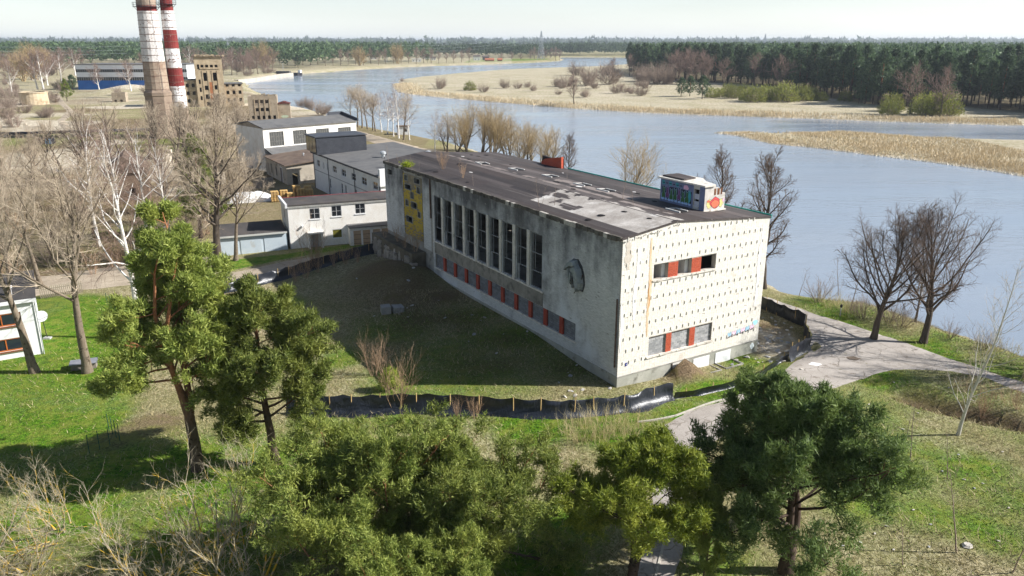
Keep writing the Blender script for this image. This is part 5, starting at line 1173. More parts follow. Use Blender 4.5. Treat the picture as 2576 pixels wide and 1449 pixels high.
TW_LICH = bark('pale_lichen_twigs', srgb(170, 158, 134), srgb(200, 188, 162), srgb(204, 176, 82), t3=(.56, .64), s3=.8)
TW_WIL = bark('willow_twigs', srgb(150, 130, 94), srgb(180, 158, 120), s=1)
TW_SHRUB = bark('shrub_twigs', srgb(132, 116, 104), srgb(160, 144, 130), s=1)
TW_REDB = bark('reddish_twigs', srgb(160, 132, 106), srgb(190, 162, 134), s=1)
BK_PINE = bark('pine_bark', srgb(80, 68, 60), srgb(108, 94, 82), srgb(60, 50, 44), z=(4.0, 8.5, srgb(146, 96, 66), srgb(176, 124, 90)))
BK_PINED = bark('dark_pine_bark', srgb(62, 52, 46), srgb(90, 76, 66), srgb(46, 40, 36), z=(7.5, 11.0, srgb(134, 90, 64), srgb(156, 108, 78)))
def needle_mat(name, lo, hi, tip=None):
    n = NT(name); t = n.attr('tint'); oi = n.n('ShaderNodeObjectInfo')
    col = n.mix(t, lo, hi)
    col = n.mix(n.math('MULTIPLY', n.ramp(n.noise(.5, 3), .5, .75), .5), col, tip or hi)
    hsv = n.n('ShaderNodeHueSaturation'); n.l(col, hsv.inputs['Color'])
    mr = n.n('ShaderNodeMapRange'); mr.inputs['To Min'].default_value = .70; mr.inputs['To Max'].default_value = 1.30; n.l(oi.outputs['Random'], mr.inputs['Value']); n.l(mr.outputs[0], hsv.inputs['Value'])
    n.l(hsv.outputs[0], n.b.inputs['Base Color']); n.b.inputs['Roughness'].default_value = .6; n.b.inputs['Specular IOR Level'].default_value = .3
    tr = n.n('ShaderNodeBsdfTranslucent'); n.l(hsv.outputs[0], tr.inputs['Color']); ms = n.n('ShaderNodeMixShader'); ms.inputs[0].default_value = .34
    n.l(n.b.outputs[0], ms.inputs[1]); n.l(tr.outputs[0], ms.inputs[2]); n.l(ms.outputs[0], n.t.nodes['Material Output'].inputs['Surface'])
    return n.m
ND_YEL = needle_mat('sunny_pine_needles', srgb(104, 124, 38), srgb(182, 190, 78), srgb(186, 182, 80))
ND_MID = needle_mat('pine_needles', srgb(92, 112, 44), srgb(170, 178, 92), srgb(174, 174, 82))
ND_DRK = needle_mat('dark_pine_needles', srgb(70, 92, 46), srgb(132, 150, 86), srgb(136, 148, 74))
ND_FAR = needle_mat('far_pine_needles', srgb(50, 72, 52), srgb(104, 124, 84), srgb(90, 108, 70))
def clumps(rng, S, T, k, ln, wd, up=.35, spread=.75, jit=.13):
    """needle sprays: k thin triangles from each site S along T"""
    M_ = len(S); d = T[:, None] * .55 + rng.normal(0, spread, (M_, k, 3)) + np.array([0, 0, up]); d /= np.linalg.norm(d, axis=2, keepdims=True)
    base = S[:, None] + rng.normal(0, jit, (M_, k, 3)); l = ln * rng.uniform(.6, 1.25, (M_, k, 1))
    sd_ = np.cross(d, rng.normal(0, 1, (M_, k, 3))); sd_ /= np.linalg.norm(sd_, axis=2, keepdims=True) + 1e-9; w_ = wd * rng.uniform(.7, 1.3, (M_, k, 1))
    V = np.stack([base - sd_ * w_, base + sd_ * w_, base + d * l + sd_ * w_ * .25], 2)
    tint = np.clip(rng.normal(.45, .25, (M_, 1, 1)) + rng.normal(0, .12, (M_, k, 1)), 0, 1) * np.ones((1, 1, 3))
    return V.reshape(-1, 3), tint.reshape(-1)
def along(rng, P, cnt, t0=.3, t1=1.0):
    B, n, _ = P.shape; pi = np.repeat(np.arange(B), cnt); tt = rng.uniform(t0, t1, B * cnt) * .999; f = tt * (n - 1); i0 = f.astype(int); fr = (f - i0)[:, None]
    S = P[pi, i0] * (1 - fr) + P[pi, i0 + 1] * fr; T = P[pi, i0 + 1] - P[pi, i0]; T /= np.linalg.norm(T, axis=1, keepdims=True) + 1e-9
    return S, T
def pine_meshes(name, seed, h_, crown0, rad, limbs, bk, nd, trunk_r, prof, sub=9, twig=6, per=4, k=12, tilt=3, stems=1, wob=.05, ln=.29, wd=.030, up=.04, ang=(82, 50), st0=.40, fork=None):
    lv = grow(seed, [dict(n=stems, len=h_, r=trunk_r, np=14, tilt=tilt, tiltv=tilt * .4, wob=wob, up=.06, tip=.12, spread=.25 if fork is None else trunk_r * .5, z0=-.25 if fork is None else fork),
                     dict(n=limbs, t0=crown0, t1=.985, abs=rad, prof=prof, ang=ang[0], ang1=ang[1], angv=9, np=8, wob=.13, up=up, rr=.42, rmin=.03, lv=.25),
                     dict(n=sub, t0=st0, t1=.98, len=.36, prof=[1.1, .9, .55], ang=48, angv=13, np=5, wob=.16, up=.05, rr=.5, rmin=.012, lv=.35),
                     dict(n=twig, t0=.3, t1=1.0, len=.42, prof=[1, .7], ang=42, angv=15, np=3, wob=.15, up=.10, rr=.5, rmin=.006, lv=.3)])
    rng = np.random.default_rng(seed + 99)
    parts = lv[:3]; sd = (10, 6, 4)
    if fork is not None:
        zz = np.linspace(-.25, fork + .5, 6); parts = [(np.stack([.05 * np.sin(zz * 1.3), .05 * np.cos(zz), zz], 1)[None], np.linspace(trunk_r * 1.75, trunk_r * 1.25, 6)[None])] + list(parts); sd = (12,) + sd
    tm_ = branch_mesh(name + '_trunk', parts, sd, bk)
    S, T = along(rng, lv[3][0], per, .35, 1.0)
    V, tint = clumps(rng, S, T, k, ln, wd)
    n = len(V) // 3
    cm = np_mesh(name + '_crown', V, Ft=np.arange(n * 3).reshape(-1, 3), mats=[nd], attr={'tint': tint})
    return tm_, cm
def tree(name, label, cat, loc, meshes, rz=0.0, s=1.0, group=None):
    t = thing(name, label, cat, loc, rz, s, group)
    for part, me in meshes: inst(part, me, t)
    return t
def place(name, label, pix, meshes, rz=0.0, s=1.0, group=None, cat='tree', dz=0.0):
    p = gp(*pix); return tree(name, label, cat, (p.x, p.y, p.z + dz), meshes, rz, s, group)
def put(name, label, xy, meshes, rz=0.0, s=1.0, group=None, cat='tree'):
    return tree(name, label, cat, (xy[0], xy[1], H1(*xy)), meshes, rz, s, group)
# ---- foreground pines
pA = pine_meshes('tall_pine', 11, 11.6, .16, 3.3, 15, BK_PINE, ND_MID, .22, [1.05, 1.1, .9, .6, .3], sub=9, twig=6, per=5, k=11, tilt=11, stems=3, fork=3.9, wob=.07, ang=(80, 50), st0=.36)
pB = pine_meshes('leaning_pine', 12, 9.8, .30, 3.8, 30, BK_PINE, ND_MID, .27, [.8, 1.0, .95, .7, .35], sub=9, twig=7, per=5, k=11, tilt=4)
pC = pine_meshes('spreading_pine', 13, 6.2, .16, 6.1, 34, BK_PINE, ND_MID, .30, [.95, 1.05, 1.0, .8, .45], sub=10, twig=7, per=5, k=11, tilt=9, stems=1, wob=.1, ang=(82, 36), up=.06, st0=.34)
pD = pine_meshes('round_pine', 14, 5.6, .30, 3.9, 13, BK_PINED, ND_YEL, .20, [1.05, 1.05, .9, .7, .4], sub=9, twig=7, per=5, k=11, tilt=16, stems=2, fork=1.6, wob=.1, ang=(80, 40))
pE = pine_meshes('dark_pine', 15, 8.2, .14, 5.0, 22, BK_PINED, ND_DRK, .25, [1.1, 1.0, .74, .48, .22], sub=9, twig=7, per=5, k=11, tilt=11, stems=2, fork=1.3, wob=.07, ang=(80, 46), st0=.28)
PT = lambda m: (('trunk', m[0]), ('crown', m[1]))
put('pine_tree', 'tall pine with orange upper trunk between lawn and fence', (-19.2, 42.0), PT(pA), .6)
put('pine_tree', 'shorter sunlit pine with leaning trunk right of the tallest pine', (-14.6, 42.9), PT(pB), 2.0, 1.1)
put('pine_tree', 'broad low pine whose crown spreads below the black sheet fence', (-7.0, 31.5), PT(pC), 0.4, .86)
put('pine_tree', 'low spreading pine right of the broad low pine by green grass', (-2.2, 32.8), PT(pC), 2.6, .8)
put('pine_tree', 'low pine with dead brown branch tips in front of the broad pine', (-4.2, 27.3), PT(pC), 4.4, .64)
put('pine_tree', 'yellow green round crowned pine standing over the dirt path', (5.7, 31.0), PT(pD), 1.0, .85)
put('pine_tree', 'small slim pine squeezed between the round pine and dark pine', (9.2, 31.6), PT(pB), 4.0, (.30, .30, .50))
put('pine_tree', 'big dark shaded pine beside the path bend', (13.6, 32.6), PT(pE), 0.8, .97)
# ---- bare deciduous trees
def bare(name, seed, lv, sides, bk, tw, split=2):
    L = grow(seed, lv); return (('trunk', branch_mesh(name + '_trunk', L[:split], sides[:split], bk)), ('crown', branch_mesh(name + '_crown', L[split:], sides[split:], tw)))
def linden(name, seed, h_, tr, bk, tw, t0=.28, rad=.5, limbs=16, ang=(62, 22), n2=9, n3=8, n4=5, tip=.012):
    return bare(name, seed, [dict(len=h_, r=tr, np=12, tilt=3, wob=.06, tip=.1, up=.05),
        dict(n=limbs, t0=t0, t1=.97, len=rad, prof=[1.0, 1.05, .8, .45], ang=ang[0], ang1=ang[1], angv=8, np=8, wob=.09, up=.12, rr=.5, rmin=.05, lv=.2),
        dict(n=n2, t0=.2, t1=.97, len=.42, prof=[1.1, .8, .5], ang=42, angv=10, np=5, wob=.12, up=.08, rr=.5, rmin=.022, lv=.3),
        dict(n=n3, t0=.2, t1=.98, len=.45, prof=[1, .6], ang=40, angv=12, np=4, wob=.13, up=.06, rr=.55, rmin=tip, lv=.3),
        dict(n=n4, t0=.15, t1=1.0, len=.5, ang=36, angv=12, np=3, wob=.12, up=.05, rr=.6, rmin=tip * .8, lv=.3)], (9, 6, 4, 3, 3), bk, tw)
lin1 = linden('river_linden', 21, 12.5, .42, BK_DARK, TW_LINR, t0=.24, rad=.62, limbs=22, ang=(66, 12), n2=11, n3=9, n4=5, tip=.011)
lin2 = linden('tall_linden', 22, 14.5, .36, BK_DARK, TW_LINR, t0=.22, rad=.30, limbs=26, ang=(80, 24), n2=9, n3=8, n4=5, tip=.012)
lin3 = linden('old_linden', 23, 14.0, .38, BK_LIN, TW_GREY, t0=.40, rad=.52, limbs=13, ang=(52, 24), n2=9, n3=8, n4=6, tip=.012)
lin4 = linden('dense_linden', 24, 15.0, .50, BK_DARK, TW_GREY, t0=.30, rad=.42, limbs=26, ang=(72, 22), n2=9, n3=8, n4=6, tip=.014)
map1 = linden('dark_maple', 25, 11.5, .30, BK_DARK, TW_GREY, t0=.25, rad=.55, limbs=12, ang=(55, 24), n2=7, n3=6, n4=3, tip=.02)
bir1 = bare('birch', 26, [dict(len=15, r=.26, np=12, tilt=4, wob=.05, tip=.12), dict(n=20, t0=.3, t1=.98, len=.34, prof=[1, .9, .6, .35], ang=46, ang1=30, angv=10, np=8, wob=.12, up=.06, rr=.5, rmin=.03),
    dict(n=8, t0=.25, t1=1, len=.42, ang=44, np=6, wob=.14, up=-.02, rr=.5, rmin=.014), dict(n=8, t0=.2, t1=1, len=.5, ang=38, np=4, wob=.12, up=-.10, rr=.5, rmin=.010)], (8, 5, 3, 3), BK_BIR, TW_PURP)
bir2 = bare('young_birch', 27, [dict(len=11.0, r=.11, np=12, tilt=4, wob=.035, tip=.1), dict(n=34, t0=.14, t1=.98, len=.27, prof=[1, .9, .6, .25], ang=48, ang1=34, angv=8, np=6, wob=.1, up=.10, rr=.36, rmin=.012),
    dict(n=6, t0=.25, t1=1, len=.36, ang=38, np=4, wob=.1, up=.06, rr=.5, rmin=.007), dict(n=3, t0=.3, t1=1, len=.4, ang=34, np=3, wob=.1, up=.05, rr=.6, rmin=.005)], (8, 4, 3, 3), BK_BIRT, TW_GREY)
wil1 = bare('willow', 28, [dict(n=5, len=9.0, r=.2, np=10, tilt=20, tiltv=9, wob=.09, tip=.15, spread=.5), dict(n=9, t0=.25, t1=.98, len=.45, ang=34, angv=10, np=6, wob=.1, up=.1, rr=.5, rmin=.03),
    dict(n=8, t0=.15, t1=1, len=.5, ang=32, np=5, wob=.1, up=.07, rr=.5, rmin=.018), dict(n=6, t0=.15, t1=1, len=.5, ang=28, np=3, wob=.1, up=.03, rr=.6, rmin=.014)], (7, 4, 3, 3), BK_LIN, TW_WIL, 1)
shr1 = bare('shrub', 29, [dict(n=16, len=2.6, r=.03, np=7, tilt=26, tiltv=12, wob=.07, tip=.25, spread=.4, lv=.3), dict(n=7, t0=.2, t1=1, len=.45, ang=30, np=4, wob=.1, up=.08, rr=.6, rmin=.010), dict(n=4, t0=.2, t1=1, len=.5, ang=30, np=3, wob=.1, up=.05, rr=.6, rmin=.008)], (4, 3, 3), BK_LIN, TW_SHRUB, 1)
shr2 = bare('lichen_shrub', 30, [dict(n=9, len=5.0, r=.07, np=9, tilt=20, tiltv=10, wob=.09, tip=.25, spread=1.2, lv=.3), dict(n=7, t0=.25, t1=1, len=.38, ang=34, np=6, wob=.12, up=.1, rr=.55, rmin=.018), dict(n=5, t0=.2, t1=1, len=.45, ang=34, np=4, wob=.14, up=.06, rr=.6, rmin=.010), dict(n=3, t0=.2, t1=1, len=.5, ang=30, np=3, wob=.12, up=.05, rr=.6, rmin=.007)], (6, 4, 3, 3), BK_LICH, TW_LICH, 2)
shr3 = bare('red_bush', 31, [dict(n=11, len=3.4, r=.03, np=7, tilt=16, tiltv=9, wob=.05, tip=.2, spread=.35, lv=.3), dict(n=7, t0=.2, t1=1, len=.4, ang=24, np=4, wob=.07, up=.12, rr=.6, rmin=.012), dict(n=4, t0=.2, t1=1, len=.5, ang=26, np=3, wob=.08, up=.06, rr=.6, rmin=.008)], (4, 3, 3), TW_REDB, TW_REDB, 1)
sap = bare('sapling', 32, [dict(len=4.2, r=.045, np=9, tilt=5, wob=.05, tip=.15, flare=1.1), dict(n=9, t0=.4, t1=.97, len=.22, ang=38, np=4, wob=.08, up=.1, rr=.4, rmin=.01), dict(n=3, t0=.4, t1=1, len=.4, ang=30, np=3, wob=.05, rr=.6, rmin=.007)], (5, 3, 3), TW_SHRUB, TW_SHRUB, 1)
# right bank
g_ = 'lindens along the river path'
place('linden_tree', 'bare linden on the bank beyond the bend of the river path', (2197, 852), lin1, .3, .72, g_)
place('linden_tree', 'bare linden with forked trunk where the path narrows', (2322, 862), lin1, 2.4, .76, g_)
put('linden_tree', 'tall narrow bare linden just behind the sunlit wall corner', (26.8, 79.2), lin2, 1.0, .95, g_)
put('linden_tree', 'bare linden partly beyond the right edge by the water', (47.5, 56.0), lin1, 4.1, .9, g_)
put('linden_tree', 'slim bare tree behind the rooftop hut at the water', (32.0, 118.0), lin2, 2.2, .95, g_)
put('linden_tree', 'rounded bare willow behind the hall roof at the water', (21.0, 143.0), wil1, 0.2, 1.05)
put('birch_tree', 'slender pale birch beside the ditch on the dry meadow', (29.8, 46.7), bir2, .5, 1.08)
for k, (a, b, s_, lab) in enumerate(((2302, 810, .85, 'thin multi stemmed bare tree between the two lindens'), (2110, 745, 1.1, 'lanky bare sapling cluster at the water edge'), (2140, 780, 1.2, 'bare sapling cluster by the reeds left of the linden'), (2010, 742, .7, 'small leaning bare sapling at the water behind the building'))):
    place('sapling_tree', lab, (a, b), sap if k != 0 else map1, k * 1.3, s_ if k else .42)
for k, (a, b, s_) in enumerate(((2060, 760, .8), (2170, 800, .7), (2235, 810, .8), (2265, 822, .8), (2390, 850, .5), (2470, 880, .6), (2150, 790, .55))):
    place('bank_shrub', 'low leafless shrub on the reedy river bank', (a, b), shr1, k * 1.1, s_, 'bank shrubs', 'shrub')
for k, (a, b, s_, ti) in enumerate(((2290, 1160, .95, .1), (2385, 1205, .75, .05), (2408, 1390, 1.15, .25), (2270, 1420, .7, .3), (2545, 1440, .9, .2), (2280, 1100, .5, 0))):
    t = place('meadow_sapling', ['thin leaning whip of a sapling on the dry meadow'][0], (a, b), sap, k, s_, 'saplings on the dry meadow', 'sapling'); t.rotation_euler = (0, ti, k)
# left side big trees
put('linden_tree', 'bare linden with forked trunk in front of the white house', (-37.8, 56.9), lin3, .2, .93)
put('linden_tree', 'bare linden with slim straight trunk on the lawn by the box', (-33.8, 57.1), lin3, 2.3, 1.0)
put('birch_tree', 'white barked birch rising behind the tall pine', (-32.8, 64.2), bir1, 1.2, 1.05)
put('linden_tree', 'large dense grey linden standing in front of the metal garage', (-34.4, 88.4), lin4, .7, .98)
put('linden_tree', 'smaller bare tree beside the large dense linden', (-33.2, 90.2), lin3, 3.7, .72)
g_ = 'bare trees along the street'
labs = ['bare grey tree among the thicket along the street', 'white birch among the thicket beyond the street', 'dark bare maple in front of the factory wasteland', 'dense bare tree in front of the ruined tower']
for k, (a, b, s_, me, lb) in enumerate(((30, 690, .9, lin3, 0), (105, 725, .75, lin3, 0), (-60, 700, 1.0, lin3, 0), (250, 620, .95, bir1, 1), (372, 640, .9, bir1, 1), (300, 560, .85, bir1, 1), (430, 610, .8, bir1, 1),
        (235, 590, .6, lin3, 0), (20, 560, .8, lin3, 0), (85, 500, .6, lin4, 0), (420, 540, .6, lin4, 0), (470, 560, .55, lin3, 0))):
    place('birch_tree' if me is bir1 else 'bare_tree', labs[lb], (a, b), me, k * 1.37, s_, g_ if lb == 0 else 'birches beyond the street')
for k, (a, b, s_) in enumerate(((205, 470, 1.15), (255, 465, 1.2), (290, 470, 1.25), (195, 450, 1.0), (320, 430, 1.0), (395, 420, 1.1), (375, 400, 1.0), (160, 440, .9), (345, 470, 1.0), (110, 450, .9))):
    place('maple_tree', labs[2], (a, b), map1, k * 2.1, s_, 'maples by the wasteland')
for k, (a, b, s_) in enumerate(((440, 430, 1.1), (475, 400, 1.0), (510, 395, 1.05), (545, 380, 1.1), (580, 370, 1.05), (615, 365, .95), (560, 410, .9), (600, 400, .9), (640, 390, .8), (500, 440, .9), (460, 370, .9))):
    place('bare_tree', labs[3], (a, b), lin4 if k % 2 else map1, k * 1.9, s_ * (.72 if k % 2 else 1.0), 'bare trees before the ruined tower')
pM = pine_meshes('mid_pine', 41, 12, .15, 3.2, 30, BK_PINED, ND_MID, .24, [1, 1, .8, .5, .2], sub=8, twig=4, per=3, k=6, ln=.4, wd=.04)
put('pine_tree', 'green pine showing through behind the dense grey linden', (-41.5, 101.0), PT(pM), 0, 1.05)
put('pine_tree', 'small dark spruce like pine beside the ruined tower', (-136, 322), PT(pM), 0, .95)
put('pine_tree', 'pine growing beside the round brick tank', (-196, 352), PT(pM), 1, .75)
# thicket shrubs on the left
sh_px = [(30, 720), (75, 700), (130, 668), (190, 665), (235, 660), (270, 655), (330, 640), (210, 640), (150, 610), (60, 600), (110, 580), (190, 570), (10, 640), (300, 610), (350, 590), (400, 600), (450, 590), (480, 610), (520, 590), (30, 500), (60, 470), (130, 500), (180, 510), (220, 520), (420, 490), (450, 470), (500, 480), (530, 500), (600, 480), (640, 440), (20, 430), (60, 400), (90, 420), (590, 520), (560, 545), (380, 560)]
for k, (a, b) in enumerate([q for i, q in enumerate(sh_px) if i % 3 != 1]):
    place('thicket_shrub', 'tangled leafless shrub in the thicket along the street', (a, b), shr1 if k % 3 else shr3, k * 1.7, (1.0 + .5 * ((k * 37) % 10) / 10) * (1.2 if b < 560 else 1), 'thicket shrubs', 'shrub')
# reddish conifer-like brown hedge
for k, (a, b) in enumerate(((235, 690), (300, 668), (285, 672))):
    place('brown_hedge', 'clump of dark brown hedge beside the street', (a, b), shr3, k, .8, 'brown hedge clumps', 'hedge')
# near bushes
put('lichen_bush', 'tall bare bush with yellow lichen below the tall pine', (-15.0, 33.5), shr2, .3, .82, None, 'bush')
put('lichen_bush', 'bare bush with pale stems left of the broad low pine', (-12.3, 31.4), shr2, 1.9, .85, None, 'bush')
put('lichen_bush', 'wide bare bush with pale forked twigs in the lower left meadow', (-16.8, 30.8), shr2, 3.9, .78, None, 'bush')
for k, (x, y, s_) in enumerate(((-24.0, 35.5, .62), (-23.6, 32.4, .68), (-26.4, 34.2, .7), (-22.6, 29.6, .6))):
    t = put('lichen_bush', 'tangled old bush with bright yellow lichen at the left edge', (x, y), shr2, k * 2.2, s_, 'lichen bushes at the left edge', 'bush'); t.rotation_euler = (R_(35), 0, k * .6 - .4)
for a, b, s_, lb in ((1000, 1032, 1.0, 'tall reddish bare bush growing through the black sheet fence'), (940, 945, .7, 'smaller reddish bare bush inside the fence at the shadow edge'), (1150, 1050, .32, 'low reddish twigs in front of the black fence'), (1195, 1052, .36, 'low twiggy bush at the fence right of reddish twigs')):
    place('red_bush', lb, (a, b), shr3, a * .1, s_, None, 'bush')
place('sapling_tree', 'young bare tree in front of the white workshop porch', (790, 665), shr3, .5, 1.1)
for k, (a, b, s_) in enumerate(((770, 700, .55), (800, 685, .5), (840, 670, .5), (870, 665, .55), (745, 708, .45), (900, 660, .4))):
    place('fence_shrub', 'small bare shrub in shade behind the black fence by the street', (a, b), shr3, k, s_, 'shrubs behind the fence', 'shrub')
sp_ = pine_meshes('pine_seedling', 44, 1.5, .05, .6, 12, BK_PINED, ND_YEL, .03, [1, .9, .6, .3], sub=4, twig=3, per=2, k=8, ln=.2, wd=.02)
place('pine_seedling', 'tiny green pine seedling beside the reddish bush at the fence', (975, 985), PT(sp_), 0, 1.3)
# dead straw reeds bush by the path
ST_ = bark('straw_stems', srgb(170, 156, 112), srgb(196, 182, 140), s=1)
shs = bare('straw_bush', 33, [dict(n=44, len=1.1, r=.009, np=4, tilt=14, tiltv=9, wob=.06, tip=.3, spread=1.6, lv=.4), dict(n=4, t0=.3, t1=1, len=.4, ang=28, np=3, wob=.05, up=.05, rr=.7, rmin=.008)], (3, 3), ST_, ST_, 1)
for k, (a, b, s_) in enumerate(((1480, 1085, 1.1), (1520, 1070, 1.1), (1560, 1090, 1.1), (1440, 1100, 1.0), (1600, 1078, .9), (1500, 1110, 1.1), (1570, 1115, 1.0), (1630, 1095, .8))):
    place('straw_clump', 'clump of tall dry straw weeds beside the path kerb', (a, b), shs, k, s_, 'straw clumps by the kerb', 'weeds')
for k, (a, b, s_) in enumerate(((2110, 775, 1.0), (2140, 788, 1.0), (2250, 812, 1.0), (2285, 832, .9), (2080, 765, 1.0), (2560, 900, 1.0), (2500, 880, .9))):
    place('straw_clump', 'clump of dry reeds on the river bank', (a, b), shs, k * 2, s_, 'reed clumps on the bank', 'weeds')
for k, (x, y, s_) in enumerate(((-.9, 34.3, .5), (-1.2, 36.5, .4), (-.8, 39.5, .45), (-1.3, 42, .35))):
    p = bw(x, y, 3.0); tree('terrace_shrub', 'straggly shrub on the stone terrace below the yellow tiles', 'shrub', p, shr3, k, s_, 'shrubs on the terrace')
for k, (a, b, s_) in enumerate(((2420, 1020, .55), (2470, 1050, .6), (2520, 1060, .6), (2560, 1030, .5))):
    place('ditch_shrub', 'brown withered shrub in the ditch beside the birch', (a, b), shr3, k, s_, 'ditch shrubs', 'shrub')
for k, (a, b, s_) in enumerate(((2350, 990, .7), (2300, 1005, .6), (2460, 1100, .8), (2560, 1150, .8), (2520, 1380, .8), (2330, 1330, .6), (2440, 1280, .7), (2200, 960, .5), (2400, 1180, .5))):
    place('straw_clump', 'flattened tuft of dry grass on the meadow', (a, b), shs, k * 3, (s_, s_, s_ * .45), 'dry grass tufts on the meadow', 'weeds')
# growth on the hall roof
for k, (x, y, s_, me) in enumerate(((.15, 43.4, .45, sap), (.2, 40.5, .3, sap), (.2, 36.8, .35, sap), (.3, 35.2, .28, sap), (2.2, 33.2, .5, shr3), (1.6, 27.5, .32, shr3), (.6, 23.5, .3, sap), (5.2, 30, .3, sap), (.7, 12.0, .55, sap), (1.7, 11.2, .42, sap), (1.4, 12.6, .36, sap), (7.3, 9.2, .5, sap), (9.5, 20.5, .32, sap), (6.3, 6.5, .35, sap))):
    p = bw(x, y, roof_z(x) + .0); tree('roof_sapling', 'thin bare sapling rooted in the felt roof of the hall', 'sapling', p, me, k, s_, 'saplings on the hall roof')
gm = NT('moss_green').done(srgb(138, 150, 44), .9, .1)
rng = np.random.default_rng(5); Sx = rng.normal(0, .16, (120, 3)); Sx[:, 2] = np.abs(Sx[:, 2]) * 1.3
V, tt_ = clumps(rng, Sx, np.tile([0, 0, 1.], (120, 1)), 8, .16, .02); mm = np_mesh('roof_moss_clump', V, Ft=np.arange(len(V)).reshape(-1, 3), mats=[gm], attr={'tint': tt_})
o = inst('moss_clump', mm, None, bw(.25, 38.2, 11.72), (0, 0, 0), (1.5, 1.5, 1.1)); tag(o, 'bright green moss clump on the shaded eave of the hall', 'moss')
# ================================================================ the far bank: forest, meadow, pylons
def far_pine(name, seed, h_=21.0, cr=3.4, c0=.38, sites=300, k=6, ln=1.15, wd=.24):
    rng = np.random.default_rng(seed)
    t = np.sort(rng.beta(1.35, 1.15, sites)); ang = np.arange(sites) * 2.39996 + rng.normal(0, .6, sites)
    prof = np.interp(t, [0, .25, .55, .8, 1], [.55, 1.0, .95, .6, .12]); clump = 1 + .35 * np.sin(ang * 3 + t * 17)
    r = cr * prof * clump * np.sqrt(rng.uniform(.25, 1, sites))
    z = h_ * (c0 + (1 - c0) * t)
    S = np.stack([r * np.cos(ang), r * np.sin(ang), z], 1); T = np.stack([np.cos(ang), np.sin(ang), np.full(sites, .2)], 1)
    V, tint = clumps(rng, S, T, k, ln, wd, up=.25, spread=.6, jit=.35); n = len(V) // 3
    P = np.array([[[0, 0, -.5], [.1, 0, h_ * .5], [.0, .1, h_ * .95]]]); TV, TF = tubes(P, np.array([[.30, .22, .08]]), 6)
    F3 = np.arange(n * 3).reshape(-1, 3) + len(TV)
    me = np_mesh(name, np.concatenate([TV, V]), Fq=TF, Ft=F3, mats=[BK_PINED, ND_FAR], attr={'tint': np.concatenate([np.zeros(len(TV)), tint])}, matidx=[0] * len(TF) + [1] * n)
    return me
FP = [far_pine('forest_pine', 60 + i, 21.5, (3.2, 3.7, 3.0, 4.0)[i], (.20, .28, .34, .16)[i]) for i in range(4)]
rng = np.random.default_rng(61)
X, Y = np.meshgrid(np.arange(60, 840, 6.6), np.arange(280, 1010, 6.6)); X = X.ravel() + rng.uniform(-2.8, 2.8, X.size); Y = Y.ravel() + rng.uniform(-2.8, 2.8, Y.size)
d = sdist(X, Y, forest_poly); inv = (X / Y < .84) & (d > 1.5)
X, Y, d = X[inv], Y[inv], d[inv]
keep = rng.random(len(X)) < np.where(d < 40, .92, .72); X, Y, d = X[keep], Y[keep], d[keep]
o_ = np.argsort(d * 1.2 + Y * .12); X, Y, d = X[o_], Y[o_], d[o_]
Z = hgt(X, Y)
for i in range(min(300, len(X))):
    s_ = rng.uniform(.70, 1.14)
    o = inst('forest_pine', FP[int(rng.integers(4))], None, (X[i], Y[i], Z[i]), (0, 0, rng.uniform(0, 6.28)), (s_ * rng.uniform(.85, 1.15), s_ * rng.uniform(.85, 1.15), s_))
    tag(o, 'dark pine at the front of the forest beyond the river', 'tree', 'pines at the forest front')
def wood_mass(name, X, Y, Z, h_, cr, sites, ln, wd, seed, mat=ND_FAR, k=2, label=None, c0=.3):
    rng = np.random.default_rng(seed); N = len(X); hh = h_ * rng.uniform(.78, 1.1, N)
    t = rng.beta(1.5, 1.1, (N, sites)); a = rng.uniform(0, 6.28, (N, sites)); pr = np.interp(t, [0, .3, .6, 1], [.6, 1, .9, .12]); r = cr * pr * np.sqrt(rng.uniform(.1, 1, (N, sites)))
    S = np.stack([X[:, None] + r * np.cos(a), Y[:, None] + r * np.sin(a), Z[:, None] + hh[:, None] * (c0 + (1 - c0) * t)], -1).reshape(-1, 3); T = np.stack([np.cos(a), np.sin(a), np.full_like(a, .3)], -1).reshape(-1, 3)
    V, tint = clumps(rng, S, T, k, ln, wd, up=.3, spread=.55, jit=ln * .2)
    o = inst(name, np_mesh(name, V, Ft=np.arange(len(V)).reshape(-1, 3), mats=[mat], attr={'tint': tint})); return tag(o, label, 'wood', None, 'stuff')
wood_mass('pine_forest', X[300:], Y[300:], Z[300:], 22.0, 3.6, 27, 2.2, .62, 3, k=2, label='deep dark pine forest stretching behind the forest front')
def scatter(n, x0, x1, y0, y1, seed, f=None):
    r = np.random.default_rng(seed); x = r.uniform(x0, x1, n); y = r.uniform(y0, y1, n)
    if f is not None: m = f(x, y); x, y = x[m], y[m]
    return x, y, hgt(x, y)
vw = lambda x, y: (np.abs(x) / y < .95)
x, y, z = scatter(4600, -1080, -110, 800, 1150, 4, lambda x, y: vw(x, y) & ((x < -190) | (y > 930 + (x + 190) * 1.4)))
wood_mass('west_pine_wood', x, y, z, 22.5, 4.2, 15, 2.9, .9, 5, label='dark pine wood along the horizon beyond the factory')
x, y, z = scatter(1500, -150, 150, 1250, 1700, 6, lambda x, y: (y > 1290 - (x < 0) * .3 * x) & ((x < 60) | (y > 1500)))
wood_mass('bend_pine_wood', x, y, z, 19, 4.5, 9, 3.4, 1.1, 7, label='far pine wood behind the riverside houses')
x, y, z = scatter(900, 60, 420, 1500, 1750, 8)
wood_mass('channel_pine_wood', x, y, z, 21, 4.5, 10, 3.4, 1.1, 9, label='blue green wood on the far side of the river channel')
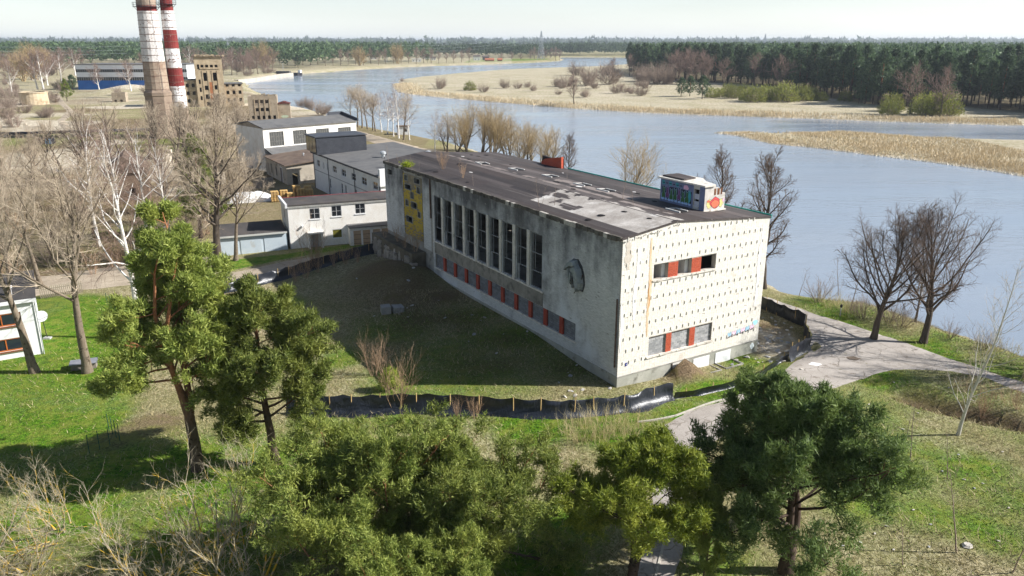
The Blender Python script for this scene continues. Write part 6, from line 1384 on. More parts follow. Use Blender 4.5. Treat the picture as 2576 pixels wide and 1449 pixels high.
for k, (y0, y1, n, h_, cr) in enumerate(((1800, 2600, 1500, 17, 8), (2700, 4200, 1500, 18, 14), (4500, 7500, 1500, 24, 30))):
    x, y, z = scatter(n, -.75 * y1, .75 * y1, y0, y1, 20 + k, vw)
    if k == 0: m = vnoise(x, y, .004, 3) > .45; x, y, z = x[m], y[m], z[m]
    wood_mass('distant_wood', x, y, z, h_, cr, 7, cr * .9, cr * .32, 30 + k, label=['scattered hazy woods beyond the far river bend', 'hazy blue wood near the horizon', 'faint blue wooded ridge on the horizon'][k])
# ---- far bare trees
fb_tree = bare('far_bare_tree', 71, [dict(len=13, r=.32, np=8, tilt=3, wob=.05, tip=.1), dict(n=16, t0=.2, t1=.97, len=.42, prof=[1, 1, .8, .4], ang=55, ang1=22, np=6, wob=.1, up=.1, rr=.5, rmin=.10), dict(n=9, t0=.2, t1=1, len=.45, ang=40, np=4, wob=.12, up=.06, rr=.6, rmin=.07), dict(n=6, t0=.2, t1=1, len=.5, ang=36, np=3, wob=.12, up=.04, rr=.7, rmin=.055)], (6, 4, 3, 3), BK_LIN, TW_PURP)
fb_wil = (fb_tree[0], ('crown', branch_mesh('far_willow_crown', grow(72, [dict(n=7, len=9, r=.2, np=8, tilt=24, tiltv=12, wob=.08, tip=.2, spread=.6), dict(n=9, t0=.2, t1=1, len=.45, ang=34, np=5, wob=.1, up=.08, rr=.6, rmin=.09), dict(n=8, t0=.2, t1=1, len=.5, ang=32, np=4, wob=.1, up=.03, rr=.7, rmin=.07), dict(n=4, t0=.2, t1=1, len=.5, ang=30, np=3, wob=.1, up=.0, rr=.8, rmin=.06)]), (5, 4, 3, 3), TW_WIL)))
fb_birch = (('trunk', fb_tree[0][1].copy()), ('crown', fb_tree[1][1])); fb_birch[0][1].materials[0] = BK_BIR
fb_bush = (('stems', branch_mesh('far_bush_stems', grow(73, [dict(n=26, len=3.4, r=.06, np=6, tilt=34, tiltv=16, wob=.08, tip=.4, spread=1.3, lv=.3)]), (3,), TW_SHRUB)), ('crown', branch_mesh('far_bush_crown', grow(73, [dict(n=26, len=3.4, r=.06, np=6, tilt=34, tiltv=16, wob=.08, tip=.4, spread=1.3, lv=.3), dict(n=9, t0=.2, t1=1, len=.45, ang=34, np=4, wob=.1, up=.05, rr=.8, rmin=.05), dict(n=4, t0=.3, t1=1, len=.5, ang=32, np=3, wob=.1, rr=.9, rmin=.045)])[1:], (3, 3), TW_SHRUB)))
rg = np.random.default_rng(74)
ND_WIL = needle_mat('budding_willow_leaves', srgb(116, 120, 58), srgb(158, 162, 78), srgb(146, 140, 88))
def green_bush(name, seed, R=3.0, sites=500):
    r = np.random.default_rng(seed); a = r.uniform(0, 6.28, sites); c = r.uniform(-.2, 1, sites); q = np.sqrt(1 - np.clip(c, 0, 1) ** 2); rr = R * r.uniform(.55, 1.05, sites)
    S = np.stack([rr * q * np.cos(a), rr * q * np.sin(a), np.abs(c) * rr * 1.35 + .3], 1); T = S / (np.linalg.norm(S, axis=1, keepdims=True) + 1e-6)
    V, t = clumps(r, S, T, 4, .55, .07, up=.4, spread=.4, jit=.2); return np_mesh(name, V, Ft=np.arange(len(V)).reshape(-1, 3), mats=[ND_WIL], attr={'tint': t})
gb = (('stems', fb_bush[0][1]), ('crown', green_bush('budding_crown', 75)))
def row(lst, me, name, label, group, cat='tree'):
    for k, (a, b, s_) in enumerate(lst): place(name, label, (a, b), me, (a * 13 + b * 7) % 6.28, s_, group, cat)
r_ = random.Random(3)
lst = [(r_.uniform(-10, 700), r_.uniform(164, 190), r_.uniform(.9, 1.5)) for _ in range(110)]; lst = [(a, b, s) for a, b, s in lst if not (150 < a < 470 and b > 172)]
row(lst, fb_tree, 'far_bare_tree', 'pale bare tree in front of the dark wood beyond the factory', 'bare trees before the west wood')
row([(a, 166 - (a - 700) * .016 + r_.uniform(-3, 2), r_.uniform(.9, 1.45)) for a in [705 + i * 19 for i in range(26)]], fb_tree, 'far_bare_tree', 'bare tree on the far left bank of the river', 'bare trees on the far left bank')
row([(1230, 158, .9), (1262, 157, 1), (1288, 156, 1.1), (1310, 155, .9), (1335, 154, 1.2), (1355, 154, 1.3), (1372, 153, 1.4), (1385, 153, 1.5), (1398, 152, 1.4), (1408, 152, 1.2), (1345, 149, 1.3), (1365, 148, 1.2)], fb_tree, 'far_bare_tree', 'bare tree on the promontory below the big pylon', 'bare trees on the promontory')
row([(85, 200, 1.9), (60, 205, 1.6), (665, 172, 2.0), (100, 190, 1.6), (1000, 160, 1.8), (905, 165, 1.6)], fb_wil, 'far_willow', 'big rounded yellowish bare willow in the distance', 'distant willows')
row([(480, 174, 1.6), (155, 208, 1.5), (190, 190, 1.5), (120, 215, 1.4), (30, 235, 1.2), (250, 226, 1.0), (330, 228, 1.0), (110, 225, 1.6), (585, 172, 1.5), (95, 225, 1.5)], fb_birch, 'far_birch', 'white stemmed birch far behind the factory wasteland', 'distant birches')
row([(20, 270, 1.3), (60, 285, 1.0), (10, 300, 1.2), (40, 320, 1.0), (130, 250, 1.0), (20, 245, 1.4), (760, 270, .9), (785, 275, 1.0), (815, 285, 1.1), (808, 290, .8), (370, 235, 1.0), (470, 250, 1.2), (150, 225, 1.3), (175, 222, 1.1), (300, 240, .9), (440, 240, .9)], fb_bush, 'wasteland_bush', 'leafless bush on the factory wasteland', 'wasteland bushes', 'bush')
row([(1302, 223, .9), (1325, 220, .8), (1344, 229, .8), (1398, 218, 1.3), (1414, 223, .9), (1425, 218, 1.5), (1498, 223, 1.1), (1551, 235, 1.1), (1571, 233, .9), (1590, 236, .8), (1613, 241, 1.2), (1626, 223, 1.2), (1608, 218, .9), (1104, 224, 1.5), (1272, 222, 1.2), (1216, 232, 1.0), (1013, 205, .6), (1560, 222, .7), (1475, 245, 1.0), (1405, 238, .6)], fb_bush, 'meadow_bush', 'grey leafless bush on the dry river meadow', 'bushes on the river meadow', 'bush')
row([(1453, 190, 2.4), (1481, 205, 2.0), (1473, 216, 2.0), (1533, 212, 2.6), (1606, 204, 2.2), (1638, 210, 2.4), (1663, 212, 2.5), (1688, 211, 2.3), (1625, 206, 2.2), (1520, 188, 2.2), (1650, 205, 2.3), (1540, 190, 1.8)], fb_bush, 'grey_willow_thicket', 'wide grey willow bush near the forest edge', 'grey willow thickets', 'bush')
row([(1182, 228, 1.2)], gb, 'budding_bush', 'single greenish cone shaped bush on the meadow', None, 'bush')
row([(1444, 262, .95)], fb_tree, 'alder_tree', 'lone bare alder standing in the reeds at the water', None)
row([(1688, 206, 1.3), (1708, 208, 1.4), (1726, 209, 1.5), (1745, 211, 1.4), (1763, 212, 1.5), (1780, 213, 1.3), (1583, 191, 1.2), (1540, 190, 1.0), (1735, 206, 1.6), (1896, 216, 1.4), (1960, 232, 1.4), (2290, 287, 1.35), (2367, 292, 1.3), (1700, 203, 1.5), (1820, 218, 1.2)], fb_tree, 'forest_edge_tree', 'brownish grey bare tree against the dark forest', 'bare trees at the forest edge')
row([(1791, 246, 1.2), (1812, 243, 1.0), (1846, 247, 1.5), (1870, 244, 1.4), (1898, 257, 1.7), (1880, 254, 1.3), (1975, 256, 2.0), (1950, 254, 1.5), (2015, 254, 1.7), (2037, 252, 1.5), (2066, 254, 1.0), (2242, 280, 1.6), (2325, 289, 1.9), (2375, 291, 2.0), (2350, 288, 1.7), (2237, 289, 1.2), (2125, 255, 1.1), (1925, 252, 1.6), (1830, 239, 1.3)], gb, 'budding_willow', 'yellow green budding willow in front of the forest', 'budding willows', 'bush')
for k, (a, b, s_) in enumerate(((1713, 243, .42), (1735, 242, .45), (1766, 249, .50), (2175, 262, .45), (2160, 260, .5))):
    p = gp(a, b); o = inst('meadow_pine', FP[3], None, p, (0, 0, k), (s_ * 1.5, s_ * 1.5, s_)); tag(o, 'low stocky dark pine standing alone on the meadow edge', 'tree', 'stocky meadow pines')
for k, (a, b, s_) in enumerate(((750, 172, .6), (1075, 158, .5), (185, 232, .4), (1060, 150, .5))):
    p = gp(a, b); o = inst('bank_pine', FP[1], None, p, (0, 0, k), (s_ * 1.4, s_ * 1.4, s_)); tag(o, 'solitary dark pine on the far left bank', 'tree', 'solitary bank pines')
row([(r_.uniform(-5, 170), r_.uniform(205, 300), r_.uniform(.5, .9)) for _ in range(14)] + [(r_.uniform(0, 700), r_.uniform(172, 192), r_.uniform(1.0, 1.8)) for _ in range(40)], fb_bush, 'wasteland_bush', 'leafless bush on the factory wasteland', 'wasteland bushes', 'bush')
# near river trees left of the hall
row([(885, 316, .66), (900, 320, .72), (912, 322, .7), (925, 325, .66), (945, 330, .6), (1015, 352, .72), (938, 328, .62)], lin3, 'riverside_tree', 'bare tree in the row along the river drive', 'riverside tree row')
row([(960, 332, .68), (975, 337, .72), (990, 343, .7), (1003, 348, .86), (1030, 352, .62)], bir1, 'riverside_birch', 'white birch in the row along the river drive', 'riverside birches')
row([(1095, 392, .6)], bir1, 'riverside_birch', 'single drooping birch behind the office roof', None)
for k, (x, y, s_, me, lb) in enumerate(((-13, 184, .85, wil1, 0), (-7, 182, .95, wil1, 0), (-1, 180, .9, wil1, 0), (3.5, 181, .85, map1, 1), (8, 174, .85, map1, 1), (12.5, 168, .68, lin2, 1), (-4, 178, .8, wil1, 0), (-16, 188, .6, map1, 1), (-10, 180, .85, wil1, 0), (2, 176, .8, wil1, 0), (-15, 180, .8, map1, 1), (-5, 186, 1.0, wil1, 0), (0, 186, .95, map1, 1), (5, 184, .9, wil1, 0), (-11, 188, .95, map1, 1), (6, 170, .8, wil1, 0), (9.5, 178, .8, map1, 1))):
    put('riverside_willow' if lb == 0 else 'riverside_maple', ['yellowish bare willow in the clump behind the hall roof', 'bare grey tree beside the willow clump behind the hall roof'][lb], (x, y), me, k * 1.3, s_, ['willow clump behind the hall', 'grey trees behind the hall'][lb])
# ---- reeds along the meadow and the sand bar
def reeds(name, label, region, n, seed, hmin, hmax, edge_pale):
    r = np.random.default_rng(seed); P = np.array(region); X = []; Yy = []
    seg = np.linalg.norm(np.diff(P, axis=0), axis=1); c = np.concatenate([[0], np.cumsum(seg)]); s = r.uniform(0, c[-1], n); i = np.searchsorted(c, s) - 1; i = np.clip(i, 0, len(P) - 2); f = ((s - c[i]) / seg[i])[:, None]
    Q = P[i] * (1 - f) + P[i + 1] * f; dd = P[i + 1] - P[i]; nrm = np.stack([-dd[:, 1], dd[:, 0]], 1) / (np.linalg.norm(dd, axis=1, keepdims=True) + 1e-9)
    off = np.abs(r.normal(0, 1, n)) * 6.5 - .8; Q = Q + nrm * off[:, None]
    return Q, off, r
def reed_mesh(name, label, Q, off, r, hmin, hmax):
    z = hgt(Q[:, 0], Q[:, 1]); ok = (z > WZ - .3) & (r.random(len(z)) < .25 + 1.1 * vnoise(Q[:, 0], Q[:, 1], .09, 14)); Q, off, z = Q[ok], off[ok], z[ok]; n = len(Q)
    pale = (off < 1.0 + r.normal(0, .8, n)); h_ = np.where(pale, r.uniform(.15, .5, n), r.uniform(hmin, hmax, n) * (.6 + .5 * vnoise(Q[:, 0], Q[:, 1], .15, 9))); w_ = np.where(pale, .13, .075) * r.uniform(.6, 1.4, n); a = r.uniform(0, 3.14, n); ln = r.normal(0, .22, (n, 2)) + np.array([-.12, 0])
    b = np.stack([Q[:, 0], Q[:, 1], z - .05], 1); sd_ = np.stack([np.cos(a) * w_, np.sin(a) * w_, np.zeros(n)], 1); tip = b + np.stack([ln[:, 0] * h_, ln[:, 1] * h_, h_], 1)
    V = np.stack([b - sd_, b + sd_, tip], 1).reshape(-1, 3); t = np.where(pale, r.uniform(.75, 1, n), r.uniform(0, .55, n))
    nn = NT('reed_straw'); col = nn.mix(nn.attr('tint'), srgb(196, 174, 132), srgb(238, 230, 214)); m = nn.done(col, .9, .1)
    o = inst(name, np_mesh(name, V, Ft=np.arange(len(V)).reshape(-1, 3), mats=[m], attr={'tint': np.repeat(t, 3)})); return tag(o, label, 'reeds', None, 'stuff')
Q, off, r = reeds('', '', pen_low, 42000, 5, 1, 2, 1); reed_mesh('meadow_reeds', 'straw coloured reed belt fringing the river meadow', Q, off, r, .7, 1.6)
Q, off, r = reeds('', '', bar[:10], 18000, 6, 1, 2, 1); reed_mesh('sandbar_reeds', 'straw coloured reeds along the sandbar edge', Q, off * .8, r, .4, 1.0)
r = np.random.default_rng(8); bx = np.array(bar); x = r.uniform(bx[:, 0].min(), 130, 60000); y = r.uniform(bx[:, 1].min(), bx[:, 1].max(), 60000); sdv = sdist(x, y, bar); m = (sdv > 1.5) & (x > 84 + r.normal(0, 2, len(x)))
reed_mesh('sandbar_reed_bed', 'dense dry reed bed covering the sandbar', np.stack([x[m], y[m]], 1), sdv[m] + 3, r, .5, 1.1)
# ---- pylons and wires
GALV = M('galvanised_steel', srgb(150, 156, 162), srgb(170, 176, 182), .2, fine=0)
def pylon_mesh(h_, w0, arms, t=.14):
    m = MB(); lv = [0, .22, .42, .6, .76, .9, 1.0]; hw = lambda f: w0 * (1 - f) + .35 * f if f < 1 else .25
    for sx in (-1, 1):
        for sy in (-1, 1):
            for a, b in zip(lv[:-1], lv[1:]): m.bar((sx * hw(a), sy * hw(a), h_ * a), (sx * hw(b), sy * hw(b), h_ * b), t)
    for a, b in zip(lv[:-1], lv[1:]):
        for q in range(4):
            ca, sa = math.cos(q * math.pi / 2), math.sin(q * math.pi / 2); rot = lambda x, y: (x * ca - y * sa, x * sa + y * ca)
            for s in (-1, 1): m.bar((*rot(s * hw(a), -hw(a)), h_ * a), (*rot(-s * hw(b), -hw(b)), h_ * b), t * .55)
            m.bar((*rot(-hw(b), -hw(b)), h_ * b), (*rot(hw(b), -hw(b)), h_ * b), t * .55)
    for z, L in arms:
        for s in (-1, 1):
            m.bar((0, 0, h_ * z), (s * L, 0, h_ * z), t * .8); m.bar((0, 0, h_ * (z + .06)), (s * L, 0, h_ * z), t * .6)
    return m.mesh('lattice_pylon', GALV)
py1 = pylon_mesh(27, 2.2, ((.96, 2.2), (.84, 3.2), (.72, 2.6))); py2 = pylon_mesh(42, 4.2, ((.92, 4), (.8, 7), (.68, 5)), .28)
PYL = []
for me, a, b, lab, grp in ((py1, 578, 165, 'slim lattice pylon behind the ruined tower', None), (py1, 972, 167, 'slim lattice pylon on the far left bank', None), (py1, -420, 190, 'slim lattice pylon beyond the left edge', None)):
    p = gp(a, b); o = inst('lattice_pylon', me, None, p, (0, 0, R_(70))); tag(o, lab, 'pylon', 'power pylons'); PYL.append(p)
p = gp(1361, 150); o = inst('lattice_pylon', py2, None, p, (0, 0, R_(60)), (.95, .95, .95)); tag(o, 'big broad lattice pylon on the promontory by the river', 'pylon', 'power pylons'); PYL.append(p)
for k, (a, ty, Yd) in enumerate(((1926, 85, 1500), (1828, 93, 2000), (1559, 95, 2300), (1966, 95, 2400), (2147, 96, 2300), (780, 100, 2000), (1120, 99, 2200))):
    t = pY(a, ty, Yd); g = H1(t.x, t.y); s_ = (t.z - g) / 42; o = inst('lattice_pylon', py2, None, (t.x, t.y, g), (0, 0, R_(50)), (s_, s_, s_)); tag(o, 'faint distant pylon rising over the woods', 'pylon', 'distant pylons')
def wire(a, b, sag, r=.05):
    n = 14; m = MB(); pts = [Vector(a).lerp(Vector(b), i / n) - Vector((0, 0, sag * (1 - (2 * i / n - 1) ** 2))) for i in range(n + 1)]
    for p, q in zip(pts[:-1], pts[1:]): m.bar(p, q, r, 3)
    o = m.build('power_line_wire', GALV); return tag(o, 'thin power line wire sagging between the pylons', 'wire', 'power line wires')
for A_, B_ in ((PYL[2], PYL[0]), (PYL[0], PYL[1]), (PYL[1], PYL[3])):
    for z in (26, 22.5, 19.3):
        up = Vector((0, 0, z)); wire(A_ + up, B_ + (up if B_ is not PYL[3] else Vector((0, 0, z * 1.35))), 6)
# ---- houses, shed and quay on the far left bank
HW = M('pale_house_wall', srgb(226, 224, 220), None, fine=.03); HR = M('brick_house_wall', srgb(176, 120, 92), None, fine=.05); HRF = M('dark_house_roof', srgb(96, 88, 84), None, fine=.05); HRR = M('orange_house_roof', srgb(168, 104, 76), None, fine=.05)
for k, (a, b, L, D, h_, wm, rm, lb) in enumerate(((1048, 156, 12, 6, 4, HW, HW, 'long white flat roofed shed on the far bank'), (1091, 152, 6, 5, 3, HW, HRF, 'small white cabin with dark roof on the far bank'), (1200, 152, 9, 6, 5, HW, HRF, 'white house with dark roof near the far water'), (1222, 151, 8, 6, 4, HRF, HRF, 'dark cabin beside the white far house'), (1232, 157, 12, 6, 3.5, HR, HRR, 'low brick house with orange roof by the far shore'), (1258, 156, 6, 5, 3, HR, HRR, 'tiny orange roofed hut on the far shore'), (1022, 138, 16, 8, 6, HW, HW, 'pale hall among the trees of the far bank'), (1075, 148, 14, 7, 3.5, HW, HRF, 'pale low house behind the far shore'), (940, 150, 10, 6, 3, HW, HRF, 'pale low shed among bare trees on the far bank'))):
    p = gp(a, b); q = thing('far_house', lb, 'house', p, R_(8)); MB().box(-L / 2, L / 2, 0, D, -.5, h_).build('wall', wm, q)
    if rm is HW: MB().box(-L / 2 - .2, L / 2 + .2, -.2, D + .2, h_ + .01, h_ + .4).build('roof', rm, q)
    else: MB().prism([(-L / 2 - .3, -.4, h_ + .01), (-L / 2 - .3, D + .4, h_ + .01), (-L / 2 - .3, D / 2, h_ + 2.0)], (L + .6, 0, 0)).build('roof', rm, q)
    for j in range(max(2, int(L / 4))): x = -L / 2 + L * (j + .5) / max(2, int(L / 4)); box_obj('window', (x - .5, x + .5, -.05, -.01, 1.0, 2.2), GLASS, q)
qp = [Vector((p.x, p.y, 0)) for p in (px(a, b, -.5) for a, b in ((600, 204), (640, 200), (700, 190), (738, 186)))]
QW = thing('quay_wall', 'pale concrete quay wall on the far left bank', 'quay', qp[0])
for a, b in zip(qp[:-1], qp[1:]):
    d_ = (b - a).normalized(); n_ = Vector((-d_.y, d_.x, 0)); a0, b0 = a - qp[0], b - qp[0]
    MB().prism([(a0.x, a0.y, -5), (b0.x, b0.y, -5), (b0.x + n_.x * 3, b0.y + n_.y * 3, -5), (a0.x + n_.x * 3, a0.y + n_.y * 3, -5)], (0, 0, 5.4)).build('quay_block', M('quay_concrete', srgb(196, 186, 170), srgb(170, 160, 146), .2, fine=.1, fs=1), QW)
bp = px(722, 190, WZ); BG = thing('moored_barge', 'dark old barge with pale stern moored at the quay end', 'boat', bp, R_(-12))
MB().prism([(-14, -2.6, 0), (11, -2.6, 0), (14, 0, 0), (11, 2.6, 0), (-14, 2.6, 0)], (0, 0, 2.4)).build('hull', M('dark_hull', srgb(58, 58, 64), srgb(84, 82, 84), .4), BG)
MB().box(11, 13, -1.5, 1.5, 2.4, 4.6).build('wheelhouse', HW, BG); MB().box(-9, 3, -1.6, 1.6, 2.41, 3.6).build('cargo', M('scrap_cargo', srgb(86, 84, 84), srgb(110, 106, 104), .5), BG); MB().bar((-3, 0, 3.5), (-3, 0, 10), .15).build('mast', GALV, BG)
# ---- air
hz = MB().box(-9150, 9150, -60, 16100, -6.5, 62).build('haze', None); hz.data.materials.clear()
hm_ = bpy.data.materials.new('haze_air'); hm_.use_nodes = True; t_ = hm_.node_tree; t_.nodes.remove(t_.nodes['Principled BSDF'])
pv = t_.nodes.new('ShaderNodeVolumePrincipled'); pv.inputs['Density'].default_value = 0.00011; pv.inputs['Color'].default_value = (.80, .88, 1.0, 1); pv.inputs['Anisotropy'].default_value = .2
t_.links.new(pv.outputs[0], t_.nodes['Material Output'].inputs['Volume']); hz.data.materials.append(hm_); tag(hz, kind='stuff'); hz.display_type = 'WIRE'
# ================================================================ fences, grass tufts and small things
SHEET = NT('black_plastic_sheet'); SHEET.bump(SHEET.noise(7, 4, .6, stretch=(1, 1, .4)), .6, .06); SHEET = SHEET.done(srgb(36, 40, 48), .33, .5)
STAKE = M('timber_stake', srgb(176, 146, 96), srgb(200, 172, 122), 3)
def sheet_fence(label, pts, post_gap=2.0, h_=1.05, seed=0, skirt=.55, lean=.0, post_out=True):
    r = np.random.default_rng(seed); P = np.array([(p.x, p.y) for p in pts]); seg = np.linalg.norm(np.diff(P, axis=0), axis=1); c = np.concatenate([[0], np.cumsum(seg)]); n = int(c[-1] / .16) + 2
    s = np.linspace(0, c[-1], n); X = np.interp(s, c, P[:, 0]); Y = np.interp(s, c, P[:, 1]); tx, ty = np.gradient(X), np.gradient(Y); l = np.hypot(tx, ty); nx_, ny_ = ty / l, -tx / l      # outward: right of travel
    Zg = hgt(X, Y); rows = [(-.02, skirt * 1.0), (.05, skirt * .55), (.28, skirt * .22), (.55, .06), (.80, .03), (1.0, .0)]
    V = []
    for j, (zz, of) in enumerate(rows):
        sg = np.abs(np.sin(np.pi * s / post_gap)) * (.2 + 1.3 * vnoise(s, s * 0 + 7, .35, seed + 4)); o_ = of * (.45 + .9 * vnoise(s, s * 0 + j * 3.1, .5, seed)) + (.16 * (vnoise(s, s * 0 + j * .4, 1.3, seed + 1) - .5) + .06 * (vnoise(s + .5 * j, s * 0, 4.0, seed + 2) - .5) + .05 * sg) * (1 if j < 5 else .3) + lean * zz
        V.append(np.stack([X + nx_ * o_, Y + ny_ * o_, Zg + h_ * zz * (1 - (.13 * sg + .12 * vnoise(s, s * 0 + 3, .25, seed + 6)) * (j == 5)) + (.03 if j == 0 else 0) * r.random(n)], 1))
    V = np.concatenate(V) - np.array([P[0, 0], P[0, 1], 0]); I = np.arange(len(rows) * n).reshape(len(rows), n); q = np.stack([I[:-1, :-1], I[:-1, 1:], I[1:, 1:], I[1:, :-1]], -1).reshape(-1, 4)
    t = thing('plastic_sheet_fence', label, 'fence', (P[0, 0], P[0, 1], 0)); inst('sheet', np_mesh('sheet', V, Fq=q, mats=[SHEET], smooth=True), t)
    k = post_gap * .4
    while k < c[-1]:
        x, y = np.interp(k, c, P[:, 0]), np.interp(k, c, P[:, 1]); i = min(int(k / c[-1] * n), n - 1); g = float(np.interp(k, s, Zg)); o_ = .12 if post_out else -.06
        a = Vector((x + nx_[i] * o_ - P[0, 0], y + ny_[i] * o_ - P[0, 1], g - .2)); MB().bar(a, a + Vector((r.normal(0, .05), r.normal(0, .05), h_ + .22)), .035).build('stake', STAKE, t); k += post_gap * r.uniform(.6, 1.4)
    return t
FR = [gp(a, b) for a, b in [(722, 1039), (775, 1037), (900, 1036), (1010, 1032), (1170, 1036), (1290, 1043), (1420, 1046), (1580, 1030), (1665, 1006), (1690, 1002)]]
sheet_fence('black plastic sheet fence on stakes across the front of the yard', FR, 2.0, 1.38, 1, .75)
FR2 = [gp(a, b) for a, b in [(1690, 1002), (1760, 992), (1830, 975), (1900, 950), (1945, 918), (1975, 903)]]
sheet_fence('sagging black plastic fence by the light wells', FR2, 2.6, .75, 2, .3, lean=.45)
FR3 = [gp(a, b) for a, b in [(1978, 908), (2005, 892), (2033, 878)]]
sheet_fence('torn black plastic fence panel at the road junction', FR3, 1.5, 1.5, 3, .5, lean=.2)
FR4 = [gp(a, b) for a, b in [(2033, 876), (2018, 850), (2024, 826), (1990, 812), (1955, 797), (1900, 772)]]
sheet_fence('dark sheet fence behind the sunlit corner beside the river path', FR4, 1.8, 1.6, 4, .2)
FR5 = [gp(a, b) for a, b in [(557, 735), (620, 724), (680, 708), (750, 690), (850, 657), (965, 630)]]
sheet_fence('black plastic sheet fence along the street behind the shaded yard', FR5, 1.9, 1.3, 5, .6)
# picket fence and mesh fence by the lawn
pk = thing('picket_fence', 'weathered wooden picket fence between lawn and street', 'fence', gp(104, 752)); a, b = gp(104, 752), gp(212, 735)
pkm = MB().box(-.04, .04, -.012, .012, 0, 1.25).mesh('picket', M('old_picket', srgb(132, 122, 106), srgb(158, 148, 130), 2)); L = (b - a).length; n = int(L / .17); ang = math.atan2((b - a).y, (b - a).x)
for i in range(n): p = a.lerp(b, i / n) - a; inst('picket', pkm, pk, (p.x, p.y, .05), (0, 0, ang), (1, 1, random.uniform(.94, 1.03)))
for z in (.35, .95): MB().bar((0, 0.03, z), tuple((b - a) + Vector((0, .03, z))), .035).build('rail', M('old_picket', srgb(132, 122, 106)), pk)
for lab, pts in (('green wire mesh fence with thin posts behind the lawn birch', [(270, 768), (300, 790), (330, 830), (352, 862)]), ('thin iron fence posts at the lower edge of the lawn', [(275, 1085), (302, 1110), (225, 1140)])):
    p0 = gp(*pts[0]); mf = thing('wire_fence', lab, 'fence', p0); pp = [gp(*q) - p0 for q in pts]
    P_ = []
    for a, b in zip(pp[:-1], pp[1:]):
        for i in range(3): P_.append(a.lerp(b, i / 3))
    P_.append(pp[-1])
    for q in P_: MB().bar(q, q + Vector((0, 0, 1.3)), .025, 5).build('post', M('green_post', srgb(46, 84, 66)), mf)
    for a, b in zip(P_[:-1], P_[1:]):
        for z in (.15, .45, .75, 1.05, 1.25): MB().bar(a + Vector((0, 0, z)), b + Vector((0, 0, z)), .006, 3).build('wire', M('green_post', srgb(46, 84, 66)), mf)
# kerbs
KC = M('kerb_concrete', srgb(176, 170, 158), srgb(196, 190, 178), 1, fine=.1)
def kerb(label, pts, step=1.0):
    P = [gp(*q) for q in pts]; k = thing('kerb', label, 'kerb', P[0]); c = [0]
    for a, b in zip(P[:-1], P[1:]): c.append(c[-1] + (b - a).length)
    s = 0.0
    f = lambda s: Vector([float(np.interp(s, c, [p[i] for p in P])) for i in range(3)])
    while s < c[-1] - .3:
        a, b = f(s), f(min(s + step - .03, c[-1])); d_ = (b - a); o = MB().box(0, d_.length, -.06, .06, -.2, .10).build('kerb_stone', KC, k); o.location = a - P[0]; o.rotation_euler = (0, 0, math.atan2(d_.y, d_.x)); s += step
kerb('concrete kerb between fence grass and the path', [(1603, 1063), (1650, 1058), (1700, 1047), (1788, 1014), (1848, 1000), (1932, 976), (1965, 952)])
kerb('straight concrete kerb on the dirt path under the round pine', [(1683, 1315), (1668, 1375), (1645, 1470)])
# pothole, paint splash, debris
MB().prism([(.55 * random.uniform(.8, 1.1) * math.cos(t), .42 * random.uniform(.8, 1.1) * math.sin(t), 0) for t in np.linspace(0, 6.28, 14)[:-1]], (0, 0, .02)).build('pothole', M('wet_pothole', srgb(92, 80, 68), srgb(120, 106, 92), 3), loc=gp(2147, 902) + Vector((0, 0, .035))); tag(bpy.data.objects['pothole'], 'round dark pothole in the asphalt junction', 'pothole')
MB().prism([(.6 * random.uniform(.5, 1.2) * math.cos(t), .4 * random.uniform(.5, 1.2) * math.sin(t), 0) for t in np.linspace(0, 6.28, 16)[:-1]], (0, 0, .012)).build('paint_spill', WPAINT, loc=gp(2050, 917) + Vector((0, 0, .035))); tag(bpy.data.objects['paint_spill'], 'white paint spill on the asphalt near the torn fence', 'spill')
def rock(seed, s):
    r = random.Random(seed); m = MB(); n = 7
    rings = [[(s * k * r.uniform(.8, 1.15) * math.cos(2 * math.pi * i / n + z), s * k * r.uniform(.8, 1.15) * math.sin(2 * math.pi * i / n + z), s * z) for i in range(n)] for z, k in ((-.3, .8), (.15, 1.0), (.45, .62))]
    m.v = [p for q in rings for p in q]
    for a in (0, n):
        for i in range(n): j = (i + 1) % n; m.f.append((a + i, a + j, a + n + j, a + n + i)); m.m.append(0)
    m.f.append(tuple(2 * n + i for i in range(n))); m.m.append(0); return m
RK = M('pale_rubble', srgb(206, 200, 190), srgb(180, 172, 160), 3); RKG = M('grey_stone', srgb(150, 150, 150), srgb(182, 182, 180), 3)
o = rock(1, .32).build('white_stone', RK, loc=gp(2433, 1374)); tag(o, 'single white stone on the dry meadow', 'stone')
rkm = [rock(i, .13).mesh('rubble_piece', RK if i % 2 else RKG) for i in range(6)]
rr = random.Random(8)
for i in range(150):
    a = rr.choice([(1945, 860, 34, 26), (1930, 890, 30, 18), (1945, 835, 25, 18), (1480, 945, 70, 40), (1300, 800, 120, 50), (1150, 760, 140, 60), (1850, 900, 70, 22)]); p = gp(a[0] + rr.gauss(0, a[2]), a[1] + rr.gauss(0, a[3])); lx, ly = bl(p.x, p.y)
    if -.3 < lx < BW + .3 and -.2 < ly < BL: continue
    s_ = rr.uniform(.4, 1.5); o = inst('rubble_piece', rr.choice(rkm), None, p + Vector((0, 0, .03)), (rr.uniform(-.5, .5), rr.uniform(-.5, .5), rr.uniform(0, 6)), (s_, s_ * rr.uniform(.6, 1.6), s_ * .7)); tag(o, 'small pale rubble piece lying beside the derelict hall', 'rubble', 'rubble around the hall')
for i in range(26):
    p = gp(rr.uniform(2100, 2560), rr.uniform(960, 1420)); o = inst('litter_scrap', rr.choice(rkm), None, p + Vector((0, 0, .04)), (0, 0, rr.uniform(0, 6)), (.8, .5, .4)); tag(o, 'scrap of white litter in the meadow grass', 'litter', 'litter on the meadow')
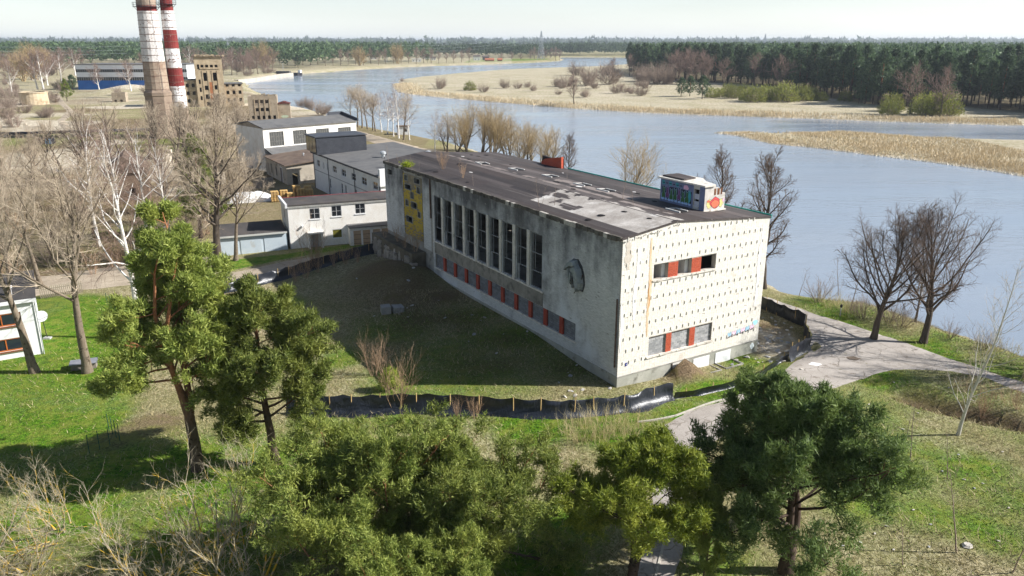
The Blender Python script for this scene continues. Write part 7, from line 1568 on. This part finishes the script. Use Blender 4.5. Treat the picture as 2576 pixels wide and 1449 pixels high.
cb = thing('concrete_blocks', 'dark broken concrete shaft ring in the shaded yard', 'block', gp(985, 785), .3); box_obj('block', (-1.0, -.1, -.5, .5, -.1, .7), CONC, cb); box_obj('block', (.05, 1.1, -.6, .5, -.1, .6), CONC, cb, rot=(0, .08, .1))
bx = thing('garden_box', 'grey lidded wooden box beside the straight linden on the lawn', 'box', gp(213, 925), .35); box_obj('box_body', (-.9, .9, -.4, .4, 0, .5), M('grey_plank', srgb(120, 112, 102)), bx); box_obj('lid', (-1.0, 1.0, -.5, .5, .5, .57), M('slate_lid', srgb(120, 122, 130), srgb(140, 142, 150), 1), bx, rot=(.06, 0, 0))
def bag(seed): return rock(seed, .62)
for i, (a, b, s_) in enumerate(((312, 852, 1.0), (325, 850, 1.1), (340, 856, .9))):
    o = bag(i + 30).build('plastic_sack', M('white_sack', srgb(206, 212, 220), srgb(226, 230, 234), 2, rough=.4) if i < 2 else INK, loc=gp(a, b) + Vector((0, 0, .15)), smooth=True); o.scale = (s_, s_ * .8, s_); tag(o, ['white plastic sack at the left foot of the birch', 'white plastic sack against the birch trunk', 'black sack beside the birch'][i], 'sack')
sdh = thing('satellite_dish', 'white satellite dish on a pole at the house corner', 'dish', gp(120, 852)); MB().bar((0, 0, 0), (-.15, 0, 2.0), .03, 6).build('pole', INK, sdh); MB().lathe([(.05, .0), (.25, .03), (.45, .12), (.5, .16), (.46, .15), (.2, .06)], 16, cap=False).build('reflector', WFR, sdh, loc=(-.15, 0, 2.05), rot=(R_(55), 0, R_(20))); MB().box(-.3, .3, -.2, .2, -.05, .15).build('foot', RKG, sdh)
lp = thing('garden_lamp', 'small black garden lamp post beside the river path', 'lamp', gp(2113, 796)); MB().bar((0, 0, 0), (0, 0, .9), .05, 6).build('post', RKG, lp); MB().lathe([(.08, .9), (.12, 1.0), (.12, 1.15), (.05, 1.22)], 8).build('head', INK, lp)
# blue drums, white panels by the workshop
for i, (a, b, c) in enumerate(((893, 372, (60, 84, 130)), (900, 374, (196, 198, 200)))):
    o = MB().lathe([(.5, 0), (.55, .1), (.55, 1.3), (.5, 1.4)], 12).build('storage_drum', paint('drum_%d' % i, c), loc=gp(a, b)); tag(o, ['blue drum beside the workshop hall', 'white tank beside the blue drum'][i], 'drum')
for i, (a, b) in enumerate(((925, 385), (945, 384))):
    q = thing('panel_stack', ['stack of white panels behind the office roof', 'low stack of white panels next to the taller stack'][i], 'panels', gp(a, b), .3)
    for k in range(6): box_obj('panel', (-1.4, 1.4, -.7, .7, k * .2, k * .2 + .17), WFR, q)
sk = thing('blue_skip', 'blue and black skip container on the wasteland by the pipe', 'skip', gp(116, 362), .1); box_obj('skip_body', (-1.8, 1.8, -1, 1, 0, 1.6), INK, sk); box_obj('skip_side', (.4, 1.8, -1.06, -1.001, .1, 1.4), paint('skip_blue', (120, 160, 196)), sk)
# ---- grass tufts (uncountable): dry and green blades over the near meadow
r = np.random.default_rng(77); N = 170000; x = r.uniform(-42, 46, N); y = 24 + 52 * r.random(N) ** 1.25
hh, dr_, dp_, ds_ = hgt(x, y, True); cv = cover(x, y, dr_, dp_, ds_); lx, ly = bl(x, y)
path = Gp([(1880, 742), (1932, 748), (2044, 789), (2157, 822), (2282, 864), (2382, 899), (2480, 932), (2620, 978), (2900, 1060), (2900, 1100), (2576, 990), (2482, 951), (2407, 937), (2332, 928), (2257, 928), (2182, 947), (2107, 970), (2044, 995), (1900, 1042), (1800, 1105), (1752, 1160), (1735, 1230), (1718, 1330), (1692, 1470), (1590, 1470), (1622, 1330), (1642, 1200), (1636, 1110), (1652, 1075), (1700, 1050), (1788, 1016), (1848, 1001), (1932, 977), (1992, 916), (2040, 882), (2036, 820), (1990, 790), (1900, 750)])
lawn_d = sdist(x, y, lawn)
ok = (hh > -1.7) & ~((lx > -.2) & (lx < BW + .3) & (ly > -.2) & (ly < BL)) & (sdist(x, y, path) < -.1) & (cv[:, 1] < .55) & ((lawn_d < 0) | (r.random(N) < .4))
x, y, hh, cv = x[ok], y[ok], hh[ok], cv[ok]; n = len(x)
green = r.random(n) < cv[:, 0] * .95
hgt_ = np.where(green, r.uniform(.06, .16, n), r.uniform(.10, .34, n)) * (.6 + .8 * vnoise(x, y, .3, 5)); w_ = np.where(green, .028, .018) * r.uniform(.6, 1.5, n); a = r.uniform(0, 3.14, n); ln = r.normal(0, .8, (n, 2))
b = np.stack([x, y, hh - .02], 1); sd_ = np.stack([np.cos(a) * w_, np.sin(a) * w_, np.zeros(n)], 1); tip = b + np.stack([ln[:, 0] * hgt_, ln[:, 1] * hgt_, hgt_], 1)
V = np.stack([b - sd_, b + sd_, tip], 1).reshape(-1, 3)
g1, d1 = np.array([srgb(74, 104, 26), srgb(118, 146, 48)]), np.array([srgb(134, 122, 86), srgb(196, 182, 142)]); t = r.random((n, 1)); col = np.where(green[:, None], g1[0] * (1 - t) + g1[1] * t, d1[0] * (1 - t) + d1[1] * t)
nn = NT('grass_blades'); at = nn.n('ShaderNodeAttribute'); at.attribute_name = 'blade'; gmm = nn.done(at.outputs['Color'], .9, .1)
o = inst('grass_tufts', np_mesh('grass_tufts', V, Ft=np.arange(len(V)).reshape(-1, 3), mats=[gmm], attr={'blade': np.repeat(col, 3, 0)})); tag(o, 'dry and green grass blades over the near meadow', 'grass', None, 'stuff')
